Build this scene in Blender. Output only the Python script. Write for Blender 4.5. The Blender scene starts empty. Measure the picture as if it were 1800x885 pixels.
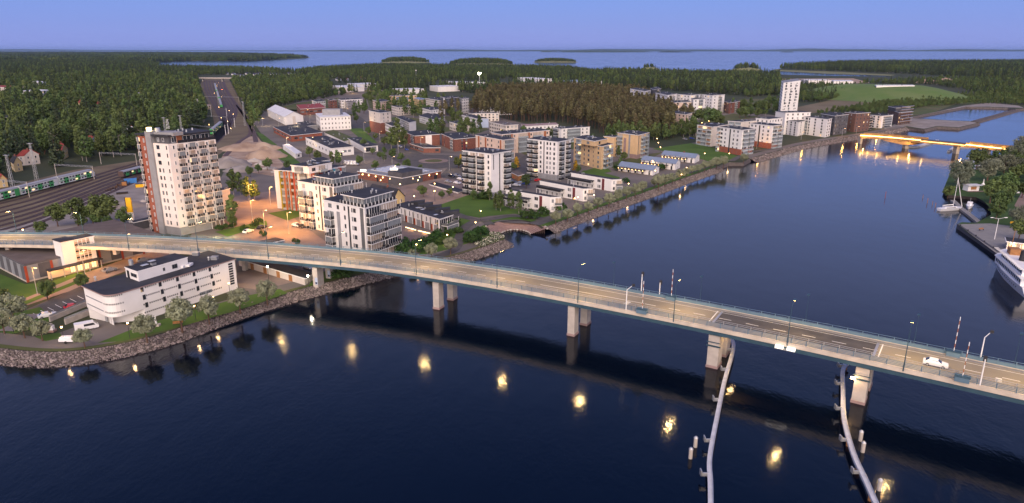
import bpy, math, random
from mathutils import Vector, Matrix, noise
from mathutils.geometry import tessellate_polygon
random.seed(7)
SC = bpy.context.scene
COL = SC.collection
R = math.radians
# ------------------------------------------------------------------ camera
FPX, CX, CY, CAMZ = 1200.0, 900.0, 442.5, 70.0
PITCH = math.atan((CY - 88) / FPX)
cam = bpy.data.objects.new('camera', bpy.data.cameras.new('camera'))
COL.objects.link(cam)
cam.location = (0, 0, CAMZ)
cam.rotation_euler = (math.pi / 2 - PITCH, 0, 0)
cam.data.sensor_width = 36
cam.data.lens = 24
cam.data.clip_start = 1
cam.data.clip_end = 90000
SC.camera = cam
# ------------------------------------------------------------------ sky, sun, exposure
SUN_EL, SUN_AZ = R(25.0), R(184)       # soft afterglow behind the camera; azimuth from +Y, clockwise
world = bpy.data.worlds.new('World'); SC.world = world; world.use_nodes = True
wn = world.node_tree.nodes; wl = world.node_tree.links; wn.clear()
sky = wn.new('ShaderNodeTexSky'); sky.sky_type = 'NISHITA'; sky.sun_disc = False
sky.sun_elevation = R(2); sky.sun_rotation = SUN_AZ
sky.altitude = 100; sky.air_density = 1.0; sky.dust_density = 0.3; sky.ozone_density = 5.0
bg = wn.new('ShaderNodeBackground'); bg.inputs['Strength'].default_value = 0.05
# twilight blue that deepens with height above the horizon
wg = wn.new('ShaderNodeNewGeometry'); ws = wn.new('ShaderNodeSeparateXYZ'); wr = wn.new('ShaderNodeValToRGB')
wl.new(wg.outputs['Incoming'], ws.inputs[0])
wm = wn.new('ShaderNodeMath'); wm.operation = 'MULTIPLY'; wm.inputs[1].default_value = -1.0
wl.new(ws.outputs['Z'], wm.inputs[0]); wl.new(wm.outputs[0], wr.inputs[0])
el = wr.color_ramp.elements
el[0].position = 0.0; el[0].color = (.088, .120, .295, 1); el[1].position = 1.0; el[1].color = (.028, .042, .13, 1)
for q_, c_ in ((.035, (.076, .108, .285)), (.075, (.070, .101, .275)), (.20, (.122, .140, .275)), (.33, (.130, .143, .26)), (.45, (.062, .084, .19)), (.58, (.022, .040, .125))):
    e_ = el.new(q_); e_.color = (*c_, 1)
bg2 = wn.new('ShaderNodeBackground'); bg2.inputs['Strength'].default_value = 1.0
wa = wn.new('ShaderNodeAddShader'); wo = wn.new('ShaderNodeOutputWorld')
wl.new(sky.outputs[0], bg.inputs[0]); wl.new(wr.outputs[0], bg2.inputs[0]); wl.new(bg.outputs[0], wa.inputs[0]); wl.new(bg2.outputs[0], wa.inputs[1]); wl.new(wa.outputs[0], wo.inputs[0])
sl = bpy.data.lights.new('sun', 'SUN'); sl.energy = 2.3; sl.angle = R(85); sl.color = (1.0, 0.78, 0.60)
sun = bpy.data.objects.new('sun', sl); COL.objects.link(sun)
sd = Vector((math.sin(SUN_AZ) * math.cos(SUN_EL), math.cos(SUN_AZ) * math.cos(SUN_EL), math.sin(SUN_EL)))
sun.rotation_euler = sd.to_track_quat('Z', 'Y').to_euler()
SC.view_settings.view_transform = 'Standard'; SC.view_settings.look = 'None'
SC.view_settings.gamma = 1; SC.view_settings.use_curve_mapping = False
SC.view_settings.exposure = 1.38
cy = SC.cycles
cy.max_bounces = 5; cy.diffuse_bounces = 2; cy.glossy_bounces = 3; cy.transmission_bounces = 2
cy.volume_bounces = 0; cy.transparent_max_bounces = 6; cy.caustics_reflective = False; cy.caustics_refractive = False
cy.use_denoising = True; cy.sample_clamp_indirect = 3.0; cy.use_light_tree = True
# ------------------------------------------------------------------ photo pixel -> place on a level of known height
_c, _s = math.cos(PITCH), math.sin(PITCH)
def un(px, py, z=2.0):
    u = (px - CX) / FPX; v = (CY - py) / FPX
    d = (u, _c + v * _s, -_s + v * _c); t = (z - CAMZ) / d[2]
    return Vector((d[0] * t, d[1] * t, z))
def pr(x, y, z):
    dz = z - CAMZ; f = y * _c - dz * _s; v = y * _s + dz * _c
    return (CX + FPX * x / f, CY - FPX * v / f)
def hgt(base, top, zb=2.0):
    p = un(base[0], base[1], zb); lo, hi = zb, 69.5
    for _ in range(40):
        m = (lo + hi) / 2
        if pr(p.x, p.y, m)[1] > top[1]: lo = m
        else: hi = m
    return m
# ------------------------------------------------------------------ materials
def mat(name, col, rough=0.7, var=0.12, scale=0.6, metal=0.0, emit=None, es=0.0, bump=0.0, bscale=4.0, rnd=0.0, spec=0.3, col2=None, thr=None, detail=4):
    m = bpy.data.materials.new(name); m.use_nodes = True
    n = m.node_tree.nodes; l = m.node_tree.links
    b = n['Principled BSDF']
    b.inputs['Roughness'].default_value = rough; b.inputs['Metallic'].default_value = metal
    b.inputs['Specular IOR Level'].default_value = spec
    b.inputs['Base Color'].default_value = (*col, 1)
    src = None
    if var > 0 or col2:
        g = n.new('ShaderNodeNewGeometry'); t = n.new('ShaderNodeTexNoise')
        t.inputs['Scale'].default_value = scale; t.inputs['Detail'].default_value = detail
        l.new(g.outputs['Position'], t.inputs['Vector'])
        r = n.new('ShaderNodeValToRGB'); e = r.color_ramp.elements
        a, z = thr or (0.3, 0.7)
        e[0].position = a; e[1].position = z
        c2 = col2 or tuple(min(1, x * (1 + var)) for x in col)
        c1 = col if col2 else tuple(x * (1 - var) for x in col)
        e[0].color = (*c1, 1); e[1].color = (*c2, 1)
        l.new(t.outputs['Fac'], r.inputs[0]); src = r.outputs[0]
    if rnd > 0:
        o = n.new('ShaderNodeObjectInfo'); mr = n.new('ShaderNodeMapRange')
        mr.inputs['To Min'].default_value = 1 - rnd; mr.inputs['To Max'].default_value = 1 + rnd
        l.new(o.outputs['Random'], mr.inputs['Value'])
        hs = n.new('ShaderNodeHueSaturation')
        if src: l.new(src, hs.inputs['Color'])
        else: hs.inputs['Color'].default_value = (*col, 1)
        l.new(mr.outputs[0], hs.inputs['Value'])
        mh = n.new('ShaderNodeMapRange'); mh.inputs['To Min'].default_value = 0.5 - rnd * 0.09; mh.inputs['To Max'].default_value = 0.5 + rnd * 0.06
        ml = n.new('ShaderNodeMath'); ml.operation = 'FRACT'; mm = n.new('ShaderNodeMath'); mm.operation = 'MULTIPLY'; mm.inputs[1].default_value = 7.31
        l.new(o.outputs['Random'], mm.inputs[0]); l.new(mm.outputs[0], ml.inputs[0]); l.new(ml.outputs[0], mh.inputs['Value'])
        l.new(mh.outputs[0], hs.inputs['Hue']); src = hs.outputs[0]
    if src: l.new(src, b.inputs['Base Color'])
    if bump > 0:
        g2 = n.new('ShaderNodeNewGeometry'); t2 = n.new('ShaderNodeTexNoise'); t2.inputs['Scale'].default_value = bscale
        l.new(g2.outputs['Position'], t2.inputs['Vector'])
        bp = n.new('ShaderNodeBump'); bp.inputs['Strength'].default_value = bump; bp.inputs['Distance'].default_value = 0.1
        l.new(t2.outputs['Fac'], bp.inputs['Height']); l.new(bp.outputs[0], b.inputs['Normal'])
    if emit:
        b.inputs['Emission Color'].default_value = (*emit, 1); b.inputs['Emission Strength'].default_value = es
    return m
M = {}
def dm(k, *a, **kw): M[k] = mat(k, *a, **kw)
dm('white_wall', (.74, .72, .70), .8, .05, .25)
dm('cream_wall', (.62, .56, .50), .85, .07, .3)
dm('ochre_wall', (.62, .43, .24), .85, .07, .4)
dm('peach_wall', (.62, .48, .39), .85, .07, .3)
dm('yellow_wall', (.62, .46, .22), .85, .08, .4)
dm('sign_warm', (1, .8, .4), .5, 0, emit=(1.0, .7, .3), es=4)
dm('pink_wall', (.75, .69, .64), .85, .05, .3)
dm('park_grass', (.03, .062, .014), .95, 0, .1, col2=(.05, .10, .025), detail=9)
dm('mound_grass', (.085, .155, .035), .95, 0, .03, col2=(.13, .175, .06), detail=9)
dm('brick', (.195, .082, .062), .9, .25, 1.2)
dm('orange_brick', (.28, .095, .06), .9, .2, .9)
dm('dark_brick', (.15, .085, .07), .9, .2, 1.2)
dm('grey_wall', (.27, .27, .28), .85, .1, .4)
dm('dark_wall', (.09, .09, .10), .8, .15, .4)
dm('blue_wall', (.38, .45, .58), .8, .06, .4)
dm('concrete', (.42, .38, .34), .9, .14, .5, bump=.2)
dm('roof_dark', (.034, .036, .045), .85, .35, .22, detail=7)
dm('roof_brown', (.11, .09, .085), .9, .18, .25, detail=7)
dm('roof_blue', (.20, .25, .34), .5, .08, .5)
dm('roof_grey', (.22, .23, .25), .7, .12, .4)
dm('roof_red', (.26, .05, .045), .8, .15, .6)
dm('roof_pink', (.30, .21, .20), .8, .12, .4)
dm('roof_white', (.60, .61, .64), .6, .08, .3)
dm('trim_white', (.78, .77, .76), .6, .03, .5)
dm('trim_dark', (.035, .035, .04), .6, .1, .5)
dm('steel', (.45, .46, .47), .4, .08, 1.0, metal=.6)
dm('glass_dark', (.028, .032, .04), .08, .2, .5, spec=.6)
dm('glass_grey', (.20, .22, .235), .15, .15, .6, spec=.6)
dm('glass_pale', (.46, .47, .48), .2, .1, .6, spec=.5)
dm('glass_lit', (.5, .4, .25), .3, 0, emit=(1, .62, .28), es=.7)
dm('glass_warm', (.42, .34, .27), .3, .2, .8, spec=.5)
dm('rail_dark', (.02, .02, .024), .5, .1, .5)
dm('rail_grey', (.12, .125, .13), .4, .1, .5)
dm('rail_glass', (.32, .36, .38), .15, .1, .5, spec=.6)
dm('red_panel', (.30, .06, .03), .6, .1, .5)
dm('orange_panel', (.34, .12, .05), .6, .1, .5)
dm('olive_panel', (.33, .27, .03), .6, .1, .5)
dm('teal_panel', (.03, .22, .34), .6, .1, .5)
dm('navy_panel', (.02, .02, .07), .6, .1, .5)
dm('maroon_panel', (.14, .03, .035), .6, .1, .5)
dm('wood', (.34, .16, .06), .7, .2, 1.0)
dm('asphalt', (.085, .08, .078), .9, .2, .35, detail=8)
dm('asphalt_old', (.11, .10, .094), .9, 0, .06, col2=(.175, .155, .142), detail=10)
dm('paving', (.17, .13, .115), .9, 0, .12, col2=(.26, .20, .175), detail=9)
dm('bridge_road', (.20, .175, .13), .85, 0, .10, col2=(.30, .262, .20), detail=10)
dm('bascule_road', (.085, .08, .076), .85, .2, .4, detail=8)
dm('walkway', (.23, .225, .22), .85, .1, .5)
dm('edge_beam', (.52, .455, .375), .85, .14, .5)
dm('bridge_steel', (.035, .075, .105), .5, .12, .6)
dm('bridge_rail', (.11, .18, .24), .5, .1, .6)
dm('paint', (.75, .73, .68), .7, .1, 3)
dm('lawn', (.042, .092, .012), .95, 0, .09, col2=(.075, .14, .02), detail=10, bump=.3, bscale=6)
dm('meadow', (.055, .085, .022), .95, 0, .03, col2=(.11, .10, .045), detail=9)
dm('field', (.10, .085, .045), .95, 0, .02, col2=(.19, .155, .10), detail=9)
dm('ground', (.028, .042, .018), .95, 0, .012, col2=(.055, .06, .03), detail=9)
dm('gravel', (.17, .15, .14), .95, 0, .10, col2=(.30, .275, .26), detail=10, bump=.4)
dm('sand', (.24, .165, .12), .95, 0, .12, col2=(.40, .31, .24), detail=10, bump=.5, bscale=1)
dm('ballast', (.105, .080, .058), .95, 0, .05, col2=(.175, .145, .09), detail=10)
dm('rail_iron', (.03, .022, .02), .6, .1, 1)
dm('stone', (.115, .095, .09), .9, 0, .8, col2=(.30, .255, .235), rnd=.35, detail=3)
dm('bank', (.10, .085, .08), .95, .3, .6, detail=8, bump=.6)
dm('granite', (.30, .20, .17), .9, .18, .8)
dm('bark', (.11, .065, .045), .9, .2, 2)
dm('birch_bark', (.28, .25, .22), .9, .4, 3)
dm('leaf_willow', (.23, .25, .155), .75, .2, .9, rnd=.10)
dm('leaf_green', (.078, .118, .036), .8, .3, .3, rnd=.28)
dm('leaf_spruce', (.046, .068, .036), .85, .3, .3, rnd=.24)
dm('leaf_pine', (.096, .089, .041), .85, .4, .12, rnd=.28)
dm('leaf_bush', (.03, .07, .015), .85, .35, .9, rnd=.25)
dm('leaf_yellow', (.40, .24, .02), .8, .3, .9)
dm('leaf_silver', (.14, .16, .11), .8, .3, .5, rnd=.2)
dm('blossom', (.55, .53, .42), .8, .2, .9)
dm('reed', (.16, .17, .09), .95, .2, .02)
dm('lamp_glow', (1, .8, .5), .5, 0, emit=(1.0, .52, .18), es=8)
dm('lamp_white', (1, .95, .85), .5, 0, emit=(1.0, .88, .7), es=40)
dm('lamp_deck', (1, .8, .5), .5, 0, emit=(1.0, .62, .22), es=32)
dm('led_strip', (1, .7, .3), .5, 0, emit=(1.0, .60, .18), es=4)
dm('sign_lit', (1, .95, .85), .5, 0, emit=(1.0, .95, .8), es=.7)
dm('signal_red', (1, .1, .05), .5, 0, emit=(1.0, .08, .03), es=25)
dm('sign_yellow', (.8, .45, .02), .5, .05)
dm('sign_blue', (.05, .2, .5), .5, .05)
dm('car_white', (.75, .75, .76), .25, .02, spec=.6)
dm('car_red', (.5, .02, .02), .25, .02, spec=.6)
dm('car_silver', (.4, .4, .41), .25, .02, metal=.4)
dm('car_black', (.02, .02, .025), .2, .02, spec=.6)
dm('car_blue', (.03, .06, .25), .25, .02, spec=.6)
dm('tyre', (.015, .015, .015), .8, .1)
dm('train_green', (.06, .33, .10), .4, .1, .4)
dm('train_white', (.62, .66, .62), .4, .06, .4)
dm('train_grey', (.30, .31, .34), .5, .08, .4)
dm('wagon_brown', (.085, .055, .05), .7, .15, .4)
dm('ship_white', (.76, .77, .80), .4, .03, .5)
dm('fender_white', (.52, .53, .56), .6, .12, .8)
dm('wood_bridge', (.46, .25, .09), .6, .15, .6)
def water_mat():
    m = bpy.data.materials.new('water'); m.use_nodes = True
    n = m.node_tree.nodes; l = m.node_tree.links; b = n['Principled BSDF']
    b.inputs['Base Color'].default_value = (.0010, .0032, .010, 1)
    b.inputs['Roughness'].default_value = .06; b.inputs['IOR'].default_value = 1.333
    g = n.new('ShaderNodeNewGeometry')
    mp = n.new('ShaderNodeMapping'); mp.inputs['Scale'].default_value = (1, .55, 1); mp.inputs['Rotation'].default_value = (0, 0, .5)
    l.new(g.outputs['Position'], mp.inputs['Vector'])
    prev = None
    for sc, st, dist, det in ((1.3, .30, .10, 3), (.20, .22, .35, 5)):
        t = n.new('ShaderNodeTexNoise'); t.inputs['Scale'].default_value = sc; t.inputs['Detail'].default_value = det
        l.new(mp.outputs[0], t.inputs['Vector'])
        bp = n.new('ShaderNodeBump'); bp.inputs['Strength'].default_value = st; bp.inputs['Distance'].default_value = dist
        l.new(t.outputs['Fac'], bp.inputs['Height'])
        if prev: l.new(prev, bp.inputs['Normal'])
        prev = bp.outputs[0]
    # calm and ruffled patches
    t3 = n.new('ShaderNodeTexNoise'); t3.inputs['Scale'].default_value = .012; t3.inputs['Detail'].default_value = 6; t3.inputs['Distortion'].default_value = 1.5
    l.new(g.outputs['Position'], t3.inputs['Vector'])
    mr = n.new('ShaderNodeMapRange'); mr.inputs['From Min'].default_value = .35; mr.inputs['From Max'].default_value = .65
    mr.inputs['To Min'].default_value = .07; mr.inputs['To Max'].default_value = .14
    l.new(t3.outputs['Fac'], mr.inputs['Value']); l.new(mr.outputs[0], b.inputs['Roughness'])
    l.new(prev, b.inputs['Normal'])
    return m
M['water'] = water_mat()
# ------------------------------------------------------------------ mesh collecting helpers
class MB:
    def __init__(s): s.v = []; s.f = []; s.m = []; s.mats = []
    def mi(s, k):
        if k not in s.mats: s.mats.append(k)
        return s.mats.index(k)
    def poly(s, pts, k):
        i = len(s.v); s.v += [tuple(p) for p in pts]; s.f.append(tuple(range(i, i + len(pts)))); s.m.append(s.mi(k)); return s
    def box(s, x0, x1, y0, y1, z0, z1, k):
        i = len(s.v); m = s.mi(k)
        s.v += [(x0, y0, z0), (x1, y0, z0), (x1, y1, z0), (x0, y1, z0), (x0, y0, z1), (x1, y0, z1), (x1, y1, z1), (x0, y1, z1)]
        for q in ((0, 3, 2, 1), (4, 5, 6, 7), (0, 1, 5, 4), (1, 2, 6, 5), (2, 3, 7, 6), (3, 0, 4, 7)):
            s.f.append(tuple(i + a for a in q)); s.m.append(m)
        return s
    def prism(s, pts, z0, z1, k, ktop=None, dz=None):
        # pts counter-clockwise (x, y); dz optional per-point raise of the top
        n = len(pts); i = len(s.v); m = s.mi(k); mt = s.mi(ktop or k); dz = dz or [0] * n
        a = sum(pts[j][0] * pts[(j + 1) % n][1] - pts[(j + 1) % n][0] * pts[j][1] for j in range(n))
        if a < 0: pts = pts[::-1]; dz = dz[::-1]
        s.v += [(p[0], p[1], z0) for p in pts] + [(p[0], p[1], z1 + d) for p, d in zip(pts, dz)]
        for j in range(n):
            k2 = (j + 1) % n; s.f.append((i + j, i + k2, i + n + k2, i + n + j)); s.m.append(m)
        s.f.append(tuple(range(i + n, i + 2 * n))); s.m.append(mt)
        s.f.append(tuple(range(i + n - 1, i - 1, -1))); s.m.append(m)
        return s
    def tube(s, p0, p1, r0, r1, k, n=6, cap=True):
        p0 = Vector(p0); p1 = Vector(p1); d = (p1 - p0)
        if d.length < 1e-6: return s
        q = d.to_track_quat('Z', 'Y'); i = len(s.v); m = s.mi(k)
        for p, r in ((p0, r0), (p1, r1)):
            for j in range(n):
                a = 2 * math.pi * j / n; s.v.append(tuple(p + q @ Vector((r * math.cos(a), r * math.sin(a), 0))))
        for j in range(n):
            k2 = (j + 1) % n; s.f.append((i + j, i + k2, i + n + k2, i + n + j)); s.m.append(m)
        if cap:
            s.f.append(tuple(range(i + n, i + 2 * n))); s.m.append(m); s.f.append(tuple(range(i + n - 1, i - 1, -1))); s.m.append(m)
        return s
    def ball(s, c, r, k, nu=8, nv=5, sq=(1, 1, 1)):
        i = len(s.v); m = s.mi(k); c = Vector(c)
        for a in range(nv + 1):
            th = math.pi * a / nv
            for b in range(nu):
                ph = 2 * math.pi * b / nu
                s.v.append((c.x + r * sq[0] * math.sin(th) * math.cos(ph), c.y + r * sq[1] * math.sin(th) * math.sin(ph), c.z + r * sq[2] * math.cos(th)))
        for a in range(nv):
            for b in range(nu):
                b2 = (b + 1) % nu; s.f.append((i + a * nu + b, i + (a + 1) * nu + b, i + (a + 1) * nu + b2, i + a * nu + b2)); s.m.append(m)
        return s
    def sweep(s, path, prof, k, closed=False):
        # path: Vectors; prof: (offset to the right of the path, height) pairs, closed ring
        i = len(s.v); m = s.mi(k); n = len(prof)
        for j, p in enumerate(path):
            a = path[max(0, j - 1)]; b = path[min(len(path) - 1, j + 1)]
            t = Vector((b[0] - a[0], b[1] - a[1], 0)).normalized(); rt = Vector((t.y, -t.x, 0))
            for o, h in prof: s.v.append((p[0] + rt.x * o, p[1] + rt.y * o, p[2] + h))
        for j in range(len(path) - 1):
            for q in range(n):
                q2 = (q + 1) % n
                s.f.append((i + j * n + q, i + j * n + q2, i + (j + 1) * n + q2, i + (j + 1) * n + q)); s.m.append(m)
        s.f.append(tuple(range(i + n - 1, i - 1, -1))); s.m.append(m)
        s.f.append(tuple(range(i + (len(path) - 1) * n, i + len(path) * n))); s.m.append(m)
        return s
    def mesh(s, name, smooth=False):
        me = bpy.data.meshes.new(name); me.from_pydata(s.v, [], s.f)
        for k in s.mats: me.materials.append(M[k])
        me.polygons.foreach_set('material_index', s.m)
        if smooth: me.polygons.foreach_set('use_smooth', [True] * len(s.f))
        me.update(); return me
    def build(s, name, parent=None, smooth=False):
        return link(name, s.mesh(name, smooth), parent)
def link(name, data, parent=None, loc=None, rz=0.0):
    o = bpy.data.objects.new(name, data); COL.objects.link(o)
    if parent: o.parent = parent
    if loc is not None: o.location = loc
    if rz: o.rotation_euler = (0, 0, rz)
    return o
def tag(o, label=None, cat=None, group=None, kind=None):
    if label: o['label'] = label
    if cat: o['category'] = cat
    if group: o['group'] = group
    if kind: o['kind'] = kind
    return o
def empty(name, loc, label, cat, group=None, rz=0.0):
    o = link(name, None, None, loc, rz); o.empty_display_size = .5
    return tag(o, label, cat, group)
def copy_tree(o, parent=None):
    c = o.copy(); COL.objects.link(c); c.parent = parent
    for ch in list(o.children): copy_tree(ch, c)
    return c
CACHE = {}
def cached(key, fn):
    if key not in CACHE: CACHE[key] = fn()
    return CACHE[key]
def inpoly(x, y, P):
    r = False; j = len(P) - 1
    for i in range(len(P)):
        if (P[i][1] > y) != (P[j][1] > y) and x < (P[j][0] - P[i][0]) * (y - P[i][1]) / (P[j][1] - P[i][1]) + P[i][0]: r = not r
        j = i
    return r
def wpoly(pix, z=2.0): return [un(a, b, z) for a, b in pix]
def sheet(name, pts, k, kind='structure', label=None, parent=None):
    tri = tessellate_polygon([[Vector(p) for p in pts]])
    me = bpy.data.meshes.new(name); f = []
    for t in tri:
        a, b, c = (pts[i] for i in t)
        f.append(t if (b[0] - a[0]) * (c[1] - a[1]) - (b[1] - a[1]) * (c[0] - a[0]) > 0 else t[::-1])
    me.from_pydata([tuple(p) for p in pts], [], f); me.materials.append(M[k]); me.update()
    return tag(link(name, me, parent), kind=kind)
def spline(P, n=8):
    P = [Vector(p) for p in P]; out = []
    for i in range(len(P) - 1):
        a = P[max(0, i - 1)]; b = P[i]; c = P[i + 1]; d = P[min(len(P) - 1, i + 2)]
        for j in range(n):
            t = j / n
            out.append(.5 * ((2 * b) + (c - a) * t + (2 * a - 5 * b + 4 * c - d) * t * t + (3 * b - a - 3 * c + d) * t ** 3))
    return out + [P[-1]]
def offset(path, d, z=None):
    out = []
    for j, p in enumerate(path):
        a = path[max(0, j - 1)]; b = path[min(len(path) - 1, j + 1)]
        t = Vector((b[0] - a[0], b[1] - a[1], 0)).normalized()
        out.append(Vector((p[0] + t.y * d, p[1] - t.x * d, p[2] if z is None else z)))
    return out
def ribbon(name, path, d0, d1, z, k, kind='structure', parent=None):
    a = offset(path, d0, z); b = offset(path, d1, z); m = MB(); i = 0
    mi = m.mi(k); m.v = [tuple(p) for p in a] + [tuple(p) for p in b]; n = len(a)
    for j in range(n - 1):
        m.f.append((j, n + j, n + j + 1, j + 1) if d1 > d0 else (j, j + 1, n + j + 1, n + j)); m.m.append(mi)
    o = m.build(name, parent)
    return tag(o, kind=kind) if kind else o
# ================================================================== WATER AND LAND
lake = MB().poly([(-60000, -3000, 0), (60000, -3000, 0), (60000, 60000, 0), (-60000, 60000, 0)], 'water').build('lake_water')
tag(lake, kind='structure')
BANK1 = [(-420, 565), (-200, 585), (-80, 602), (0, 612), (60, 618), (120, 618), (200, 607), (290, 585), (370, 556), (450, 530), (560, 500), (640, 482), (700, 467), (790, 452), (850, 434), (888, 421)]
COVE = [(874, 415), (861, 407), (858, 399), (868, 393), (888, 389.5), (915, 388.5), (938, 393), (953, 402)]
BANK2 = [(960, 399), (1000, 384), (1080, 356), (1140, 336), (1200, 314), (1262, 293)]
PLAT = [(1280, 286), (1306, 286)]
BANK3 = [(1318, 279), (1400, 257), (1450, 247.5), (1512, 238), (1560, 230), (1592, 224)]
FILL = [(1624, 228), (1646, 223), (1685, 225), (1720, 216.5), (1703, 213), (1672, 212), (1600, 207.5)]
BASIN = [(1603, 205.5), (1650, 197), (1697, 188), (1740, 189), (1773, 190), (1786, 192), (1800, 191), (1900, 190), (2300, 196)]
FARSH = [(3200, 150), (3000, 112), (1800, 109.5), (1500, 111), (1405, 116), (1362, 122.5), (1420, 125), (1480, 127), (1575, 132), (1560, 135), (1440, 133.5), (1370, 131), (1270, 132), (1130, 127), (1000, 121), (900, 118), (660, 115), (570, 122), (520, 125), (420, 118.5), (350, 117.5), (285, 120.5), (272, 113), (262, 108.5), (330, 106.8), (440, 106.5), (545, 101.3), (520, 99), (470, 97), (410, 94.2), (250, 92.2), (-700, 91.6), (-2500, 93), (-2500, 300), (-900, 500)]
GZ = 2.0
land = wpoly(BANK1 + COVE + BANK2 + PLAT + BANK3 + FILL + BASIN + FARSH, GZ)
sheet('ground', land, 'ground')
def shore_skirt(name, pts, d, k, zlow=-.8, closed=False):
    a = [Vector(p) for p in pts]; b = offset(a, d, zlow); m = MB(); mi = m.mi(k); n = len(a)
    m.v = [tuple(p) for p in a] + [tuple(p) for p in b]
    for j in range(n - 1): m.f.append((j, n + j, n + j + 1, j + 1)); m.m.append(mi)
    return tag(m.build(name), kind='structure')
river1 = spline(wpoly(BANK1, GZ), 4); river2 = spline(wpoly(BANK2, GZ), 4); river3 = spline(wpoly(BANK3, GZ), 4)
shore_skirt('river_bank', river1 + wpoly([(880, 419)], GZ), 4.8, 'bank')
shore_skirt('river_bank', river2, 5.0, 'bank')
shore_skirt('river_bank', wpoly([BANK2[-1]] + PLAT + BANK3[:1], GZ), 1.5, 'bank')
shore_skirt('river_bank', river3, 6.0, 'bank')
shore_skirt('fill_bank', wpoly(BANK3[-1:] + FILL + BASIN, GZ), 3.0, 'bank')
shore_skirt('lake_shore', wpoly(BASIN[-1:] + FARSH[:-3], GZ), 6.0, 'reed')
# breakwater between basin and river
bw = wpoly([(1786, 193.5), (1745, 205), (1712, 214)], 1.2)
tag(MB().sweep(bw, [(-7, -2.5), (7, -2.5), (3.5, 0), (-3.5, 0)], 'bank').build('breakwater'), 'long grey rubble breakwater closing off the lit bridge basin', 'breakwater')
# right bank, with the harbour quay
RB = [(1850, 270), (1780, 267), (1745, 277), (1700, 285), (1672, 296), (1668, 310), (1662, 324), (1658, 336), (1664, 343), (1690, 345), (1716, 347), (1730, 355), (1741, 366), (1742, 378), (1728, 386), (1716, 392), (1690, 391), (1682, 395), (1752, 446), (1800, 475), (1900, 520), (2300, 600), (2600, 400), (2300, 300)]
rb = wpoly(RB, 1.6); rb.reverse()
sheet('right_bank', rb, 'park_grass')
shore_skirt('right_shore', wpoly(RB[:17], 1.6)[::-1], 2.0, 'bank')
# land forms on the horizon
def ridge(name, px0, px1, ybase, hts, k='leaf_spruce', depth=900):
    a = un(px0, ybase, 0); b = un(px1, ybase, 0); n = len(hts) * 10; m = MB(); mi = m.mi(k); d = (b - a); nrm = Vector((-d.y, d.x, 0)).normalized()
    for j in range(n + 1):
        t = j / n; h = hts[min(len(hts) - 1, int(t * len(hts)))]; h2 = hts[min(len(hts) - 1, int(t * len(hts)) + 1)]; f = (t * len(hts)) % 1
        hh = (h * (1 - f) + h2 * f) * (1 + .25 * noise.noise(Vector((t * 37, ybase, 1)))) * min(1, 8 * t + .05, 8 * (1 - t) + .05)
        for o, s in ((0, 0), (.15, .55), (.5, 1), (1, .9)):
            p = a + d * t + nrm * depth * o; m.v.append((p.x, p.y, hh * s - (1 if s == 0 else 0)))
    for j in range(n):
        for q in range(3): m.f.append((j * 4 + q, (j + 1) * 4 + q, (j + 1) * 4 + q + 1, j * 4 + q + 1)); m.m.append(mi)
    return tag(m.build(name, smooth=True), kind='structure')
ridge('far_shore', 380, 2500, 90.6, [30, 60, 80, 50, 90, 70, 60, 100, 110, 90, 70, 120, 90, 60, 110, 80, 70, 90, 60, 80, 100, 70], depth=2500)
ridge('far_hills', -1800, 700, 90.1, [60, 70, 60, 80, 60, 50, 60, 70, 60, 60, 120, 60, 50, 40], depth=3000)
ridge('far_island', 975, 1155, 92.2, [25, 45, 50, 45, 40, 25], depth=600)
ridge('far_island', 1160, 1222, 92.4, [20, 40, 20], depth=500)
ridge('far_island', 950, 982, 92.0, [25, 40, 20], depth=400)
ridge('far_island', 1376, 1397, 92.4, [18, 22, 18], depth=200)
# ================================================================== GROUND COVER, STREETS
def lay(name, pix, k, lvl, z=GZ): return sheet(name, wpoly(pix, z + lvl), k)
lay('railway_yard', [(-60, 425), (-60, 345), (0, 332), (60, 316), (130, 299), (250, 281), (300, 262), (362, 247), (378, 225), (372, 195), (352, 150), (356, 139), (402, 139), (418, 170), (432, 200), (446, 226), (440, 238), (420, 250), (400, 262), (385, 272), (330, 290), (260, 312), (200, 333), (120, 365), (60, 388), (0, 402)], 'ballast', .03)
lay('gravel_yard', [(-60, 425), (0, 402), (60, 388), (120, 365), (200, 333), (262, 312), (275, 420), (130, 420)], 'gravel', .06)
lay('sand_yard', [(384, 290), (392, 272), (410, 256), (440, 240), (452, 240), (470, 262), (500, 290), (480, 310), (420, 300)], 'sand', .06)
lay('town_ground', [(330, 425), (395, 300), (480, 305), (470, 250), (452, 212), (466, 195), (600, 160), (640, 152), (700, 165), (800, 175), (850, 200), (925, 218), (1000, 225), (1070, 250), (1160, 262), (1225, 250), (1262, 288), (1200, 310), (1080, 350), (960, 395), (860, 390), (840, 402), (800, 445), (700, 462), (560, 490), (430, 525), (340, 500)], 'asphalt_old', .03)
lay('street', [(596, 200), (622, 196), (645, 215), (700, 247), (745, 272), (815, 274), (818, 292), (770, 297), (715, 293), (680, 275), (640, 248)], 'asphalt', .07)
lay('street', [(438, 205), (462, 210), (485, 240), (540, 285), (620, 292), (690, 290), (700, 298), (620, 302), (520, 292), (478, 262)], 'asphalt_old', .07)
lay('forecourt', [(398, 350), (432, 342), (482, 336), (492, 362), (530, 395), (580, 430), (560, 446), (420, 432), (402, 405)], 'paving', .07)
lay('plaza', [(690, 350), (700, 330), (712, 326), (780, 302), (812, 302), (885, 325), (830, 341), (757, 366), (715, 362)], 'paving', .07)
lay('yard', [(700, 395), (760, 408), (745, 425), (715, 440), (696, 420)], 'paving', .07)
lay('parking_area', [(897, 330), (897, 288), (925, 272), (1010, 302), (936, 322)], 'asphalt', .07)
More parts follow.
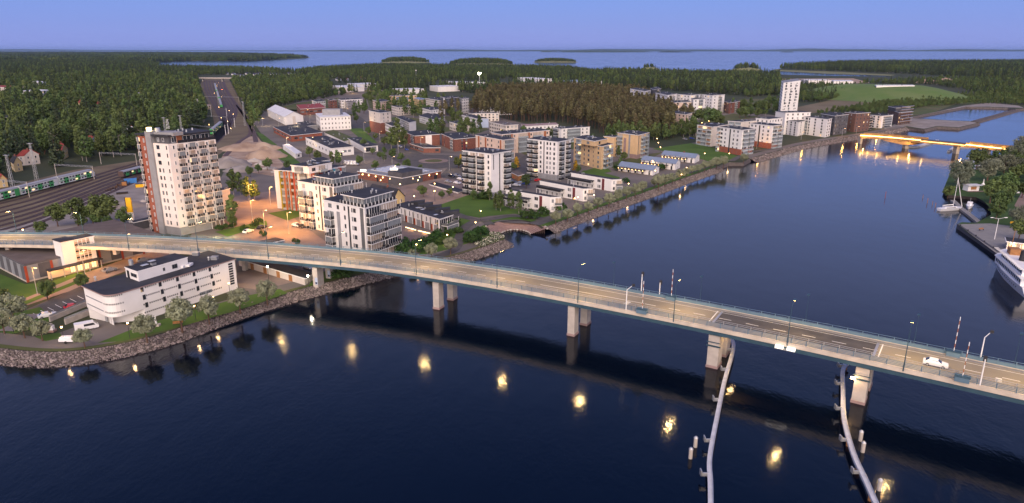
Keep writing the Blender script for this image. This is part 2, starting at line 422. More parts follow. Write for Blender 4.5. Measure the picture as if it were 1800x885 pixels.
lay('parking_area', [(790, 292), (815, 282), (815, 318), (770, 312)], 'asphalt', .08)
lay('lawn', [(757, 366), (832, 340), (860, 346), (885, 362), (905, 368), (968, 378), (958, 388), (905, 376), (860, 380), (842, 383), (808, 377)], 'lawn', .10)
lay('lawn', [(842, 389), (905, 381), (945, 387), (940, 391), (912, 386), (880, 387), (860, 392)], 'lawn', .10)
lay('lawn', [(760, 415), (808, 384), (822, 384), (838, 392), (822, 402), (808, 420), (798, 438), (770, 450), (735, 452), (745, 430)], 'lawn', .10)
lay('lawn', [(818, 418), (832, 404), (850, 396), (856, 400), (858, 412), (872, 422), (850, 430), (800, 446)], 'lawn', .10)
lay('lawn', [(1146, 262), (1215, 252), (1262, 262), (1302, 277), (1285, 283), (1262, 289), (1232, 280), (1200, 272)], 'lawn', .10)
lay('lawn', [(1000, 318), (1026, 300), (1060, 304), (1090, 312), (1076, 330)], 'lawn', .10)
lay('lawn', [(1020, 312), (1075, 302), (1062, 290), (1030, 300)], 'lawn', .12)
lay('lawn', [(378, 408), (420, 398), (468, 388), (470, 396), (400, 416)], 'lawn', .12)
lay('lawn', [(470, 375), (530, 366), (535, 378), (505, 388)], 'lawn', .12)
lay('lawn', [(645, 300), (690, 291), (700, 296), (650, 307)], 'lawn', .12)
lay('lawn', [(612, 226), (636, 226), (664, 252), (640, 250)], 'lawn', .12)
lay('lawn', [(450, 232), (462, 236), (540, 296), (524, 298), (482, 275)], 'lawn', .12)
lay('lawn', [(-60, 528), (-60, 490), (0, 482), (45, 500), (88, 496), (140, 478), (150, 483), (40, 535), (0, 560), (-60, 575)], 'lawn', .05)
lay('lawn', [(-60, 590), (0, 556), (70, 540), (95, 560), (60, 578), (0, 592)], 'lawn', .12)
lay('street', [(36, 528), (150, 480), (230, 452), (300, 436), (320, 446), (240, 470), (150, 503), (48, 537)], 'paving', .08)
lay('parking_area', [(44, 545), (148, 501), (172, 530), (98, 561)], 'asphalt', .10)
lay('verge', [(40, 531), (150, 487), (152, 492), (42, 537)], 'lawn', .13)
lay('yard', [(96, 588), (175, 560), (240, 575), (200, 596), (120, 604)], 'asphalt_old', .10)
lay('yard', [(415, 480), (480, 468), (560, 494), (530, 505), (470, 512), (420, 505)], 'paving', .10)
lay('field', [(1395, 190), (1462, 176), (1560, 171), (1572, 176), (1490, 190), (1440, 198), (1385, 205)], 'field', .06)
lay('field', [(1290, 176), (1378, 172), (1385, 190), (1300, 200), (1280, 190)], 'meadow', .05)
lay('meadow', [(1590, 206), (1620, 185), (1700, 176), (1640, 198)], 'meadow', .06)
lay('gravel_road', [(1604, 205), (1650, 196), (1695, 186), (1740, 181), (1790, 186), (1800, 190), (1740, 188), (1697, 188)], 'gravel', .10)
lay('fill', [(1545, 231), (1594, 222), (1624, 227), (1646, 222), (1685, 224), (1718, 216.5), (1703, 213.5), (1672, 212.5), (1600, 208), (1565, 222)], 'gravel', .08)
lay('meadow', [(1200, 205), (1290, 195), (1380, 205), (1330, 212), (1225, 215)], 'asphalt_old', .05)
lay('terminal_ground', [(1360, 139), (1500, 138), (1530, 146), (1440, 150), (1380, 149)], 'sand', .05)
lay('reed_bed', [(1365, 123), (1480, 127.5), (1575, 132.5), (1570, 134), (1450, 130), (1360, 125)], 'reed', .05, .4)
for gp in ([(640, 215), (700, 205), (745, 210), (800, 228), (770, 236), (712, 230), (690, 240), (660, 228)], [(780, 205), (815, 205), (860, 228), (836, 236), (800, 232)], [(640, 158), (745, 168), (820, 180), (815, 200), (740, 205), (690, 200), (650, 190)], [(905, 262), (960, 238), (1010, 232), (1070, 250), (1012, 262), (925, 274)], [(462, 196), (520, 182), (596, 172), (592, 196), (556, 196), (470, 190)], [(1062, 290), (1130, 272), (1165, 268), (1120, 292), (1090, 300)], [(700, 372), (757, 366), (800, 377), (780, 390)], [(1225, 212), (1290, 200), (1340, 206), (1240, 218)]):
    lay('lawn', gp, 'meadow', .055)
# riverside verge and promenade follow the bank
ribbon('verge', river1, 0, -2.2, GZ + .10, 'meadow'); ribbon('promenade', river1, -1.6, -7.2, GZ + .13, 'asphalt_old')
ribbon('verge', river2, 0, -3.0, GZ + .12, 'lawn'); ribbon('promenade', river2, -3.0, -9.0, GZ + .15, 'asphalt')
ribbon('promenade', river3, -.5, -7.0, GZ + .12, 'asphalt_old')
def path_px(name, pix, w, k, lvl):
    p = spline(wpoly(pix, GZ), 5); return ribbon(name, p, w / 2, -w / 2, GZ + lvl, k)
path_px('footpath', [(800, 376), (822, 384), (845, 388), (870, 385), (905, 380), (960, 386)], 4.2, 'asphalt', .17)
path_px('footpath', [(838, 388), (818, 400), (808, 418), (798, 440), (760, 455)], 4.0, 'asphalt', .19)
path_px('footpath', [(855, 390), (862, 396)], 4.0, 'asphalt', .16)
path_px('footpath', [(1285, 284), (1296, 278), (1320, 268), (1362, 262)], 4.0, 'asphalt', .17)
path_px('lane', [(135, 215), (142, 235), (150, 248), (152, 262)], 5.0, 'asphalt', .10)
path_px('footpath', [(10, 583), (35, 570), (62, 553)], 4.0, 'gravel', .15)
path_px('gravel_road', [(1510, 167), (1525, 160), (1541, 153)], 6, 'gravel', .4)
for pz in ([(505, 516), (492, 508), (440, 519), (330, 548), (235, 578), (172, 603), (215, 600), (330, 571), (440, 539)], [(60, 592), (104, 585), (112, 594), (80, 600)], [(540, 505), (560, 480), (600, 470), (660, 474), (700, 460), (640, 478), (560, 497)]):
    lay('lawn', pz, 'lawn', .14)
# parking bay lines, each a painted strip
pk = tag(link('bay_marking', None, None, un(100, 535)), kind='structure')
for i in range(8):
    a = un(58 + i * 13, 551 - i * 5.1, GZ + .12); b = un(69 + i * 13, 556.5 - i * 5.1, GZ + .12)
    if i < 8: MB().sweep([a, b], [(-.07, 0), (.07, 0), (.07, .02), (-.07, .02)], 'paint').build('bay_line').parent = None
for o in [o for o in COL.objects if o.name.startswith('bay_line')]:
    mw = o.data; o.parent = pk; o.location = -Vector(pk.location)
# roundabout
rc = un(762, 283, GZ + .12)
m = MB()
for r0, r1, k, h in ((5.5, 9.5, 'paving', .06), (0, 5.5, 'meadow', .14)):
    pts = [(rc.x + r1 * math.cos(a * math.pi / 16), rc.y + r1 * math.sin(a * math.pi / 16)) for a in range(32)]
    m.prism(pts, GZ, rc.z + h, k)
tag(m.build('roundabout'), kind='structure')
# landfill mound with its access track
mc = un(1592, 175, GZ); mm_ = MB(); mi = mm_.mi('mound_grass'); N1, N2 = 36, 8
for i in range(N2 + 1):
    t = i / N2
    for j in range(N1):
        a = 2 * math.pi * j / N1; h = 17 * (1 - t) ** .0 * (.5 + .5 * math.cos(math.pi * min(1, max(0, (t - .25) / .75))))
        mm_.v.append((mc.x + 150 * t * math.cos(a) * (1 + .1 * math.sin(3 * a)), mc.y + 150 * t * math.sin(a) + 60, GZ + .2 + h * (1 + .1 * math.cos(2 * a + 1) * t) - (1 if i == N2 else 0)))
for i in range(N2):
    for j in range(N1): mm_.f.append((i * N1 + j, (i + 1) * N1 + j, (i + 1) * N1 + (j + 1) % N1, i * N1 + (j + 1) % N1)); mm_.m.append(mi)
tag(mm_.build('landfill_mound', smooth=True), kind='structure')
# amphitheatre: a half ring of granite steps around the cove
amp = empty('stone_amphitheatre', un(912, 404, GZ), 'half-round stepped granite amphitheatre sunk into the river bank', 'amphitheatre')
ac = Vector((1.4, 259.6, 0)); RX, RY = 12.4, 16.0
for i in range(8):
    r0 = .50 + i * .0635; r1 = r0 + .0645; z1 = .35 + i * .24; pts = []
    for j in range(25):
        a = R(8 + 190 * j / 24); pts.append((r1 * RX * math.cos(a), r1 * RY * math.sin(a)))
    for j in range(24, -1, -1):
        a = R(8 + 190 * j / 24); pts.append((r0 * RX * math.cos(a), r0 * RY * math.sin(a)))
    s = MB(); k = s.mi('granite'); n = 25
    off = (ac.x - amp.location.x, ac.y - amp.location.y)
    top = [(p[0] + off[0], p[1] + off[1], z1 - GZ) for p in pts]; bot = [(p[0], p[1], -1.0 - GZ) for p in top]
    s.v = top + bot
    for j in range(n - 1):
        s.f += [(j, j + 1, 2 * n - 2 - j, 2 * n - 1 - j), (2 * n - 1 - j, 2 * n - 2 - j, 4 * n - 2 - j, 4 * n - 1 - j)]; s.m += [k, k]
    s.build('step', amp)
m = MB()
for j in range(26):
    a = R(8 + 164 * (j % 13) / 13 + random.uniform(-3, 3)); r = .47 if j < 13 else 1.02
    if j > 12 and 30 < math.degrees(a) < 150: continue
    m.ball((ac.x - amp.location.x + r * RX * math.cos(a), ac.y - amp.location.y + r * RY * math.sin(a), .3 - GZ if j < 13 else .2), random.uniform(.35, .6), 'concrete', 6, 4, (1, 1, .7))
tag(m.build('boulder', amp), kind='stuff')
# railway: rails on the yard and the running lines
def rail_line(name, pix, w=.12, k='rail_iron'):
    p = spline(wpoly(pix, GZ + .1), 4)
    return p
trk = [[(-60, 372 + i * 7.9), (60, 343 + i * 7.5), (180, 305 + i * 5.7), (260, 281 + i * 4.2), (330, 258 + i * 3.3), (378, 236 + i * 2.4), (388 + i * 2.6, 214 + i * .8), (378 + i * 5.2, 190), (362 + i * 5.0, 160), (358 + i * 4.6, 142)] for i in range(8)]
tr = tag(link('railway_track', None, None, un(200, 320)), kind='structure')
TR = []
for t in trk:
    p = spline(wpoly(t, GZ + .04), 5); TR.append(p); m = MB()
    for o in (-.75, .75): m.sweep([q - tr.location for q in p], [(o - .07, 0), (o + .07, 0), (o + .07, .16), (o - .07, .16)], 'rail_iron')
    m.sweep([q - tr.location for q in p], [(-1.5, 0), (1.5, 0), (1.3, .06), (-1.3, .06)], 'wagon_brown')
    m.build('rail_pair', tr)
for t in ([(395, 275), (420, 250), (440, 235), (436, 215), (420, 190), (400, 160), (392, 142)], [(450, 250), (444, 228), (430, 205), (414, 185)]):
    p = spline(wpoly(t, GZ + .08), 5); m = MB()
    m.sweep([q - tr.location for q in p], [(-1.8, 0), (1.8, 0), (1.6, .12), (-1.6, .12)], 'wagon_brown'); m.build('rail_pair', tr)
# ================================================================== BUILDINGS
def fr(P0, P1):
    e = (P1 - P0); L = math.hypot(e.x, e.y); return L, math.atan2(e.y, e.x)
def win_mesh(w, h, fk, gk):
    def f():
        m = MB(); t = .09
        m.box(-w / 2, w / 2, -.07, .02, 0, t, fk).box(-w / 2, w / 2, -.07, .02, h - t, h, fk)
        m.box(-w / 2, -w / 2 + t, -.07, .02, t, h - t, fk).box(w / 2 - t, w / 2, -.07, .02, t, h - t, fk)
        if w > 1.1: m.box(-.04, .04, -.06, .02, t, h - t, fk)
        m.box(-w / 2 + t, w / 2 - t, -.035, .015, t, h - t, gk)
        return m.mesh('window')
    return cached(('w', w, h, fk, gk), f)
def balc_mesh(w, d, fh, style, gk):
    def f():
        m = MB(); q = MB(); z1 = 1.1
        slab = {'glass': 'rail_grey', 'stack': 'pink_wall'}.get(style, 'trim_white')
        rk = {'stack': 'rail_dark', 'dark': 'rail_dark', 'grid': 'rail_dark', 'glass': 'rail_glass', 'grey': 'rail_grey', 'tint': 'rail_glass'}[style]
        m.box(-w / 2, w / 2, -d, .03, -.12, .10, slab)
        if style == 'grid':
            nn = max(2, int(w / .9)); g = w / nn
            for i in range(nn): q.box(-w / 2 + i * g + .08, -w / 2 + (i + 1) * g - .08, -d - .02, -d + .05, .14, z1 - .1, rk)
            q.box(-w / 2, w / 2, -d - .01, -d + .04, z1 - .1, z1, 'rail_grey')
            for i in range(nn + 1): q.box(max(-w / 2, -w / 2 + i * g - .08), min(w / 2, -w / 2 + i * g + .08), -d, -d + .04, .10, z1 - .1, 'trim_white')
        else: q.box(-w / 2, w / 2, -d - .02, -d + .05, .10, z1, rk)
        if style == 'stack':
            for i in (1, 2): q.box(-w / 2 + i * w / 3 - .05, -w / 2 + i * w / 3 + .05, -d - .04, -d - .015, .1, z1, 'pink_wall')
        for sx in (-1, 1): q.box(min(sx * w / 2, sx * (w / 2 - .06)), max(sx * w / 2, sx * (w / 2 - .06)), -d + .05, .03, .10, z1, rk)
        m.box(-w / 2 + .1, w / 2 - .1, -.05, .02, .12, fh - .35, 'wood' if style == 'tint' and gk == 'glass_warm' else gk)
        for i in range(int(w / 1.3) + 1 if style != 'stack' else 0): m.box(-w / 2 + .1 + i * 1.3, -w / 2 + .2 + i * 1.3, -.09, .02, .12, fh - .35, 'trim_white')
        if (style == 'stack' and gk != 'glass_warm') or gk in ('glass_grey', 'glass_pale'): m.box(-w / 2 + .03, w / 2 - .03, -d + .06, -d + .1, z1, fh - .2, 'glass_grey')
        for sx in (-1, 1): m.box(sx * w / 2 - .05, sx * w / 2 + .05, -d, -d + .1, z1, fh - .12, 'trim_white' if style in ('grid', 'grey') else ('pink_wall' if style == 'stack' else rk))
        return m.mesh('balcony'), q.mesh('railing')
    return cached(('b', w, d, fh, style, gk), f)
GL = ['glass_dark'] * 7 + ['glass_grey'] * 4 + ['glass_pale'] * 1
BG = ['glass_warm'] * 3 + ['glass_grey'] * 4 + ['glass_pale'] * 2 + ['glass_dark'] * 2
def face(root, P0, P1, z0, z1, floors, cols, frame='trim_white', lit=.025, gl=None):
    """Openings on one face: P0 left end, P1 right end seen from outside."""
    L, rz = fr(P0, P1); e = Vector((math.cos(rz), math.sin(rz), 0)); fh = (z1 - z0) / floors
    o0 = Vector((P0.x, P0.y, 0)) - Vector((root.location.x, root.location.y, root.location.z))
    rnd = random.Random(int(abs(P0.x) * 13 + abs(P0.y) * 7))
    ex = []
    for c in cols:
        if c[0] == 'auto':
            n = max(1, int(L / c[1])); ex += [('w', (i + .5) / n, c[2]) + tuple(c[3:]) for i in range(n)]
        else: ex.append(c)
    for c in ex:
        t, s, w = c[0], c[1] * L, c[2]; f0 = c[3] if len(c) > 3 and c[3] is not None else 0; f1 = c[4] if len(c) > 4 and c[4] is not None else floors
        w = min(round(w, 2), round(L * .98, 2))
        pos = lambda z: (o0.x + e.x * s, o0.y + e.y * s, z + o0.z)
        if t == 's':
            m = cached(('s', w, round((f1 - f0) * fh, 2), frame), lambda: MB().box(-w / 2, w / 2, -.05, .02, 0, (f1 - f0) * fh - .8, 'glass_dark').box(-w / 2 - .08, -w / 2, -.08, .02, 0, (f1 - f0) * fh - .8, frame).box(w / 2, w / 2 + .08, -.08, .02, 0, (f1 - f0) * fh - .8, frame).mesh('stair_window'))
            link('stair_window', m, root, pos(z0 + f0 * fh + .4), rz); continue
        if t == 'p':
            k = c[5]; pd = c[6] if len(c) > 6 else .12; m = cached(('p', w, round((f1 - f0) * fh, 2), k, pd), lambda: MB().box(-w / 2, w / 2, -pd, .02, 0, (f1 - f0) * fh, k).mesh('panel'))
            link('panel', m, root, pos(z0 + f0 * fh), rz); continue
        for f in range(f0, f1):
            if t == 'w':
                h = c[5] if len(c) > 5 else 1.45
                g = 'glass_lit' if rnd.random() < lit else rnd.choice(gl or GL)
                link('window', win_mesh(w, h, frame, g), root, pos(z0 + f * fh + (fh - h) * .55), rz)
            elif t == 'b':
                st = c[5] if len(c) > 5 else 'dark'; d = c[6] if len(c) > 6 else 1.5
                g = 'glass_lit' if rnd.random() < lit * 1.2 else rnd.choice(BG)
                bm_ = balc_mesh(w, d, round(fh, 2), st, g); link('railing', bm_[1], link('balcony', bm_[0], root, pos(z0 + f * fh), rz))
            elif t == 'd':
                link('door', win_mesh(w, 2.2, 'trim_dark', c[5] if len(c) > 5 else 'glass_dark'), root, pos(z0 + f * fh + .02), rz)
def block(name, label, cat, L, Mc, Rc, z=None, base=None, floors=5, wall='white_wall', roof='roof_dark', lf=(), rf=(), plinth=None, group=None, over=.35, vents=5, frame='rail_grey', zb=GZ, root=None, wall2=None, depth=None, parapet=None, dz=None, part='wall', lit=.025, gl=None, roofname='roof'):
    """A block from three roof corners in the photograph: left, near and right, at roof height."""
    if z is None: z = hgt(base, Mc, zb)
    A, B_, C = un(L[0], L[1], z), un(Mc[0], Mc[1], z), un(Rc[0], Rc[1], z)
    if depth:   # right face length given in metres, square to the left face (or left face when negative)
        if depth > 0:
            d = (A - B_).normalized(); n = Vector((-d.y, d.x, 0)) * -1; n = n if n.y > 0 else -n; C = B_ + n * depth
        else:
            d = (C - B_).normalized(); n = Vector((-d.y, d.x, 0)); n = n if n.y > 0 else -n; A = B_ - n * depth
    D = A + C - B_
    if root is None: root = empty(name, (B_.x, B_.y, zb), label, cat, group)
    q = [(p.x - root.location.x, p.y - root.location.y) for p in (A, B_, C, D)]
    rz0 = zb - root.location.z; top = z - root.location.z
    m = MB(); m.prism(q, rz0, top - .3, wall)
    if wall2:
        for i, f in enumerate(m.f): pass
    m.build(part, root)
    cx = sum(p[0] for p in q) / 4; cyy = sum(p[1] for p in q) / 4
    def grow(p, d):
        v = Vector((p[0] - cx, p[1] - cyy)); return (cx + v.x * (1 + d / max(.1, v.length)), cyy + v.y * (1 + d / max(.1, v.length)))
    qq = [grow(p, over * 1.4) for p in q]
    ro_ = MB().prism(qq, top - .3, top, 'trim_white' if wall not in ('brick', 'dark_brick') else 'trim_white', roof, dz).build(roofname, root)
    rr = random.Random(int(abs(B_.x * 11)) + int(B_.y)); au = Vector((q[0][0] - q[1][0], q[0][1] - q[1][1])); av = Vector((q[2][0] - q[1][0], q[2][1] - q[1][1]))
    ang = math.atan2(av.y, av.x)
    for i in range(vents):
        a, b = rr.uniform(.15, .85), rr.uniform(.15, .85); p = Vector(q[1]) + au * a + av * b
        ty = rr.random(); zt = top + (0 if not dz else sum(dz) / 4)
        if ty < .45: me = cached('vent_box', lambda: MB().box(-.6, .6, -.45, .45, 0, .7, 'roof_grey').box(-.68, .68, -.53, .53, .7, .8, 'trim_dark').mesh('roof_vent'))
        elif ty < .8: me = cached('vent_pipe', lambda: MB().tube((0, 0, 0), (0, 0, .8), .22, .22, 'steel', 8).tube((0, 0, .8), (0, 0, 1.0), .36, .3, 'steel', 8).mesh('roof_vent'))
        else: me = cached('vent_hatch', lambda: MB().box(-1.0, 1.0, -.7, .7, 0, .25, 'trim_dark').box(-.9, .9, -.6, .6, .25, .32, 'glass_pale').mesh('roof_hatch'))
        link(me.name.split('.')[0], me, ro_, (p.x, p.y, zt - .02), ang)
    face(root, A, B_, zb + (0 if not plinth else 0), z - .3, floors, lf, frame, lit, gl)
    face(root, B_, C, zb, z - .3, floors, rf, frame, lit, gl)
    if plinth:
        qp = [grow(p, .08) for p in q]; MB().prism(qp, rz0, rz0 + plinth[0], plinth[1]).build('plinth', root)
    root['_c'] = [A.x, A.y, B_.x, B_.y, C.x, C.y, z]
    return root, A, B_, C, D, z
def W(*c): return [('w', a, 1.2) for a in c]
def rows(*args): return list(args)
# ---- the tall residential tower by the rail yard
tz = 36.8; rz_ = 39.6
tA, tB, tC = (Vector((-133.2, 254.3, tz)), Vector((-126, 251, tz)), Vector((-115, 266.2, tz)))
tower = empty('residential_tower', (tB.x, tB.y, GZ), 'tall pale pink residential tower with red brick side and grid of balconies', 'tower')
lo = lambda p: (p.x - tB.x, p.y - tB.y)
ev = (tC - tB).normalized(); bk = Vector((-ev.y, ev.x, 0)); av_ = (tA - tB).normalized()
tD = tC + bk * 15; tE = tA + bk * 7
MB().prism([lo(p) for p in (tA, tB, tC, tD, tE)], 3.2, tz - GZ, 'pink_wall').build('wall', tower)
MB().prism([lo(p) for p in (tA + ev * .3, tB + ev * .3 + av_ * .2, tC - ev * 6 + bk * .4, tD - ev * 6, tE)], 0, 3.2, 'grey_wall').build('plinth', tower)
MB().prism([lo(tC - ev * 5.8 + bk * 3), lo(tC - ev * .3 + bk * 3), lo(tD - ev * .3), lo(tD - ev * 5.8)], 0, 3.2, 'grey_wall').build('plinth', tower)
for i in range(4):
    p = tC - ev * (.5 + i * 1.7) + bk * .4; MB().tube((*lo(p), 0), (*lo(p), 3.25), .16, .16, 'trim_white', 8).build('column', tower)
MB().prism([lo(p) for p in (tA + ev * .8, tB + ev * .8 + bk * .8, tC + bk * 2.2 - ev * .6, tD - ev, tE)], tz - GZ, rz_ - GZ, 'dark_wall').build('penthouse', tower)
def z_for(p, py):     # height at which a plumb line over p meets a photo row
    lo_, hi_ = 20.0, 60.0
    for _ in range(40):
        m_ = (lo_ + hi_) / 2
        if pr(p.x, p.y, m_)[1] > py: lo_ = m_
        else: hi_ = m_
    return m_
fw = Vector((av_.y, -av_.x, 0)); fw = fw if fw.y < 0 else -fw
red1 = tA + av_ * 2.9; red0 = tA + av_ * 8.0; red0.z = red1.z = 0; re_ = (red1 - red0).normalized()
zr = z_for(red1, 240.5)
MB().prism([lo(red0), lo(red1), lo(red1 + ev * 12), lo(red0 + ev * 12)], 0, zr - GZ, 'orange_brick').build('brick_wing', tower)
pil0 = tA + av_ * 2.9 + fw * .7; pil1 = tA + fw * .7; zp = z_for(pil1, 231.5)
MB().prism([lo(pil0), lo(pil1), lo(pil1 - fw * 5), lo(pil0 - fw * 5)], 0, zp - GZ, 'grey_wall').build('lift_shaft', tower)
MB().prism([lo(pil1 - fw * 1.5), lo(pil1 - fw * 2.5 - av_ * 9), lo(pil1 - fw * 7 - av_ * 9), lo(pil1 - fw * 7)], rz_ - GZ, zp - .3 - GZ, 'grey_wall').build('plant_room', tower)
rp = [red0 + fw * .5 + av_ * .8, red1 + fw * .5, tA + fw * .5 - av_ * .3, tB + fw * .2 + ev * .3, tC + ev * .2 + bk * 1.2]
rp += [rp[-1] + bk * 14, rp[0] + ev * 13]
MB().prism([lo(p) for p in rp], rz_ - GZ - .1, rz_ - GZ + .4, 'roof_dark').build('roof', tower)
for i, (a, b) in enumerate(((.32, 5), (.55, 5), (.8, 9), (.5, 9), (.65, 11))):
    p = tB + (tC - tB) * a + bk * b; MB().tube((*lo(p), rz_ - GZ + .3), (*lo(p), rz_ - GZ + 1.3), .35, .3, 'steel', 8).build('roof_vent', tower)
p = pil1 - fw * 1.2 + av_ * 1.6; MB().box(lo(p)[0] - .7, lo(p)[0] + .7, lo(p)[1] - .7, lo(p)[1] + .4, zp - GZ - .1, zp - GZ + 1.3, 'sign_warm').build('roof_light', tower)
p = pil1 - fw * 2.2 - av_ * 1.6; MB().tube((*lo(p), zp - GZ - .4), (*lo(p), zp - GZ + 1.2), .9, .9, 'steel', 10).build('exhaust_drum', tower)
p = pil1 - fw * 4 - av_ * 5; m = MB()
for sx, sy in ((-.4, -.4), (.4, -.4), (.4, .4), (-.4, .4)): m.tube((lo(p)[0] + sx, lo(p)[1] + sy, 39.9), (lo(p)[0] + sx * .5, lo(p)[1] + sy * .5, 43.5), .06, .05, 'steel', 4)
for h in range(3): m.tube((lo(p)[0] - .4, lo(p)[1] - .4, 40 + h * 1.2), (lo(p)[0] + .4, lo(p)[1] + .4, 41 + h * 1.2), .04, .04, 'steel', 4)
m.build('mast', tower)
face(tower, tA, tB, 5.2, tz, 11, [('w', .30, 1.5, 8, 11), ('w', .22, .8, 0, 8), ('w', .45, .6, 0, 8), ('w', .86, .5, 0, 11)], 'trim_dark', lit=.0)
face(tower, tB, tC, 5.2, tz, 11, [('w', .10, .7)] + [('b', c, 2.5, 0, 11, 'stack', .9) for c in (.24, .47, .69, .905)] + [('w', c, .75) for c in (.365, .585, .80)], 'trim_white', lit=.02)
face(tower, tB + bk * .8 + ev * .8, tC + bk * 2.2 - ev * .6, tz, rz_ - .2, 1, [('w', .12, 2.0, 0, 1, 2.0), ('p', .24, 2.2, 0, 1, 'orange_panel')] + [('w', c, 3.2, 0, 1, 2.2) for c in (.42, .64, .86)], 'trim_white', 0, ['glass_dark'])
face(tower, red0, red1, GZ, zr - .2, 13, [('w', .62, .6)] , 'trim_white', 0, ['glass_grey'])
face(tower, red0, red1, GZ, zr - .2, 13, [('b', .10, 1.2, 0, 13, 'stack', .5)])
face(tower, tA + ev * .8, tB + ev * .8 + bk * .8, tz, rz_ - .2, 1, [('w', .25, .9), ('w', .6, .9)], 'trim_white', 0)
rail = cached('towerrail', lambda: MB().box(-1.9, 1.9, -.05, .05, 0, 1.05, 'rail_dark').mesh('roof_rail'))
for c in (.30, .51, .72, .90):
    p = tB + (tC - tB) * c; link('roof_rail', rail, tower, (*lo(p), tz - GZ), fr(tB, tC)[1])
block('side_wing', 'low pale windowless wing standing beside the tall pink tower', 'building', (388, 334.5), (389, 335), (403.5, 331), z=11.5, floors=4, wall='cream_wall', depth=-3, vents=1)
# ---- apartment houses on the forecourt
block('apartment_house', 'white apartment house with colourful red orange and yellow balcony columns', 'apartment house', (481.3, 298.4), (543, 302.5), (607, 291.5), base=(552, 372), floors=6,
      lf=[('b', .30, 3.4, 0, 6, 'glass'), ('b', .56, 3.4, 0, 6, 'glass'), ('p', .22, .6, 0, 6, 'olive_panel', 1.7), ('p', .36, .9, 0, 6, 'orange_panel', 1.7), ('p', .62, .8, 0, 6, 'red_panel', 1.7), ('p', .50, .7, 0, 6, 'orange_panel', 1.7), ('b', .86, 3.0, 0, 6, 'glass')],
      rf=[('b', .15, 4.5, 0, 6, 'glass'), ('p', .06, .6, 0, 6, 'red_panel', 1.7), ('p', .27, .8, 0, 6, 'maroon_panel', 1.7), ('w', .35, 1.6), ('p', .46, 1.2, 0, 6, 'navy_panel', 1.7), ('b', .60, 6.0, 0, 6, 'glass'), ('p', .62, .8, 0, 6, 'teal_panel', 1.7), ('p', .80, .8, 0, 6, 'red_panel', 1.7), ('b', .84, 4.0, 0, 6, 'glass')], vents=4)
aroot = [o for o in COL.objects if o.name == 'apartment_house'][0]
block('', '', '', (511.8, 290), (542.3, 293), (583, 285.6), z=aroot['_c'][6] + 2.9, zb=aroot['_c'][6] - .3, floors=1, root=aroot, part='upper_storey', roofname='upper_roof', lf=[('b', .5, 3.5, 0, 1, 'glass')], rf=[('w', .2, 2.0), ('b', .55, 4, 0, 1, 'glass')], vents=8)
for key, lab, Lq, Mq, Rq, bs, pl, pm, prr, nf in (
    ('a', 'white seven-storey apartment house with grey glazed penthouse beside the colourful balconies', (523, 317.6), (586, 328.5), (636, 319), (592, 418), (560.4, 325), (587.5, 330.6), (637, 320), 7),
    ('b', 'white seven-storey apartment house with grey penthouse rising right behind the bridge railing', (568.3, 350.4), (640.5, 365.5), (696, 350), (653, 450), (601, 355.8), (640.5, 363.2), (695.9, 347.6), 7)):
    r, A, B_, C, D, z = block('apartment_house', lab, 'apartment house', Lq, Mq, Rq, z=20.6, floors=6,
        lf=[('b', .16, 3.6, 0, 5, 'grid', 1.6), ('w', .16, 1.8, 5, 6), ('p', .36, 1.6, 0, 5, 'grey_wall'), ('b', .36, 2.6, 0, 5, 'grid', 1.2) if key == 'a' else ('w', .36, 1.2, 0, 6), ('w', .52, .8), ('s', .62, .6, 0, 6), ('w', .76, 1.3), ('w', .70, .5), ('p', .93, 1.6, 0, 6, 'rail_grey'), ('w', .93, 1.4)],
        rf=[('b', .30, 8.5, 0, 6, 'grid', 1.6), ('b', .75, 8.5, 0, 6, 'grid', 1.6)], vents=6)
    e1 = (A - B_).normalized(); e2 = (C - B_).normalized(); la = (A - B_).length; lc = (C - B_).length
    o = lambda p: (p.x - r.location.x, p.y - r.location.y)
    c1, c2, c3, c4 = B_ + e1 * 1.6 + e2 * 1.6, B_ + e1 * la * .58 + e2 * 1.6, B_ + e1 * la * .58 + e2 * (lc - .5), B_ + e1 * 1.6 + e2 * (lc - .5)
    MB().prism([o(c) for c in (c1, c4, c3, c2)], z - GZ, z - GZ + 2.5, 'glass_grey').build('penthouse', r)
    g = .9; MB().prism([o(c1 - e1 * g - e2 * g), o(c4 - e1 * g + e2 * g * .4), o(c3 + e1 * .3 + e2 * .4), o(c2 + e1 * .3 - e2 * g)], z - GZ + 2.5, z - GZ + 2.8, 'trim_white', 'roof_dark').build('penthouse_roof', r)
    for (p0, p1) in ((B_ + e1 * la * .58, B_), (B_, C)):
        n = int((p1 - p0).length / 1.6); rz = fr(p0, p1)[1]
        me = cached('prail', lambda: MB().box(-.66, .66, -.04, .04, .1, 1.0, 'rail_dark').box(-.8, -.66, -.05, .05, 0, 1.05, 'trim_white').box(.66, .8, -.05, .05, 0, 1.05, 'trim_white').mesh('roof_rail'))
        for i in range(n):
            q = p0 + (p1 - p0) * ((i + .5) / n); link('roof_rail', me, r, (*o(q), z - GZ), rz)
        nn = int((p1 - p0).length / 2.2)
        for i in range(nn):
            q0, q1 = (c2, c1) if p0 != B_ else (c1, c4); q = q0 + (q1 - q0) * ((i + .5) / nn)
            link('penthouse_mullion', cached('pmul', lambda: MB().box(-.06, .06, -.08, .02, 0, 2.5, 'trim_white').mesh('penthouse_mullion')), r, (*o(q), z - GZ), rz)
    for i in range(4):
        q = B_ + e1 * la * random.uniform(.15, .5) + e2 * lc * random.uniform(.2, .8); link('roof_vent', CACHE.get('vent_pipe') or CACHE.get('vent_box'), r, (*o(q), z - GZ + 2.78))
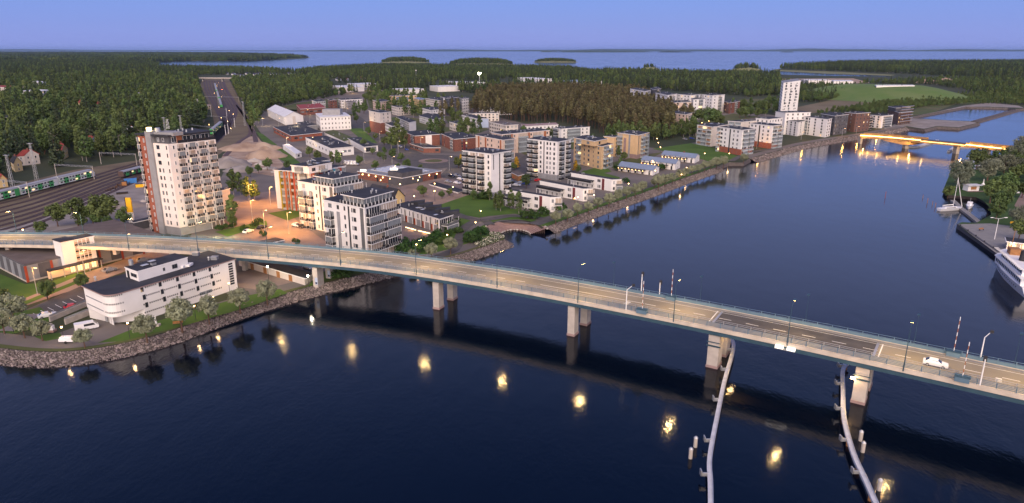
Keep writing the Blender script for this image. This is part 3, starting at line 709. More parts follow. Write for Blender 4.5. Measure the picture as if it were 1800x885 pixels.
# ---- row house with sawtooth roof
r, A, B_, C, D, z = block('row_house', 'white row house with sawtooth dark roof and rust-red door panels', 'row house', (694, 361), (772, 385), (796, 377), base=(774, 410), floors=2,
      lf=[('p', .08 + .19 * i, 1.0, 0, 1, 'red_panel') for i in range(5)] + [('p', .17 + .19 * i, 2.6, 0, 1, 'grey_wall') for i in range(5)] + [('w', .16 + .19 * i, .5, 1, 2, 1.9) for i in range(5)] + [('s', .96, .8, 0, 2)],
      rf=[('s', .1, .8, 0, 2), ('b', .55, 7.5, 0, 2, 'grey', 3.0)], vents=10)
for i in range(5):
    p = A + (B_ - A) * (.05 + .19 * i); MB().box(-.05, .05, -.9, .02, 0, z - GZ - .4, 'trim_dark').build('fin_wall', r).location = (p.x - r.location.x, p.y - r.location.y, 0); r.children[-1].rotation_euler.z = fr(A, B_)[1]
    q = p + (B_ - A) * .16 + (C - B_).normalized() * 9; MB().prism([(-3, -1.5), (3, -1.5), (3, 1.5), (-3, 1.5)], 0, .9, 'roof_dark', None, [0, .7, .7, 0]).build('dormer', r).location = (q.x - r.location.x, q.y - r.location.y, z - GZ)
# ---- gabled houses
def gable(name, label, cat, L, Mc, Rc, z=None, base=None, wall='cream_wall', roof='roof_red', rise=2.4, floors=2, lf=(('auto', 3.2, 1.0),), rf=(('auto', 3.2, 1.0),), along='L', group=None, root=None, zb=GZ, lit=.03):
    """Eaves corners left, near, right; the ridge runs along the left or the right face."""
    if z is None: z = hgt(base, Mc, zb)
    A, B_, C = un(*L, z), un(*Mc, z), un(*Rc, z); D = A + C - B_
    root = root or empty(name, (B_.x, B_.y, zb), label, cat, group)
    o = lambda p, h: (p.x - root.location.x, p.y - root.location.y, h - root.location.z)
    if along == 'L': g0, g1 = (B_ + C) / 2, (A + D) / 2; ring = [(B_, C, g0), (D, A, g1)]
    else: g0, g1 = (A + B_) / 2, (C + D) / 2; ring = [(A, B_, g0), (C, D, g1)]
    m = MB(); m.prism([o(p, 0)[:2] for p in (A, B_, C, D)], zb - root.location.z, z - root.location.z, wall)
    for p, q, g in ring: m.poly([o(p, z), o(q, z), o(g, z + rise)], wall)
    m.build('wall', root)
    m = MB(); ax = (g0 - g1).normalized() * .4; G0, G1 = g0 + ax, g1 - ax; t = .22
    ends = ((B_, A, 1), (C, D, -1)) if along == 'L' else ((A, D, 1), (B_, C, -1))
    for p, q, s in ends:
        p2, q2 = p + ax, q - ax; out = (p - g0).normalized() * .45; p2 = p2 + out; q2 = q2 + out; ez = z - .25
        a, b, c_, d = o(p2, ez), o(q2, ez), o(G1, z + rise), o(G0, z + rise)
        up = lambda v: (v[0], v[1], v[2] + t)
        for fce in ([up(a), up(b), up(c_), up(d)], [a, d, c_, b], [a, b, up(b), up(a)], [d, a, up(a), up(d)], [b, c_, up(c_), up(b)]): m.poly(fce, roof)
    ro = m.build('roof', root)
    pz = (g0 * .6 + g1 * .4); MB().box(-.4, .4, -.4, .4, -.5, 1.0, 'brick').build('chimney', root).location = o(pz, z + rise)
    face(root, A, B_, zb, z, floors, lf, 'trim_white', lit); face(root, B_, C, zb, z, floors, rf, 'trim_white', lit)
    root['_c'] = [A.x, A.y, B_.x, B_.y, C.x, C.y, z]
    return root
gable('gabled_house', 'yellow wooden house with dark blue roof beside the brick supermarket square', 'house', (645, 343), (690, 353), (711, 345), z=8, wall='yellow_wall', roof='roof_dark', rise=4.0, rf=[('w', .3, 1.0), ('w', .7, 1.0), ('d', .5, 2.4, 0, 1)], lf=[('auto', 4, 1.0)])
# ---- brick supermarket
r, A, B_, C, D, z = block('supermarket', 'low red brick supermarket with grey metal roof and lit wall lamps', 'supermarket', (629, 301), (707, 313), (775, 300), base=(708, 327), floors=1, wall='brick', roof='roof_grey', vents=3,
      lf=[('w', .3, 1.2, 0, 1, .8), ('d', .45, 1.4, 0, 1)], rf=[('w', .75, 1.0, 0, 1, .8), ('d', .85, 2.4, 0, 1)])
for f0, f1, pts in ((A, B_, (.12, .26, .42, .58, .74)), (B_, C, (.25, .42, .68, .88))):
    for t in pts:
        q = f0 + (f1 - f0) * t; rz = fr(f0, f1)[1]; n = Vector((math.sin(rz), -math.cos(rz), 0)) * .25
        link('wall_lamp', cached('wl', lambda: MB().box(-.15, .15, -.12, .12, 0, .5, 'lamp_glow').mesh('wall_lamp')), r, (q.x + n.x - r.location.x, q.y + n.y - r.location.y, 2.6), rz)
hv = [B_ + (A - B_) * .30 - (C - B_) * .01, B_ - (C - B_) * .01 - (A - B_) * .01, B_ + (C - B_) * .50 - (A - B_) * .01, B_ + (C - B_) * .5 + (A - B_) * .3]
MB().prism([(p.x - r.location.x, p.y - r.location.y) for p in hv], 0, z - GZ + 2.6, 'dark_wall', 'roof_dark').build('entrance_block', r)
for t, s in ((.92, A), (.35, B_)):
    pass
q = A + (B_ - A) * .08 + (C - B_) * .05; MB().box(-1.6, 1.6, -.2, .2, 0, 1.0, 'sign_lit').build('lit_sign', r).location = (q.x - r.location.x, q.y - r.location.y, z - GZ)
q = B_ + (C - B_) * .12 + (A - B_) * .28; MB().box(-2, 2, -.2, .2, 0, 1.1, 'sign_lit').build('lit_sign', r).location = (q.x - r.location.x, q.y - r.location.y, z - GZ + 2.6)
for i in range(5):
    q = A + (B_ - A) * .5 + (C - B_) * (.25 + .13 * i); o_ = MB().box(-14, 14, -1.2, 1.2, 0, .4, 'glass_pale').build('rooflight', r); o_.location = (q.x - r.location.x, q.y - r.location.y, z - GZ - .02); o_.rotation_euler.z = fr(A, B_)[1]
# ---- white towers beside the river houses
block('apartment_tower', 'white eight-storey tower with three dark balcony columns beside the big lawn', 'apartment tower', (813.6, 264.5), (863, 270.5), (898.3, 264.8), base=(866, 349), floors=8, plinth=(2.6, 'grey_wall'),
      lf=[('b', .11, 3.0, 0, 8, 'dark'), ('b', .36, 3.6, 0, 8, 'dark'), ('b', .67, 3.4, 0, 8, 'dark'), ('p', .51, .4, 0, 8, 'maroon_panel'), ('w', .91, .9)], rf=[('s', .12, .3, 5, 8), ('s', .42, .5, 0, 8), ('b', .76, 4.0, 0, 8, 'dark')], vents=7)
block('apartment_tower', 'white eight-storey tower with regular small windows above the parked cars', 'apartment tower', (927.7, 244), (980, 249.5), (1003.5, 244.6), base=(980, 318), floors=8, plinth=(3.0, 'grey_wall'),
      lf=[('b', .10, 2.9, 0, 8, 'dark'), ('b', .29, 2.9, 0, 8, 'dark'), ('w', .45, 1.1), ('s', .56, .5, 1, 8), ('w', .67, 1.1), ('w', .77, .9), ('w', .90, 1.1)], rf=[('b', .25, 3.2, 0, 8, 'dark'), ('b', .75, 3.2, 0, 8, 'dark')], vents=8)
r, *_ = block('ochre_apartment_house', 'ochre brick apartment house with stepped roof beside the white tower', 'apartment house', (1009, 247.5), (1057.5, 257.4), (1077, 252.9), base=(1056.6, 298.6), floors=5, wall='ochre_wall',
      lf=[('w', .06, 1.0), ('b', .22, 3.4, 0, 5, 'glass'), ('w', .40, 1.0), ('w', .56, 1.6), ('w', .73, .5), ('w', .90, 1.6)], rf=[('b', .35, 4.5, 0, 5, 'glass'), ('b', .75, 3.4, 0, 5, 'glass')], vents=4)
z0 = r['_c'][6]
block('', '', '', (1009, 241.8), (1045, 248.2), (1067, 243.5), z=z0 + 2.9, zb=z0 - .3, floors=1, wall='ochre_wall', root=r, part='upper_storey', roofname='upper_roof', lf=[('b', .3, 3.4, 0, 1, 'glass'), ('w', .7, 2.4)], rf=[('w', .4, 2)], vents=8)
block('ochre_apartment_house', 'ochre brick apartment house with purple plinth at the edge of the pine wood', 'apartment house', (1086, 233.4), (1121.6, 237.6), (1140.6, 232.8), base=(1122, 280), floors=6, wall='ochre_wall', plinth=(2.8, 'roof_pink'),
      lf=[('b', .15, 3.6, 0, 6, 'glass'), ('p', .38, 2.0, 1, 5, 'roof_pink'), ('w', .38, 1.6, 1, 5), ('p', .60, 1.4, 0, 6, 'grey_wall'), ('w', .60, 1.2)], rf=[('s', .08, .4, 1, 6), ('b', .42, 4.2, 0, 6, 'glass'), ('b', .80, 3.0, 0, 6, 'glass')], vents=8)
block('ochre_wing', 'ochre brick wing with tall flagpole joined to the purple-plinth apartment house', 'apartment house', (1076, 240.5), (1080, 241.2), (1092, 239), base=(1081, 276), floors=5, wall='ochre_wall', lf=(), rf=[('w', .3, 1.0)], vents=1, depth=-8)
# ---- white riverside terraces with a lean-to roof
for i, (L_, M_, R_, bs, wd) in enumerate((((889, 333.5), (967, 346.5), (986, 346.5), (967, 373.5), 'next to the big lawn'), ((949, 318), (1025, 332), (1042, 331.5), (1026, 354.5), 'in the middle of the row of three'), ((1004, 304), (1075.5, 316), (1092, 315.5), (1076, 337), 'just below the ochre apartment houses'))):
    r, A, B_, C, D, z = block('white_terrace', 'long white two-storey terrace with sunken balcony strip ' + wd, 'terrace', L_, M_, R_, base=bs, floors=2, over=.25, vents=1,
        lf=[('w', .68, .9), ('p', .80, 1.5, 0, 2, 'maroon_panel'), ('w', .80, 1.2), ('w', .72, .9)], rf=[('w', .25, .9), ('b', .78, 3.0, 0, 2, 'grey', 1.5)])
    e = (B_ - A); rz = fr(A, B_)[1]; n = Vector((math.sin(rz), -math.cos(rz), 0)); Lh = e.length
    q = A + e * .30 + n * .1
    m = MB(); w = Lh * .29
    m.box(-w, w, -2.8, .02, z - GZ - 2.2, z - GZ - 1.95, 'roof_dark').box(-w, w, -2.6, .02, 2.7, 2.95, 'trim_white').box(-w, w, -2.65, -2.55, 2.95, 3.9, 'rail_dark')
    for j in range(9): m.box(-w + j * w / 4 - .06, -w + j * w / 4 + .06, -2.6, -2.48, 0, z - GZ - 2.2, 'trim_white')
    o_ = m.build('gallery', r); o_.location = (q.x - r.location.x, q.y - r.location.y, 0); o_.rotation_euler.z = rz
    face(r, A + n * .02, A + e * .6 + n * .02, GZ, z - 2.2, 2, [('auto', 3.0, 1.0)], 'trim_white', .05)
# ---- blue roofed terraces
for L_, M_, R_, bs, wd in (((1087, 291.5), (1148, 299.5), (1159, 294.5), (1147.5, 309), 'with lit porches facing the promenade trees'), ((1127.6, 281), (1187, 288), (1196, 284), (1187, 299.5), 'standing between its two twins'), ((1163.7, 271.5), (1221.5, 277.8), (1229.8, 273.8), (1221, 287.5), 'next to the sloping lawn')):
    r = gable('blue_roofed_terrace', 'pale terrace under a blue metal roof ' + wd, 'terrace', L_, M_, R_, base=bs, wall='white_wall', roof='roof_blue', rise=1.6, lf=[('auto', 3.6, .9, 1, 2)] + [('d', (i + .5) / 5, 1.0, 0, 1) for i in range(5)], rf=[('w', .5, .9)], lit=.02)
    A, B_ = un(*L_, 7), un(*M_, 7); rz = fr(A, B_)[1]
    for i in range(4):
        q = un(*L_, hgt(bs, M_)); q2 = un(*M_, hgt(bs, M_)); p = q + (q2 - q) * (.12 + .2 * i)
        m = MB().box(-2.0, 2.0, -2.6, -.05, 2.4, 2.6, 'roof_dark').box(-2.0, -1.8, -2.5, -2.3, 0, 2.4, 'trim_dark').box(1.8, 2.0, -2.5, -2.3, 0, 2.4, 'trim_dark').box(-1.3, -1.1, -2.4, -2.2, 2.1, 2.38, 'lamp_glow').box(1.1, 1.3, -2.4, -2.2, 2.1, 2.38, 'lamp_glow')
        o_ = m.build('porch', r); o_.location = (p.x - r.location.x, p.y - r.location.y, 0); o_.rotation_euler.z = rz
# ---- riverside blocks along the town quay
lamella = lambda n: [('b', .28, 5.2, 0, n, 'tint', 1.4), ('b', .76, 5.2, 0, n, 'tint', 1.4)]
block('riverside_block', 'pale block with open white balcony grid at the top of the sloping lawn', 'apartment house', (1226, 219.5), (1253, 223), (1281, 219), base=(1253, 258), floors=5, wall='cream_wall', lf=[('b', .2, 4.2, 0, 5, 'tint', 1.2), ('b', .5, 4.2, 0, 5, 'tint', 1.2), ('b', .8, 4.2, 0, 5, 'tint', 1.2)], rf=[], vents=9)
block('riverside_block', 'white block with rust-red plinth and dark slit beside the sloping lawn', 'apartment house', (1264.5, 223), (1305, 228.6), (1326, 226), base=(1302, 273.5), floors=6, plinth=(4.0, 'orange_brick'), lf=[('b', .03, 2.0, 0, 6, 'tint'), ('w', .13, 1.8), ('w', .30, 1.1), ('s', .50, 1.0, 0, 6), ('w', .66, 1.1), ('w', .83, 1.4)], rf=lamella(6), vents=8)
block('riverside_block', 'pale upper block with roof terrace frames behind the rust-plinth blocks', 'apartment house', (1280, 212.8), (1304.5, 214.4), (1330.5, 212), base=(1303, 250), floors=6, wall='cream_wall', lf=[('b', .3, 4, 3, 6, 'tint'), ('b', .75, 4, 3, 6, 'tint')], rf=[('w', .5, 1)], vents=5)
block('riverside_block', 'white block with rust-red plinth between two balcony glass fronts on the quay', 'apartment house', (1318.6, 216.8), (1358, 221.2), (1376, 219), base=(1354.8, 262), floors=6, plinth=(4.0, 'orange_brick'), lf=[('w', .10, 1.8), ('w', .27, 1.1), ('s', .45, 1.0, 0, 6), ('w', .62, 1.1), ('w', .84, 1.4)], rf=lamella(6), vents=6)
block('riverside_block', 'white block with chequered open loggias on the quay', 'apartment house', (1360, 208.5), (1404, 214.6), (1420, 211), base=(1404.7, 240), floors=6, lf=[('b', .34, 3.4, 0, 6, 'dark', .6), ('w', .56, 1.7), ('w', .72, 1.7), ('b', .12, 3.0, 0, 6, 'dark', .5), ('w', .88, 1.5)], rf=[('w', .3, 1.2), ('b', .75, 3, 0, 6, 'glass')], vents=4)
block('riverside_block', 'white flat-roofed block with roof pavilion behind the chequered loggia block', 'apartment house', (1329, 207.8), (1352, 209.6), (1376, 207), z=19, floors=5, lf=[('auto', 3.5, 1.2)], rf=[('auto', 3.5, 1.2)], vents=3)
block('riverside_block', 'white block with scattered dark windows beside the brown brick blocks', 'apartment house', (1400, 203.5), (1454, 209.8), (1462.5, 207.8), base=(1447, 242), floors=6, lf=[('w', .36, 2.4, 0, 6, 1.7), ('w', .45, 1.2, 0, 6, 1.7), ('w', .22, 1.8, 0, 6, 1.6), ('w', .64, 1.4, 0, 6, 1.6), ('w', .86, 1.4, 0, 6, 1.6)], rf=[('w', .3, 1.6), ('w', .7, 1.6)], vents=5, gl=['glass_dark'], frame='trim_dark')
block('riverside_block', 'white annex below the white high-rise with dark corner window', 'apartment house', (1379, 198), (1381, 198.4), (1425, 197.4), z=20, floors=6, depth=-14, rf=[('auto', 4, 1.3, 3, 6)], vents=4)
block('brown_brick_block', 'brown brick block with dark corner balconies and lit ground floor', 'apartment house', (1457, 207.5), (1474, 208.4), (1489.5, 206.8), base=(1475, 236), floors=5, wall='dark_brick', lf=[('b', .8, 3, 0, 5, 'dark')], rf=[('w', .2, 1.0), ('w', .5, 1.0), ('w', .8, 1.0)], vents=4, gl=['glass_pale', 'glass_grey'], lit=.1)
block('brown_brick_block', 'low-roofed grey and brown block behind the brown brick blocks', 'apartment house', (1444, 200), (1468, 204), (1492, 201), z=18, floors=5, wall='dark_wall', lf=[('auto', 4, 1.4)], rf=[('auto', 4, 1.4)], vents=4)
block('brown_brick_block', 'brown brick block with few windows next to the lit bridge head', 'apartment house', (1497.5, 205.2), (1519.5, 207), (1534, 203.6), base=(1519.7, 231), floors=5, wall='dark_brick', lf=[('w', .35, 1.5), ('w', .8, 1.5)], rf=[('b', .3, 4, 0, 5, 'dark'), ('b', .8, 3.4, 0, 5, 'dark')], vents=4, gl=['glass_pale'])
block('brown_brick_block', 'brown brick rear block with bright window behind the lit bridge head', 'apartment house', (1486, 197.5), (1505, 199.6), (1530, 198), z=18, floors=5, wall='dark_brick', lf=[('w', .6, 1.2)], rf=[('auto', 4, 1.2)], vents=3)
block('riverside_block', 'white block with long white balcony bands beside the scaffolded building', 'apartment house', (1528.6, 202), (1550.5, 204), (1570, 202), base=(1548.5, 226), floors=5, lf=[('w', .40, 1.6), ('w', .75, 1.6)], rf=[('b', .5, 13, 0, 5, 'grey', 1.3)], vents=3)
r, A, B_, C, D, z = block('scaffolded_building', 'brown unfinished building wrapped in scaffolding at the end of the quay', 'building', (1561, 192), (1580.6, 198), (1602.5, 195.5), base=(1580, 220.5), floors=6, wall='dark_brick', lf=[('auto', 4, 1.2)], rf=[('auto', 3.6, 1.3)], vents=4)
for i in range(6):
    rz = fr(B_, C)[1]; p = (B_ + C) / 2 + Vector((math.sin(rz), -math.cos(rz), 0)) * 1.2; Lh = (C - B_).length
    o_ = MB().box(-Lh / 2, Lh / 2, -.6, .6, 0, .12, 'wood').box(-Lh / 2, Lh / 2, -.62, -.56, .5, 1.1, 'steel').build('scaffold_deck', r); o_.location = (p.x - r.location.x, p.y - r.location.y, 2.6 + i * 2.7); o_.rotation_euler.z = rz
block('', '', '', (1562, 187), (1575, 190), (1600, 188.5), z=z + 3.2, zb=z - .3, floors=1, wall='dark_wall', root=r, part='upper_storey', roofname='upper_roof', vents=0)
# white high-rise with sloped top
r, A, B_, C, D, z = block('white_highrise', 'slim white high-rise with scattered square windows and slanted top', 'tower', (1373.5, 143), (1377.4, 146), (1407, 145), base=(1372.5, 204), floors=11, wall='white_wall', roof='roof_grey', rf=[], lf=[('auto', 4, 1.0)], vents=0, dz=[.5, 0, 2.0, 2.5], over=.05)
rr = random.Random(3)
Lr = (C - B_).length; rz = fr(B_, C)[1]; e = (C - B_) / Lr
for f in range(11):
    for c in (.16, .46, .76):
        w = rr.choice((1.1, 2.2, 2.2)); s = (c + rr.uniform(-.03, .05)) * Lr; h = w
        link('window', win_mesh(w, h, 'trim_dark', rr.choice(['glass_dark', 'glass_dark', 'glass_grey'])), r, (B_.x + e.x * s - r.location.x, B_.y + e.y * s - r.location.y, 3 + f * 3.0), rz)
        if rr.random() < .6:
            s += 2.0; link('window', win_mesh(1.1, 1.2, 'trim_dark', 'glass_dark'), r, (B_.x + e.x * s - r.location.x, B_.y + e.y * s - r.location.y, 3.3 + f * 3.0), rz)
# ---- white office with ribbon windows on the near bank
oz = 11.2
oA, oB, oC = un(146, 501.5, oz), un(190, 521, oz), un(412, 455.5, oz)
office = empty('white_office', (oB.x, oB.y, GZ), 'long white office with rounded corner and thin dashed window bands by the river', 'office building')
lo = lambda p: (p.x - oB.x, p.y - oB.y)
uA = (oA - oB).normalized(); uC = (oC - oB).normalized(); oD = oA + oC - oB
Lc = (oC - oB).length; La = (oA - oB).length
rad = 3.6; arc = []
for i in range(7):
    t = i / 6; arc.append(oB + uA * rad * (1 - t) ** 2 + uC * rad * t ** 2)
foot = [oA] + arc + [oC, oD]
up = [lo(p) for p in foot]
MB().prism(up, 3.0, oz - GZ - .3, 'white_wall').build('wall', office)
cut = [oA + uC * .2, oB + uA * 5 + uC * 2.0, oB + uC * 8.5, oC, oD]
MB().prism([lo(p) for p in cut], 0, 3.0, 'white_wall').build('ground_floor', office)
gc = (oA + oC) / 2
MB().prism([lo(p + (p - gc).normalized() * .5) for p in foot], oz - GZ - .3, oz - GZ, 'roof_pink', 'roof_dark').build('roof', office)
fl = 4; fh = (oz - GZ - .3) / fl; rzC = fr(oB, oC)[1]; nC = Vector((math.sin(rzC), -math.cos(rzC), 0))
for f in range(fl):
    z = f * fh + 1.75; m = MB(); s = 8.5; big = [9.5 + f * -.3 + i * 5.0 for i in range(20) if 9.5 + i * 5.0 < Lc - 5] if f else []
    while s < Lc - 5:
        if not any(abs(s - b_) < .62 for b_ in big): m.box(s - .13, s + .13, -.05, .02, z, z + .42, 'glass_dark')
        s += .56
    o_ = tag(m.build('window_band', office), kind='stuff'); o_.location = (*lo(oB), 0); o_.rotation_euler.z = rzC
    for s in big:
        p = oB + uC * s; link('window', win_mesh(.8, 1.35, 'trim_dark', 'glass_dark'), office, (*lo(p), z - .75), rzC)
    m = MB(); pts = [oA] + arc
    if f > 0:
        for a, b in zip(arc[:-1], arc[1:]):
            rz = fr(a, b)[1]
            for j in range(2):
                p = a + (b - a) * ((j + .5) / 2); n = Vector((math.sin(rz), -math.cos(rz), 0)); t = (b - a).normalized()
                q0, q1 = p - t * .11 + n * .04, p + t * .11 + n * .04
                m.poly([(*lo(q0), z), (*lo(q1), z), (*lo(q1), z + .45), (*lo(q0), z + .45)], 'glass_dark')
        if m.v: tag(m.build('window_band', office), kind='stuff')
        m = MB(); m.box(.6, La - rad - .5, -.04, .02, z + .1, z + .4, 'roof_grey'); o_ = m.build('wall_groove', office); o_.location = (*lo(oA), 0); o_.rotation_euler.z = fr(oA, oB)[1]
for i in range(9):
    p = oC - uC * 1.6; link('louvre_window', cached('lv', lambda: MB().box(-.7, .7, -.05, .02, 0, .55, 'glass_dark').mesh('louvre_window')), office, (*lo(p), 1.8 + i * .75), rzC)
p = oC - uC * 10.5; link('window', win_mesh(4.2, 1.1, 'trim_white', 'glass_grey'), office, (*lo(p), 1.5), rzC)
for i, k in enumerate(('glass_pale', 'trim_white')):
    p = oA + (oB - oA) * (.45 + .25 * i) + uC * 1.5; link('garage_door', win_mesh(2.6, 2.5, 'grey_wall', k), office, (*lo(p), .05), fr(oA, oB)[1])
block('', '', '', (219.5, 469.3), (241.5, 477), (329, 452.2), z=oz + 2.9, zb=oz - .1, floors=1, root=office, part='roof_pavilion', roofname='pavilion_roof', over=.1, lf=[('w', .65, 3.0, 0, 1, 1.0), ('d', .2, 1.2, 0, 1)], rf=[('w', .72, 1.6, 0, 1, 1.2), ('w', .5, .6, 0, 1, .9)], vents=3)
for px, py, ty in ((316, 471, 0), (327, 469, 0), (345, 449, 1), (377.5, 456.5, 1), (367, 458, 2), (168, 493, 2), (231, 466, 3)):
    p = un(px, py, oz + (2.9 if ty == 3 else 0))
    m = [lambda: MB().box(-1.6, 1.6, -1.2, 1.2, .3, .9, 'trim_white').box(-1.4, -1.2, -1, -.8, 0, .3, 'steel').box(1.2, 1.4, .8, 1, 0, .3, 'steel').tube((0, 0, .9), (0, 0, 1.0), .9, .9, 'roof_grey', 10), lambda: MB().box(-.9, .9, -.7, .7, 0, .9, 'roof_grey').box(-.95, .95, -.75, .75, .9, 1.0, 'steel'), lambda: MB().tube((0, 0, 0), (0, 0, .9), .25, .25, 'steel', 8).tube((0, 0, .9), (0, 0, 1.1), .4, .3, 'steel', 8), lambda: MB().tube((0, 0, 0), (0, 0, 1.5), .6, .6, 'steel', 12)][ty]()
    m.build(('cooling_unit', 'roof_vent', 'roof_vent', 'exhaust_drum')[ty], office).location = (*lo(p), oz - GZ - .02 + (2.9 if ty == 3 else 0))
# ---- brown roofed hall that reaches under the bridge
hz = 7.6
hB, hC, hD = un(41.5, 466, hz), un(283, 412, hz), un(201, 386, hz)
hA = hD - hC + hB
hall = empty('sports_hall', (hB.x, hB.y, GZ), 'big grey hall with flat brown roof and red corner strips under the bridge', 'hall')
lo = lambda p: (p.x - hB.x, p.y - hB.y)
MB().prism([lo(p) for p in (hA, hB, hC, hD)], 0, hz - GZ - .5, 'grey_wall').build('wall', hall)
MB().prism([lo(p) for p in (hA, hB, hC, hD)], hz - GZ - .5, hz - GZ, 'dark_wall', 'roof_brown').build('roof', hall)
MB().prism([lo(p + (p - (hA + hC) / 2).normalized() * .15) for p in (hA, hB, hC, hD)], 0, .5, 'concrete').build('plinth', hall)
for a, b, n in ((hA, hB, 12), (hB, hC, 12)):
    rz = fr(a, b)[1]; Lh = (b - a).length; w = Lh / n
    for i in range(n):
        p = a + (b - a) * ((i + .5) / n); gray = i % 2
        link('wall_panel', cached(('hp', round(w, 1), gray), lambda: MB().box(-w / 2 + .12, w / 2 - .12, -.10, .02, 0, hz - GZ - 1.1, 'dark_wall' if gray else 'roof_grey').mesh('wall_panel')), hall, (*lo(p), .55), rz)
        if (b - hC).length < .1 and i in (0, 2, 6, 8, 10):
            q = a + (b - a) * (i / n + .005); link('red_strip', cached('rs', lambda: MB().box(-.35, .35, -.22, .02, 0, hz - GZ - .5, 'red_panel').mesh('red_strip')), hall, (*lo(q), 0), rz)
rzh = fr(hB, hC)[1]; eh = (hC - hB).normalized(); nh = Vector((math.sin(rzh), -math.cos(rzh), 0))
def on_wall(px):      # point of the hall's front wall foot seen at a photo column
    lo_, hi_ = 0.0, 43.0
    for _ in range(40):
        m_ = (lo_ + hi_) / 2; q = hB + eh * m_
        if pr(q.x, q.y, GZ)[0] < px: lo_ = m_
        else: hi_ = m_
    return m_
w0, w1, w2, w3 = (on_wall(v) for v in (78, 112, 133, 168))
s1 = hB + eh * w1; sl_ = w2 - w1; gl_ = w3 - w1
m = MB().prism([(0, -2.0), (sl_, -2.0), (sl_, 3), (0, 3)], 0, 10.6, 'white_wall').prism([(-.2, -2.2), (sl_ + .2, -2.2), (sl_ + .2, 3.2), (-.2, 3.2)], 10.6, 10.9, 'trim_dark', 'roof_dark')
o_ = m.build('stair_tower', hall); o_.location = (*lo(s1), 0); o_.rotation_euler.z = rzh
m = MB().prism([(sl_ + .1, -1.6), (gl_, -1.6), (gl_, 3), (sl_ + .1, 3)], 0, 10.2, 'glass_warm').prism([(sl_ + .2, -2.0), (gl_ + .4, -2.0), (gl_ + .4, 3.2), (sl_ + .2, 3.2)], 10.2, 10.5, 'trim_white', 'roof_dark').box(gl_ - 1.2, gl_ + .1, -1.9, 3, 0, 10.2, 'trim_white')
gw = (gl_ - 1.2 - sl_)
for i in range(5): m.box(sl_ + .1 + i * gw / 4, sl_ + .3 + i * gw / 4, -1.72, -1.6, 3.4, 10.2, 'trim_white')
for i in range(4): m.box(sl_ + .1, gl_ - 1.2, -1.70, -1.6, 3.4 + i * 2.1, 3.55 + i * 2.1, 'trim_white')
for i in range(3): m.box(sl_ + .3, gl_ - 1.2, -1.66, -1.6, 4.2 + i * 2.1, 4.7 + i * 2.1, 'glass_dark')
o_ = m.build('glazed_foyer', hall); o_.location = (*lo(s1), 0); o_.rotation_euler.z = rzh
c0 = w0 - w1
m = MB().box(c0, gl_ + .6, -4.6, -2.1, 2.9, 3.2, 'trim_dark').box(c0 + .3, gl_, -2.15, -2.05, 0, 2.9, 'peach_wall')
for i in range(5): m.box(c0 + .2 + i * (gl_ - c0) / 4.1, c0 + .4 + i * (gl_ - c0) / 4.1, -4.5, -4.3, 0, 2.9, 'steel')
o_ = m.build('canopy', hall); o_.location = (*lo(s1), 0); o_.rotation_euler.z = rzh
for i in range(4):
    p = s1 + eh * (gl_ * (.2 + .22 * i)) + nh * 2.2; link('shop_window', win_mesh(1.6, 2.0, 'trim_dark', 'glass_lit'), hall, (*lo(p), .3), rzh)
def lamp_light(name, loc, power, parent=None, col=(1, .62, .30), r=.25, spot=None):
    l = bpy.data.lights.new(name, 'SPOT' if spot else 'POINT'); l.energy = power; l.color = col; l.shadow_soft_size = r
    if spot: l.spot_size = spot; l.spot_blend = .6
    o = bpy.data.objects.new(name, l); COL.objects.link(o); o.location = loc
    if parent: o.parent = parent
    return o
for i in range(4):
    p = s1 + eh * (c0 + (gl_ - c0) * (i + .5) / 4) + nh * 3.6; lamp_light('canopy_light', (*lo(p), 2.6), 120, hall, (1, .55, .16))
# ---- long shed beneath the bridge
r, A, B_, C, D, z = block('storage_shed', 'long low brick shed with wooden doors under the bridge deck', 'shed', (419, 455), (535, 489), (549, 480), base=(535.6, 502.5), floors=1, wall='cream_wall', over=.5, vents=0, lf=[('p', c, 1.6, 0, 1, 'wood') for c in (.22, .42, .62, .80)], rf=[])
# ---- town blocks behind
AU = (('auto', 3.4, 1.6),)
def tb(label, L, Mc, Rc, name='town_house', cat='apartment house', **kw):
    kw.setdefault('lf', AU); kw.setdefault('rf', AU); kw.setdefault('vents', 4); kw.setdefault('floors', 4)
    return block(name, label, cat, L, Mc, Rc, **kw)
tb('red brick block with white gable eaves beside the roundabout and its flat annex', (709.8, 231.3), (728.8, 239), (772.9, 236), base=(730, 259), floors=3, wall='brick', lf=[('b', .8, 6, 0, 3, 'grey', .5), ('w', .3, 1.0)], rf=[('p', .55, 5, 0, 3, 'white_wall'), ('w', .5, 1.3), ('w', .62, 1.3)])
tb('low red brick annex with ribbon window beside the roundabout', (720.7, 252.5), (744.4, 259.8), (774, 259.6), base=(743.8, 269), floors=1, wall='brick', cat='annex', lf=[('auto', 3.0, 2.4)], rf=[('w', .8, 2.4)], vents=1)
tb('red brick block with burgundy window bands next to the peach block', (776.3, 235.3), (798.6, 244.8), (836.6, 241.4), base=(798.8, 267), floors=4, wall='brick', lf=[('w', .2, 1.5), ('b', .8, 6, 0, 4, 'grey', .5)], rf=[('p', .45, 1.6, 0, 3, 'maroon_panel'), ('w', .35, 1.3), ('w', .55, 1.3)])
tb('peach block with orange window fields and a glass balcony stack on its corner', (836, 237.6), (884, 246.2), (905.3, 243.5), z=15, floors=4, wall='peach_wall', lf=[('p', .12, 1.8, 0, 4, 'orange_panel'), ('w', .2, 1.2), ('p', .38, 1.8, 0, 4, 'orange_panel'), ('w', .46, 1.2), ('w', .6, 1.2), ('w', .85, 1.2), ('p', .92, 1.5, 0, 4, 'orange_panel')], rf=[('b', .45, 7, 0, 4, 'glass', 1.6)])
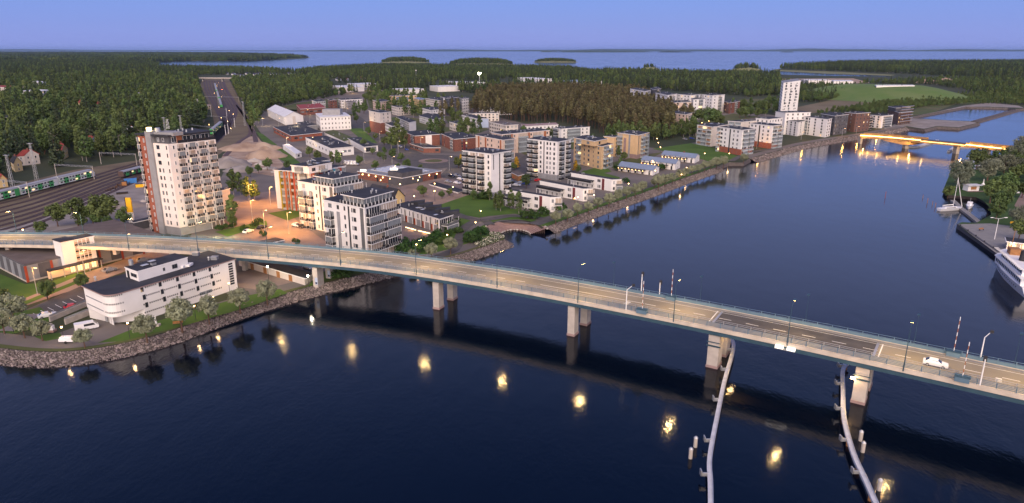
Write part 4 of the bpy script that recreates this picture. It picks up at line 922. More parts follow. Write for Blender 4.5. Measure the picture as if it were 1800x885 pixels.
tb('long peach block with orange fields and three glass balcony stacks', (864, 232.2), (882.7, 236.4), (966, 229), z=15.5, floors=4, wall='peach_wall', lf=[('auto', 4, 1.2)], rf=[('b', .10, 7, 0, 4, 'glass'), ('p', .2, 1.5, 0, 4, 'orange_panel'), ('w', .25, 1.2), ('b', .42, 8, 0, 4, 'glass'), ('p', .55, 2, 0, 4, 'orange_panel'), ('w', .6, 1.2), ('b', .73, 8, 0, 4, 'glass'), ('p', .9, 2, 0, 4, 'orange_panel'), ('w', .95, 1.2)], vents=9)
tb('white block with brown balcony recess in front of the pine wood', (973, 224.4), (986.7, 226.6), (1036.7, 223), base=(988, 252), floors=4, lf=[('b', .4, 5, 0, 4, 'dark')], rf=[('w', .1, 1.2), ('b', .42, 12, 0, 4, 'glass', 1.2), ('w', .75, 1.2), ('w', .9, 1.2)], vents=9)
tb('low white house with long pinkish roof at the foot of the pine wood', (917, 219), (920, 222.6), (981, 219.2), z=9, floors=2, roof='roof_pink')
tb('white three-storey block with pale blue end wall', (812, 202.3), (839.3, 209), (858.7, 208.2), base=(839, 225.5), floors=3, wall='white_wall', rf=[('p', .5, 14, 0, 3, 'blue_wall'), ('w', .5, .8)])
tb('white three-storey block with pink-brown roof below the pines', (860.7, 214.3), (889.3, 220.3), (910.7, 219), z=11, floors=3, roof='roof_brown', wall='cream_wall')
tb('long low cream block among the tall pine trunks', (823, 198.5), (830, 200), (877, 199), z=10, floors=3, wall='cream_wall')
tb('cream block with red brick base rising over the main street', (648.5, 194.6), (668, 198.5), (687, 196.4), base=(663, 236), floors=6, wall='cream_wall', plinth=(9, 'brick'), lf=[('w', .5, 1.2)], rf=[('w', .3, 1.2), ('w', .7, 1.2)])
tb('orange brick house with teal window column on the main street', (659, 207.5), (664, 209.8), (678, 208.4), base=(667, 232), floors=4, wall='orange_brick', lf=[('p', .5, 1.5, 0, 4, 'teal_panel'), ('w', .5, 1.1)], rf=[('w', .5, 1.1)], vents=2)
tb('white house with shop front lights on the main street', (674, 215), (690, 222), (708, 219), z=11, floors=3, plinth=(2.6, 'orange_brick'))
tb('white gabled block hidden behind the street birches', (697, 206), (719, 215.5), (731, 213), base=(722, 232), floors=4, rf=[])
tb('white school building with grey roof behind tall birches', (737, 203.5), (765, 211), (782, 204), base=(762, 224), floors=3)
tb('white high apartment slab with tiny windows beside the old pines', (748.5, 172.8), (772, 176.5), (790, 174), base=(771, 200), floors=6, wall='cream_wall', name='apartment_slab')
tb('white and black gabled block between old pine trunks', (775, 170.4), (786, 173), (806, 171), z=20, floors=5, wall='dark_wall', name='apartment_slab', lf=[('p', .5, 5, 0, 5, 'white_wall')])
tb('narrow white slab half hidden by the pine trunks', (808, 172), (812, 174), (824, 172.5), z=18, floors=5, name='apartment_slab')
tb('long ochre block with flat roof beyond the birches', (684, 167.5), (690, 169), (732, 167.8), z=13, floors=4, wall='ochre_wall', name='apartment_slab')
tb('blue grey slab beside the long ochre block', (696, 170.8), (706, 173), (718, 171.5), z=13, floors=4, wall='blue_wall', name='apartment_slab')
tb('grey roofed slab with yellowish end wall', (727, 172.5), (738, 175.5), (748, 174), z=12, floors=4, wall='yellow_wall', roof='roof_blue', name='apartment_slab')
tb('white office slab with long window bands by the main street', (596, 174), (611, 180.5), (626, 178), base=(613, 193), floors=4, wall='cream_wall', roof='roof_brown')
tb('white low slab behind the white office slab', (594, 174), (600, 176), (637, 174), z=12, floors=3)
tb('red brick corner house at the top of the main street', (576, 175), (580, 176.5), (592, 175.5), z=12, floors=3, wall='brick')
tb('cream low slab behind the orange brick house', (688, 186), (700, 189), (722, 187), z=11, floors=3, wall='cream_wall')
tb('white flat block beside the school building', (742, 190), (757, 194), (778, 191.5), z=12, floors=3)
tb('pale brick block at the upper main street', (655, 176), (666, 179), (684, 177), z=13, floors=4, wall='peach_wall')
tb('white small office between hall and upper main street', (548, 176), (556, 179), (572, 177.4), z=9, floors=2)
tb('grey roofed clinic beside the pale blue end wall', (790, 214), (808, 219), (828, 216.5), z=9, floors=2, wall='cream_wall')
tb('white row of shops facing the wooded hill', (842, 190), (850, 192), (900, 190.5), z=9, floors=2)
tb('long white depot between the store halls', (690, 156), (702, 158), (746, 156.5), z=10, floors=1, wall='white_wall', roof='roof_white', lf=(), rf=())
# civic buildings on the left side of the street
gable('white_hall', 'long white factory hall with tall pilasters and grey gabled roof', 'hall', (470, 192.5), (500, 206), (532.7, 203.5), base=(500.3, 220), roof='roof_white', wall='white_wall', rise=4.2, floors=2, lf=[('auto', 5, .8, 0, 2, 2.6)], rf=[('p', .5, 3, 0, 2, 'cream_wall'), ('w', .5, 2, 1, 2)])
r, A, B_, C, D, z = tb('square white building with rows of narrow red-brown windows', (555, 199.5), (562.5, 206), (616, 204), base=(565.6, 230), name='civic_building', cat='office building', roof='roof_white', floors=3, vents=2, lf=[('auto', 4, .8)], rf=[('auto', 2.9, .8)])
MB().box(-8, 8, -5, 5, 0, 5, 'grey_wall').build('plant_room', r).location = ((A.x + C.x) / 2 - r.location.x, (A.y + C.y) / 2 - r.location.y, z - GZ)
tb('red brick hall under a maroon roof with long clerestory', (521, 184.5), (528, 192), (572, 189), z=9, name='brick_hall', cat='hall', wall='brick', roof='roof_red', floors=1, rf=[('auto', 5, 4)])
tb('red brick fire station with many tall doors and lamps', (480.5, 223.3), (511.5, 238.6), (566, 232.8), base=(511, 249.8), name='fire_station', cat='fire station', wall='orange_brick', floors=1, lf=[('auto', 5, 3.6)], rf=[('w', .15, 3), ('w', .3, 3)], vents=9)
tb('plain dark grey box building beside the fire station', (521.5, 215.5), (538.5, 221.8), (558, 219.5), base=(539, 231), name='grey_box_building', cat='building', wall='grey_wall', floors=2, lf=(), rf=())
tb('wide white building with long black roof and red corner wall', (537, 241.5), (582, 261), (621.5, 257.4), base=(583, 276), name='commercial_building', cat='building', floors=1, lf=[('auto', 8, 2)], rf=[('w', .6, 2.2), ('w', .8, 2), ('d', .4, 2.6)], vents=14)
tb('white shop building with glass front and brown roof deck', (611, 243), (640, 258.5), (664, 256), base=(641, 269), name='commercial_building', cat='building', floors=1, lf=(), rf=[('w', .3, 4, 0, 1, 3), ('w', .7, 4, 0, 1, 3)], vents=5)
tb('low building with turf roof between civic building and street', (570, 233), (605, 249), (622, 243), z=5.5, name='low_building', cat='building', roof='meadow', floors=1, lf=(), rf=())
# distant big sheds
def shed(label, L, Mc, Rc, base, wall='white_wall', roof='roof_white', **kw): return block('industrial_hall', label, 'hall', L, Mc, Rc, base=base, wall=wall, roof=roof, floors=kw.pop('floors', 1), lf=kw.pop('lf', ()), rf=kw.pop('rf', ()), vents=kw.pop('vents', 5), **kw)
shed('big grey-white industrial hall with blue eaves beyond the pines', (909.7, 136.6), (945.8, 139.2), (970, 138.6), (945.4, 153), floors=1, lf=[('auto', 14, 1.2)])
shed('low white and blue industrial hall beside the big grey-white hall', (970, 142), (1000, 144.5), (1058, 142.5), (1000, 152), roof='roof_blue')
shed('wide white store hall beside the floodlight mast', (755, 150.8), (770, 152.8), (808, 151.6), (770, 162))
shed('long white store hall right behind the floodlight mast', (785, 143), (800, 145), (860, 146), (800, 154))
shed('pale store hall with lit yard among the birches', (584, 151), (600, 154.5), (640, 152.5), (601, 163))
shed('flat white store hall in front of the woods', (610, 147), (628, 149), (668, 147.5), (629, 155))
shed('harbour hall with long pale roof beside the reed bay', (1408, 139.5), (1420, 141.5), (1462, 141.5), (1420, 150))
shed('second harbour hall with pale roof and dark gable', (1462, 141), (1466, 143), (1500, 143), (1467, 149.5))
shed('long low white depot on top of the grassy mound', (1538, 149.5), (1541, 150.8), (1608, 150.6), None, z=20.3, zb=17.6)
shed('white terminal building by the lake shore', (1302, 127.5), (1306, 128.3), (1338, 127.5), None, z=8)
# distant white apartment blocks left of the high-rise
for lab, L_, M_, R_, z in (('white apartment slab rising beyond the pine wood crowns', (1108, 156), (1133.5, 160.5), (1143.5, 158.4), 22), ('dark brown slab joined to a white slab beyond the pine wood', (1143.5, 155), (1149, 158), (1162, 155.5), 22), ('white apartment slab with dark roof plant behind the pine wood', (1152.7, 163), (1173.8, 167.3), (1190, 165), 22), ('white apartment slab with blank pale side near the pine wood', (1191, 165.6), (1213, 167.6), (1231.5, 166), 21), ('white apartment slab with balconies next to the red brick house', (1233.5, 166), (1252.8, 168), (1274, 166.3), 22), ('white narrow slab with blank gable rising from the trees', (1215, 173.2), (1219, 175), (1240, 173.6), 22), ('pink-white five-storey house above the pine wood', (1180, 177.5), (1187, 180.5), (1215.5, 179), 20), ('pink-white house with corner balconies standing in the pines', (1178, 197.8), (1205, 201.5), (1216.5, 198.4), 18), ('red brick house with lit balconies near the white slabs', (1272, 177.5), (1282, 181), (1301, 178), 14)):
    tb(lab, L_, M_, R_, z=z, name='apartment_slab', floors=6, wall='dark_wall' if 'dark brown' in lab else ('brick' if lab.startswith('red brick') else ('peach_wall' if 'pink' in lab else 'white_wall')), lf=[('auto', 4.6, 1.7)], rf=[('w', .2, 1.8), ('b', .6, 5, 0, 6, 'grey')], lit=.06)
# low houses with red roofs beyond the woods and villas on the left
rr = random.Random(5)
for i in range(22):
    px = rr.uniform(505, 640); py = 140 - (px - 505) * .03 + rr.uniform(-5, 3); w = rr.uniform(7, 11)
    gable('suburban_house', 'small suburban house under a red roof in the estate by the lake' if i % 3 else 'small white suburban house with dark roof in the estate by the lake', 'house', (px, py), (px + w * .45, py + 1.0), (px + w, py), z=6, roof='roof_red' if i % 3 else 'roof_dark', wall='white_wall', rise=2.6, lf=(), rf=[('w', .5, 2.0)], group='red roofed estate' if i % 3 else 'white estate houses', lit=.3)
for i in range(20):
    px = 398 + i * 6.2 + rr.uniform(-2, 2); py = 130.5 + rr.uniform(-2, 3.5); w = rr.uniform(6, 10)
    gable('suburban_house', 'small white house with dark roof beyond the railway overpass', 'house', (px, py), (px + w * .5, py + .8), (px + w, py), z=6, roof='roof_dark', wall='white_wall', rise=2.4, lf=(), rf=[('w', .5, 2.0)], group='houses beyond the overpass', lit=.3)
gable('villa', 'yellow villa with red hipped roof among the trees by the rails', 'villa', (96, 258), (109, 264.5), (118, 260), base=(111, 281), wall='yellow_wall', roof='roof_red', rise=3)
gable('villa', 'cream house with bright red roof behind the leafy trees', 'villa', (30, 275), (42, 274), (68, 271), z=8, wall='cream_wall', roof='roof_red', rise=3.2)
gable('villa', 'yellow house with dark blue roof beside a lattice mast', 'villa', (18, 283), (24, 288), (38, 285), z=7, wall='yellow_wall', roof='roof_dark', rise=3.4)
gable('villa', 'small yellow house with maroon roof next to the train', 'villa', (-14, 312), (-2, 317), (12, 315), z=6, wall='yellow_wall', roof='roof_red', rise=2.6)
gable('villa', 'white house with crimson roof at the end of the lane', 'villa', (150, 247), (158, 249), (172, 245), z=7, wall='white_wall', roof='roof_red', rise=2.6)
gable('villa', 'pale villa with grey roof partly hidden by birches', 'villa', (222, 226), (231, 232), (240, 228), base=(231, 245), wall='white_wall', roof='roof_white', rise=2.4)
gable('villa', 'cream villa with lit gable behind the pale villa', 'villa', (238, 224), (243, 227), (250, 222), z=8, wall='yellow_wall', roof='roof_grey', rise=2.6)
gable('villa', 'white house with orange roof deep in the forest', 'villa', (137, 180), (146, 184), (160, 181), z=13, wall='yellow_wall', roof='roof_red', rise=4)
gable('villa', 'white house with red gable in a forest clearing', 'villa', (168, 185), (175, 187.5), (184, 184), z=10, wall='white_wall', roof='roof_red', rise=3)
gable('villa', 'lone small white house in the forest', 'villa', (240, 168), (247, 171), (253, 167.5), z=13, wall='white_wall', roof='roof_grey', rise=3)
block('school_building', 'red brick building with white roof edge in the forest', 'building', (-20, 205), (12, 206.5), (20, 203.5), base=(10, 228), floors=4, wall='brick', lf=AU, rf=AU, vents=0)
block('school_building', 'white long slab with orange roofed wing on the wooded hill', 'building', (-30, 152), (16, 154.5), (45, 152.5), z=16, floors=3, wall='cream_wall', roof='roof_red', lf=AU, rf=AU, vents=0)
block('school_building', 'white low slab behind forest trees on the wooded hill', 'building', (36, 160), (62, 161.5), (90, 158.5), z=16, floors=4, wall='white_wall', roof='roof_white', lf=AU, rf=AU, vents=0)
block('school_building', 'white flat house with lit roof edge deep in the wood', 'building', (55, 143.6), (70, 145.6), (81, 144.3), z=18, floors=4, wall='white_wall', roof='roof_white', lf=AU, rf=AU, vents=0)
block('depot_building', 'small pink railway building beside the tracks', 'building', (353, 184.5), (357, 186), (370.5, 185), base=(357, 193), floors=2, wall='peach_wall', roof='roof_pink', lf=(), rf=AU, vents=0)
block('cabin_row', 'row of white site cabins along the grassy slope', 'cabin', (497, 255), (519, 270.5), (530, 268), z=5.2, floors=1, wall='white_wall', roof='roof_white', lf=(), rf=[('w', .5, 2)], vents=0)
block('garage_row', 'low dark-roofed garage row beside the plaza', 'garage', (755, 324), (805, 338.5), (815, 334), base=(805, 341), floors=1, wall='white_wall', lf=(), rf=(), vents=0)
block('bicycle_shelter', 'low dark pitched shelter beside the bridge railing', 'shelter', (440, 428), (455, 432), (498, 422), z=5.0, floors=1, wall='dark_wall', lf=(), rf=(), vents=0)
block('blue_roof_shed', 'dark blue roofed shed behind the colourful apartment house', 'shed', (548, 279), (560, 284), (580, 281), z=8, floors=1, wall='roof_blue', roof='roof_dark', lf=(), rf=(), vents=0)
block('parking_shelter', 'low wooden waste shelter beside the parked cars', 'shelter', (899, 303), (911, 309), (921, 306), z=5, floors=1, wall='wood', roof='roof_brown', lf=(), rf=(), vents=0)

for i, (p0, p1) in enumerate((((714, 401), (732, 406)), ((736, 407), (757, 412)))):
    a, b = un(*p0, GZ + .2), un(*p1, GZ + .2); r = empty('lit_bench', a, 'low yard wall with glowing strip in front of the sawtooth row house' if i == 0 else 'low yard wall with glowing strip next to the yellow flower bush', 'bench'); d = b - a
    MB().sweep([Vector((0, 0, 0)), d], [(-.3, 0), (.3, 0), (.3, .45), (-.3, .45)], 'concrete').build('seat_wall', r); MB().sweep([Vector((0, 0, .3)), d + Vector((0, 0, .3))], [(.31, 0), (.36, 0), (.36, .12), (.31, .12)], 'sign_warm').build('light_strip', r)
    lamp_light('strip_light', (d.x / 2 + .3, d.y / 2 - 1.0, .6), 60, r, (1, .5, .14))
# ================================================================== ROAD BRIDGE
BZ = 10.0
near = spline([(-300, 206, BZ), (-230, 211, BZ), (-165, 210.5, BZ), (-126, 207, BZ), (-87, 199.8, BZ), (-50, 190, BZ), (-32, 183.6, BZ), (-8, 172.6, BZ), (14, 160.8, BZ), (40, 145.6, BZ), (60, 133, BZ), (77, 121.6, BZ), (92, 111.2, BZ), (125, 88, BZ), (170, 56, BZ)], 6)
def arc_at(path):
    s = [0]
    for a, b in zip(path[:-1], path[1:]): s.append(s[-1] + (b - a).length)
    return s
NS = arc_at(near)
def at(s, off=0, h=0):
    i = 0
    while i < len(NS) - 2 and NS[i + 1] < s: i += 1
    t = (s - NS[i]) / (NS[i + 1] - NS[i]); p = near[i].lerp(near[i + 1], t)
    d = (near[min(i + 2, len(near) - 1)] - near[max(i - 1, 0)]).normalized()
    return Vector((p.x - d.y * off, p.y + d.x * off, p.z + h)), math.atan2(d.y, d.x)
def s_at_px(px):       # arc length where the near edge of the deck passes a photo column
    best = min(range(len(near)), key=lambda i: abs(pr(*near[i])[0] - px) if near[i].y > 60 else 1e9)
    lo_, hi_ = NS[max(0, best - 1)], NS[min(len(NS) - 1, best + 1)]
    for _ in range(40):
        m_ = (lo_ + hi_) / 2
        if pr(*at(m_)[0])[0] < px: lo_ = m_
        else: hi_ = m_
    return m_
BW = 12.6
bridge = empty('road_bridge', near[0] * 1.0, 'long concrete road bridge with blue railings crossing the river', 'bridge')
bl = lambda pts: [p - bridge.location for p in pts]
def part_of(i0, i1): return [at(i0 + (i1 - i0) * j / 60)[0] for j in range(61)]
SB0, SB1 = s_at_px(1246), s_at_px(1531)
S_END = NS[-1]
def band(name, s0, s1, o0, o1, z0, z1, k):
    n = max(2, int((s1 - s0) / 4)); p = [at(s0 + (s1 - s0) * j / n)[0] - bridge.location for j in range(n + 1)]
    return MB().sweep(p, [(-o0, z0), (-o0, z1), (-o1, z1), (-o1, z0)], k).build(name, bridge)
band('deck', 0, S_END, .35, BW - .35, -.55, -.05, 'concrete')
band('walkway', 0, S_END, .35, 3.0, -.05, .10, 'walkway')
band('carriageway', 0, SB0 - .2, 3.0, BW - 1.4, -.05, .0, 'bridge_road')
band('carriageway', SB0 + .2, SB1 - .2, 3.0, BW - 1.4, -.05, .0, 'bascule_road')
band('carriageway', SB1 + .2, S_END, 3.0, BW - 1.4, -.05, .0, 'bridge_road')
band('safety_strip', 0, S_END, BW - 1.4, BW - .35, -.05, .10, 'walkway')
band('edge_beam', 0, S_END, -.1, .35, -.75, .18, 'edge_beam'); band('edge_beam', 0, S_END, BW - .35, BW + .1, -.75, .18, 'edge_beam')
SG = s_at_px(405)
for o in (1.2, BW - 2.2): band('girder', SG, S_END, o, o + 1.0, -2.1, -.55, 'bridge_steel')
band('girder', 0, SG, 2.5, BW - 2.5, -1.25, -.55, 'concrete')
band('outer_girder', SG, S_END, .05, .3, -1.7, -.76, 'bridge_steel')
for s in (SB0, SB1):
    p, a = at(s, BW / 2); o_ = MB().box(-.25, .25, -BW / 2 + 3.1, BW / 2 - 1.5, 0, .03, 'steel').build('expansion_joint', bridge); o_.location = p - bridge.location; o_.rotation_euler.z = a
    o_ = MB().box(-.12, .12, -BW / 2 + 3.4, BW / 2 - 1.8, 0, .025, 'paint').build('stop_line', bridge); q, a = at(s + (-.9 if s == SB0 else .9), BW / 2, .005); o_.location = q - bridge.location; o_.rotation_euler.z = a
dash = MB().box(-1.4, 1.4, -.08, .08, .004, .02, 'paint').mesh('lane_dash')
s = 60.0
while s < S_END - 10:
    if not (s_at_px(930) < s < s_at_px(1115)):
        p, a = at(s, 6.6); link('lane_dash', dash, bridge, p - bridge.location, a)
    s += 6.0
band('lane_line', s_at_px(930), s_at_px(1115), 6.55, 6.7, .004, .02, 'paint')
band('lane_line', 0, S_END, 10.35, 10.46, .004, .02, 'paint'); band('lane_line', 0, S_END, 3.35, 3.46, .004, .02, 'paint')
for px in (1090, 1755, 480 - 90):
    for i in range(3):
        p, a = at(s_at_px(px), 4.2 + i * .75, .006); o_ = MB().box(-.5, .5, -.22, .22, 0, .02, 'paint').build('road_marking', bridge); o_.location = p - bridge.location; o_.rotation_euler.z = a
# railings: posts and rails, two per side, one between walkway and road
post = MB().box(-.05, .05, -.05, .05, .1, 1.35, 'bridge_rail').mesh('rail_post')
for off, h, k, nm in ((.15, 1.35, 'bridge_rail', 'railing'), (BW - .15, 1.5, 'bridge_rail', 'railing'), (2.85, .95, 'steel', 'guard_rail')):
    n = int(S_END / 3); p = [at(S_END * j / n, off)[0] - bridge.location for j in range(n + 1)]; m = MB()
    for z in ([.45, .75, 1.05, h] if k != 'steel' else [.6, h]): m.sweep(p, [(-.04, z - .07), (.04, z - .07), (.04, z), (-.04, z)], k)
    for q in p: m.box(q.x - .06, q.x + .06, q.y - .06, q.y + .06, q.z, q.z + h, k)
    if off > 10:
        m.sweep(p, [(-.02, .15), (.02, .15), (.02, .9), (-.02, .9)], 'bridge_rail')
    m.build(nm, bridge)
# piers
def pier(px, off, w, d, z0, z1, k='concrete', foot=True):
    p, a = at(s_at_px(px), off); o_ = MB().box(-w / 2, w / 2, -d / 2, d / 2, z0 - BZ, z1 - BZ, k)
    if foot: o_.box(-w / 2 - .12, w / 2 + .12, -d / 2 - .12, d / 2 + .12, z0 - BZ, z0 - BZ + 1.8, 'roof_pink')
    o_ = o_.build('pier', bridge); o_.location = p - bridge.location; o_.rotation_euler.z = a
for px, b in ((763, 0), (1003, 0)):
    for off in (1.9, 9.9): pier(px, off, 1.9, 2.6, -1.2, 7.95)
for off in (2.4, 9.6): pier(549, off, 1.6, 3.4, GZ - .3, 7.95, foot=False)
for px in (395, 290, 190, 90, 0):
    if px in (395,): pass
    for off in (3.2, 9.4): pier(px, off, 1.2, 1.6, GZ - .3 if px > 300 else 7.0, 8.8, foot=False)
for px in (1256, 1519):
    pier(px, 2.2, 2.5, 3.4, -1.2, 8.0); pier(px, 9.6, 2.5, 3.4, -1.2, 8.0)
    for dd in (-1, 1):
        p, a = at(s_at_px(px), 4.5); o_ = MB().box(-1.6, 1.6, -4.3, -4.05, -4.6, -4.4, 'bridge_steel').box(-1.6, 1.6, -4.32, -4.26, -3.6, -3.5, 'bridge_steel').build('service_ladder', bridge); o_.location = p - bridge.location + Vector((0, 0, dd * .05)); o_.rotation_euler.z = a
# posters on the land pier
for off in (2.4, 9.6):
    p, a = at(s_at_px(549), off - 1.72); o_ = MB().box(-.1, .8, -.04, .02, -7.4, -5.2, 'blue_wall').box(.0, .6, -.06, -.03, -7.2, -6.6, 'navy_panel').build('poster', bridge); o_.location = p - bridge.location; o_.rotation_euler.z = a
# light boxes hung under the edge of the bascule span
p, a = at(s_at_px(1382), -.5)
o_ = MB().box(-2.0, -.4, -.5, .3, -1.1, -.55, 'sign_lit').box(.4, 2.0, -.5, .3, -1.1, -.55, 'sign_lit').box(-2.1, 2.1, -.55, .4, -1.25, -1.1, 'steel').build('navigation_light_box', bridge); o_.location = p - bridge.location; o_.rotation_euler.z = a
# bridge lamps
def bridge_lamp(px, off=-.05, h=8.6, arm=2.4, power=2100, name='bridge_lamp', lab='tall blue bridge lamp with lit head bolted to the walkway edge', thin=1.0, lit=True):
    p, a = at(s_at_px(px), off)
    r = empty(name, p, lab, 'street lamp', 'lamps along the road bridge' if lit else 'thin poles on the bridge rail', a)
    MB().tube((0, 0, -.4), (0, 0, 1.4), .16 * thin, .14 * thin, 'bridge_steel', 8).tube((0, 0, 1.4), (0, 0, h), .10 * thin, .06 * thin, 'bridge_steel', 8).build('post', r)
    MB().tube((0, 0, h - .1), (0, arm, h + .5), .05, .05, 'bridge_steel', 6).build('arm', r)
    hd = MB().box(-.28, .28, arm - .35, arm + .75, h + .46, h + .62, 'bridge_steel').build('lamp_head', r)
    if lit:
        MB().box(-.26, .26, arm - .3, arm + .7, h + .435, h + .455, 'lamp_deck').build('lamp_glass', hd)
        l = lamp_light('lamp_light', (0, arm + .25, h + .3), power, r, (1, .66, .27), .3, R(150))
for px in (227, 349, 472, 599, 732, 874, 1016, 1184, 1384, 1588, 1820): bridge_lamp(px)
for px in (100, -20): bridge_lamp(px, BW + .05, 8.0, -2.2)
for px in (1052, 1210, 1402, 1602, 1790): bridge_lamp(px - 8, BW + .1, 7.0, -.6, name='signal_pole', lab='thin unlit blue pole on the bridge railing opposite the walkway', thin=.5, lit=False)
# barriers and gantries
def barrier(px, off, h, lab):
    p, a = at(s_at_px(px), off); r = empty('traffic_barrier', p, lab, 'barrier', None, a)
    m = MB().box(-1.2, 1.2, -.7, .7, .1, 1.1, 'bridge_rail').box(-1.3, 1.3, -.8, .8, 1.1, 1.2, 'bridge_steel'); m.build('machine_housing', r)
    m = MB()
    for i in range(9): m.tube((0, 0, 1.1 + i * h / 9), (0, 0, 1.1 + (i + 1) * h / 9), .07, .07, 'orange_panel' if i % 2 else 'trim_white', 6)
    m.build('boom', r)
barrier(1128, .2, 7.0, 'raised striped barrier boom on the walkway side of the bridge')
barrier(1150, BW - .2, 7.0, 'raised striped barrier boom with blue housing on the railing opposite the walkway')
barrier(1690, .2, 7.0, 'raised striped barrier boom beyond the opening span on the walkway side')
barrier(1668, BW - .2, 7.5, 'raised pale barrier boom beyond the opening span on the railing opposite the walkway')
def gantry(px, off, h, arm, lab):
    p, a = at(s_at_px(px), off); r = empty('signal_mast', p, lab, 'signal', None, a)
    MB().tube((0, 0, 0), (0, 0, h), .13, .10, 'trim_white', 8).build('post', r)
    if arm: MB().tube((0, 0, h), (arm, .6, h + 1.4), .08, .06, 'trim_white', 6).build('arm', r)
    MB().box(arm - .3, arm + .3, .3, .7, h + (1.0 if arm else -.6), h + (1.6 if arm else .5), 'trim_dark').build('signal_head', r)
gantry(1100, .1, 5.2, 1.4, 'white crank-armed signal mast on the walkway edge'); gantry(1095, BW, 5.4, 0, 'pale signal mast with camera on the railing opposite the walkway'); gantry(1128, BW, 4.0, 0, 'short signal mast with dark head on the railing opposite the walkway')
gantry(1722, .1, 5.4, 0, 'grey signal mast beyond the opening span on the walkway edge'); gantry(1718, BW, 5.2, 1.0, 'white signal mast with black disc beyond the opening span')
# ---- fender booms guiding boats through the opening
def boom(label, pix, z):
    p = spline(wpoly(pix, z), 5); r = empty('guide_fender', p[0], label, 'fender')
    MB().sweep([q - r.location for q in p], [(-.42, -.5), (.42, -.5), (.42, 0), (-.42, 0)], 'fender_white').build('beam', r)
    MB().sweep([q - r.location for q in p], [(-.42, .001), (-.30, .001), (-.30, .12), (-.42, .12)], 'steel').build('kerb', r)
    for i in range(2, len(p), 4):
        q = p[i] - r.location; MB().tube((q.x, q.y, -4), (q.x, q.y, -.45), .35, .35, 'wood', 8).build('pile', r)
    for i in range(3, len(p) - 2, 5):
        q = p[i] - r.location; MB().box(q.x - 1.5, q.x - .4, q.y - .4, q.y - .25, -.5, .2, 'steel').box(q.x - 1.6, q.x - 1.4, q.y - .4, q.y + .5, -.5, .5, 'steel').build('mooring_bracket', r)
boom('long white guide fender beside the lamp-lit bascule pier', [(1281, 591), (1289, 603), (1287, 622), (1274, 668), (1262, 725), (1248, 802), (1249, 850), (1250, 930)], 1.6)
boom('long white guide fender beside the pier with the signal lights', [(1491, 635), (1482, 650), (1482, 690), (1484, 735), (1500, 795), (1525, 850), (1560, 930)], 1.6)
for i, (px, py) in enumerate(((1213.5, 806), (1222, 786), (1512, 775), (1516, 795), (1545, 862))):
    p = un(px, py, 0); r = empty('mooring_dolphin', p, 'short round mooring post standing alone in the dark water', 'mooring post', 'mooring posts in the river')
    MB().tube((0, 0, -1), (0, 0, 2.0), .36, .36, 'concrete', 10).build('post', r); MB().tube((0, 0, 1.9), (0, 0, 2.2), .42, .2, 'steel', 10).build('cap', r)
# flood lamps on the bascule piers
p, a = at(s_at_px(1262), 5.5, -3); r = empty('pier_lamp', p, 'bright lamp fixed under the deck at the first bascule pier', 'lamp', None, a)
MB().box(2.2, 2.6, -.3, .3, -.2, .3, 'lamp_deck').build('lamp_glass', r); MB().box(2.1, 2.7, -.4, .4, .3, .4, 'steel').build('lamp_head', r); lamp_light('lamp_light', (3.0, 0, -.4), 90, r)
p, a = at(s_at_px(1514), .3, -4.6); r = empty('pier_lamp', p, 'bright lamp on the outer face of the bascule pier beside the signal lights', 'lamp', None, a)
MB().box(-1.4, -.6, -.3, -.05, 0, .5, 'lamp_deck').build('lamp_glass', r); MB().box(-1.5, -.5, -.35, -.0, .5, .6, 'steel').build('lamp_head', r); lamp_light('lamp_light', (-1.0, -1.2, .1), 160, r)
# ================================================================== LIT WOODEN BRIDGE
wz = 6.5
wp = spline([un(1513, 238.5, wz), un(1560, 241.5, wz + .3), un(1620, 247, wz + .8), un(1680, 252.5, wz + .8), un(1735, 258.5, wz + .3), un(1795, 265, wz)], 6)
wb = empty('lit_bridge', wp[0] * 1.0, 'curved wooden bridge glowing orange with lamp strips at the river mouth', 'bridge')
wl2 = [p - wb.location for p in wp]
MB().sweep(wl2, [(-9, -.9), (1, -.9), (1, 0), (-9, 0)], 'asphalt').build('deck', wb)
i3 = len(wl2) // 3; i4 = 2 * len(wl2) // 3
MB().sweep(wl2, [(1.0, -1.8), (1.25, -1.8), (1.25, .3), (1.0, .3)], 'wood_bridge').build('side_girder', wb)
for nm, seg in (('parapet', wl2[:i3 + 3]), ('parapet', wl2[i4:])):
    MB().sweep(seg, [(1.02, .3), (1.2, .3), (1.2, 1.6), (1.02, 1.6)], 'wood_bridge').build(nm, wb)
    MB().sweep(seg, [(1.26, -.05), (1.38, -.05), (1.38, .35), (1.26, .35)], 'led_strip').build('light_strip', wb)
    MB().sweep(seg, [(-9.1, .0), (-8.9, .0), (-8.9, 1.4), (-9.1, 1.4)], 'wood_bridge').build(nm, wb)
MB().sweep(wl2[i3 + 2:i4 + 1], [(1.26, -.6), (1.32, -.6), (1.32, -.45), (1.26, -.45)], 'led_strip').build('light_strip', wb)
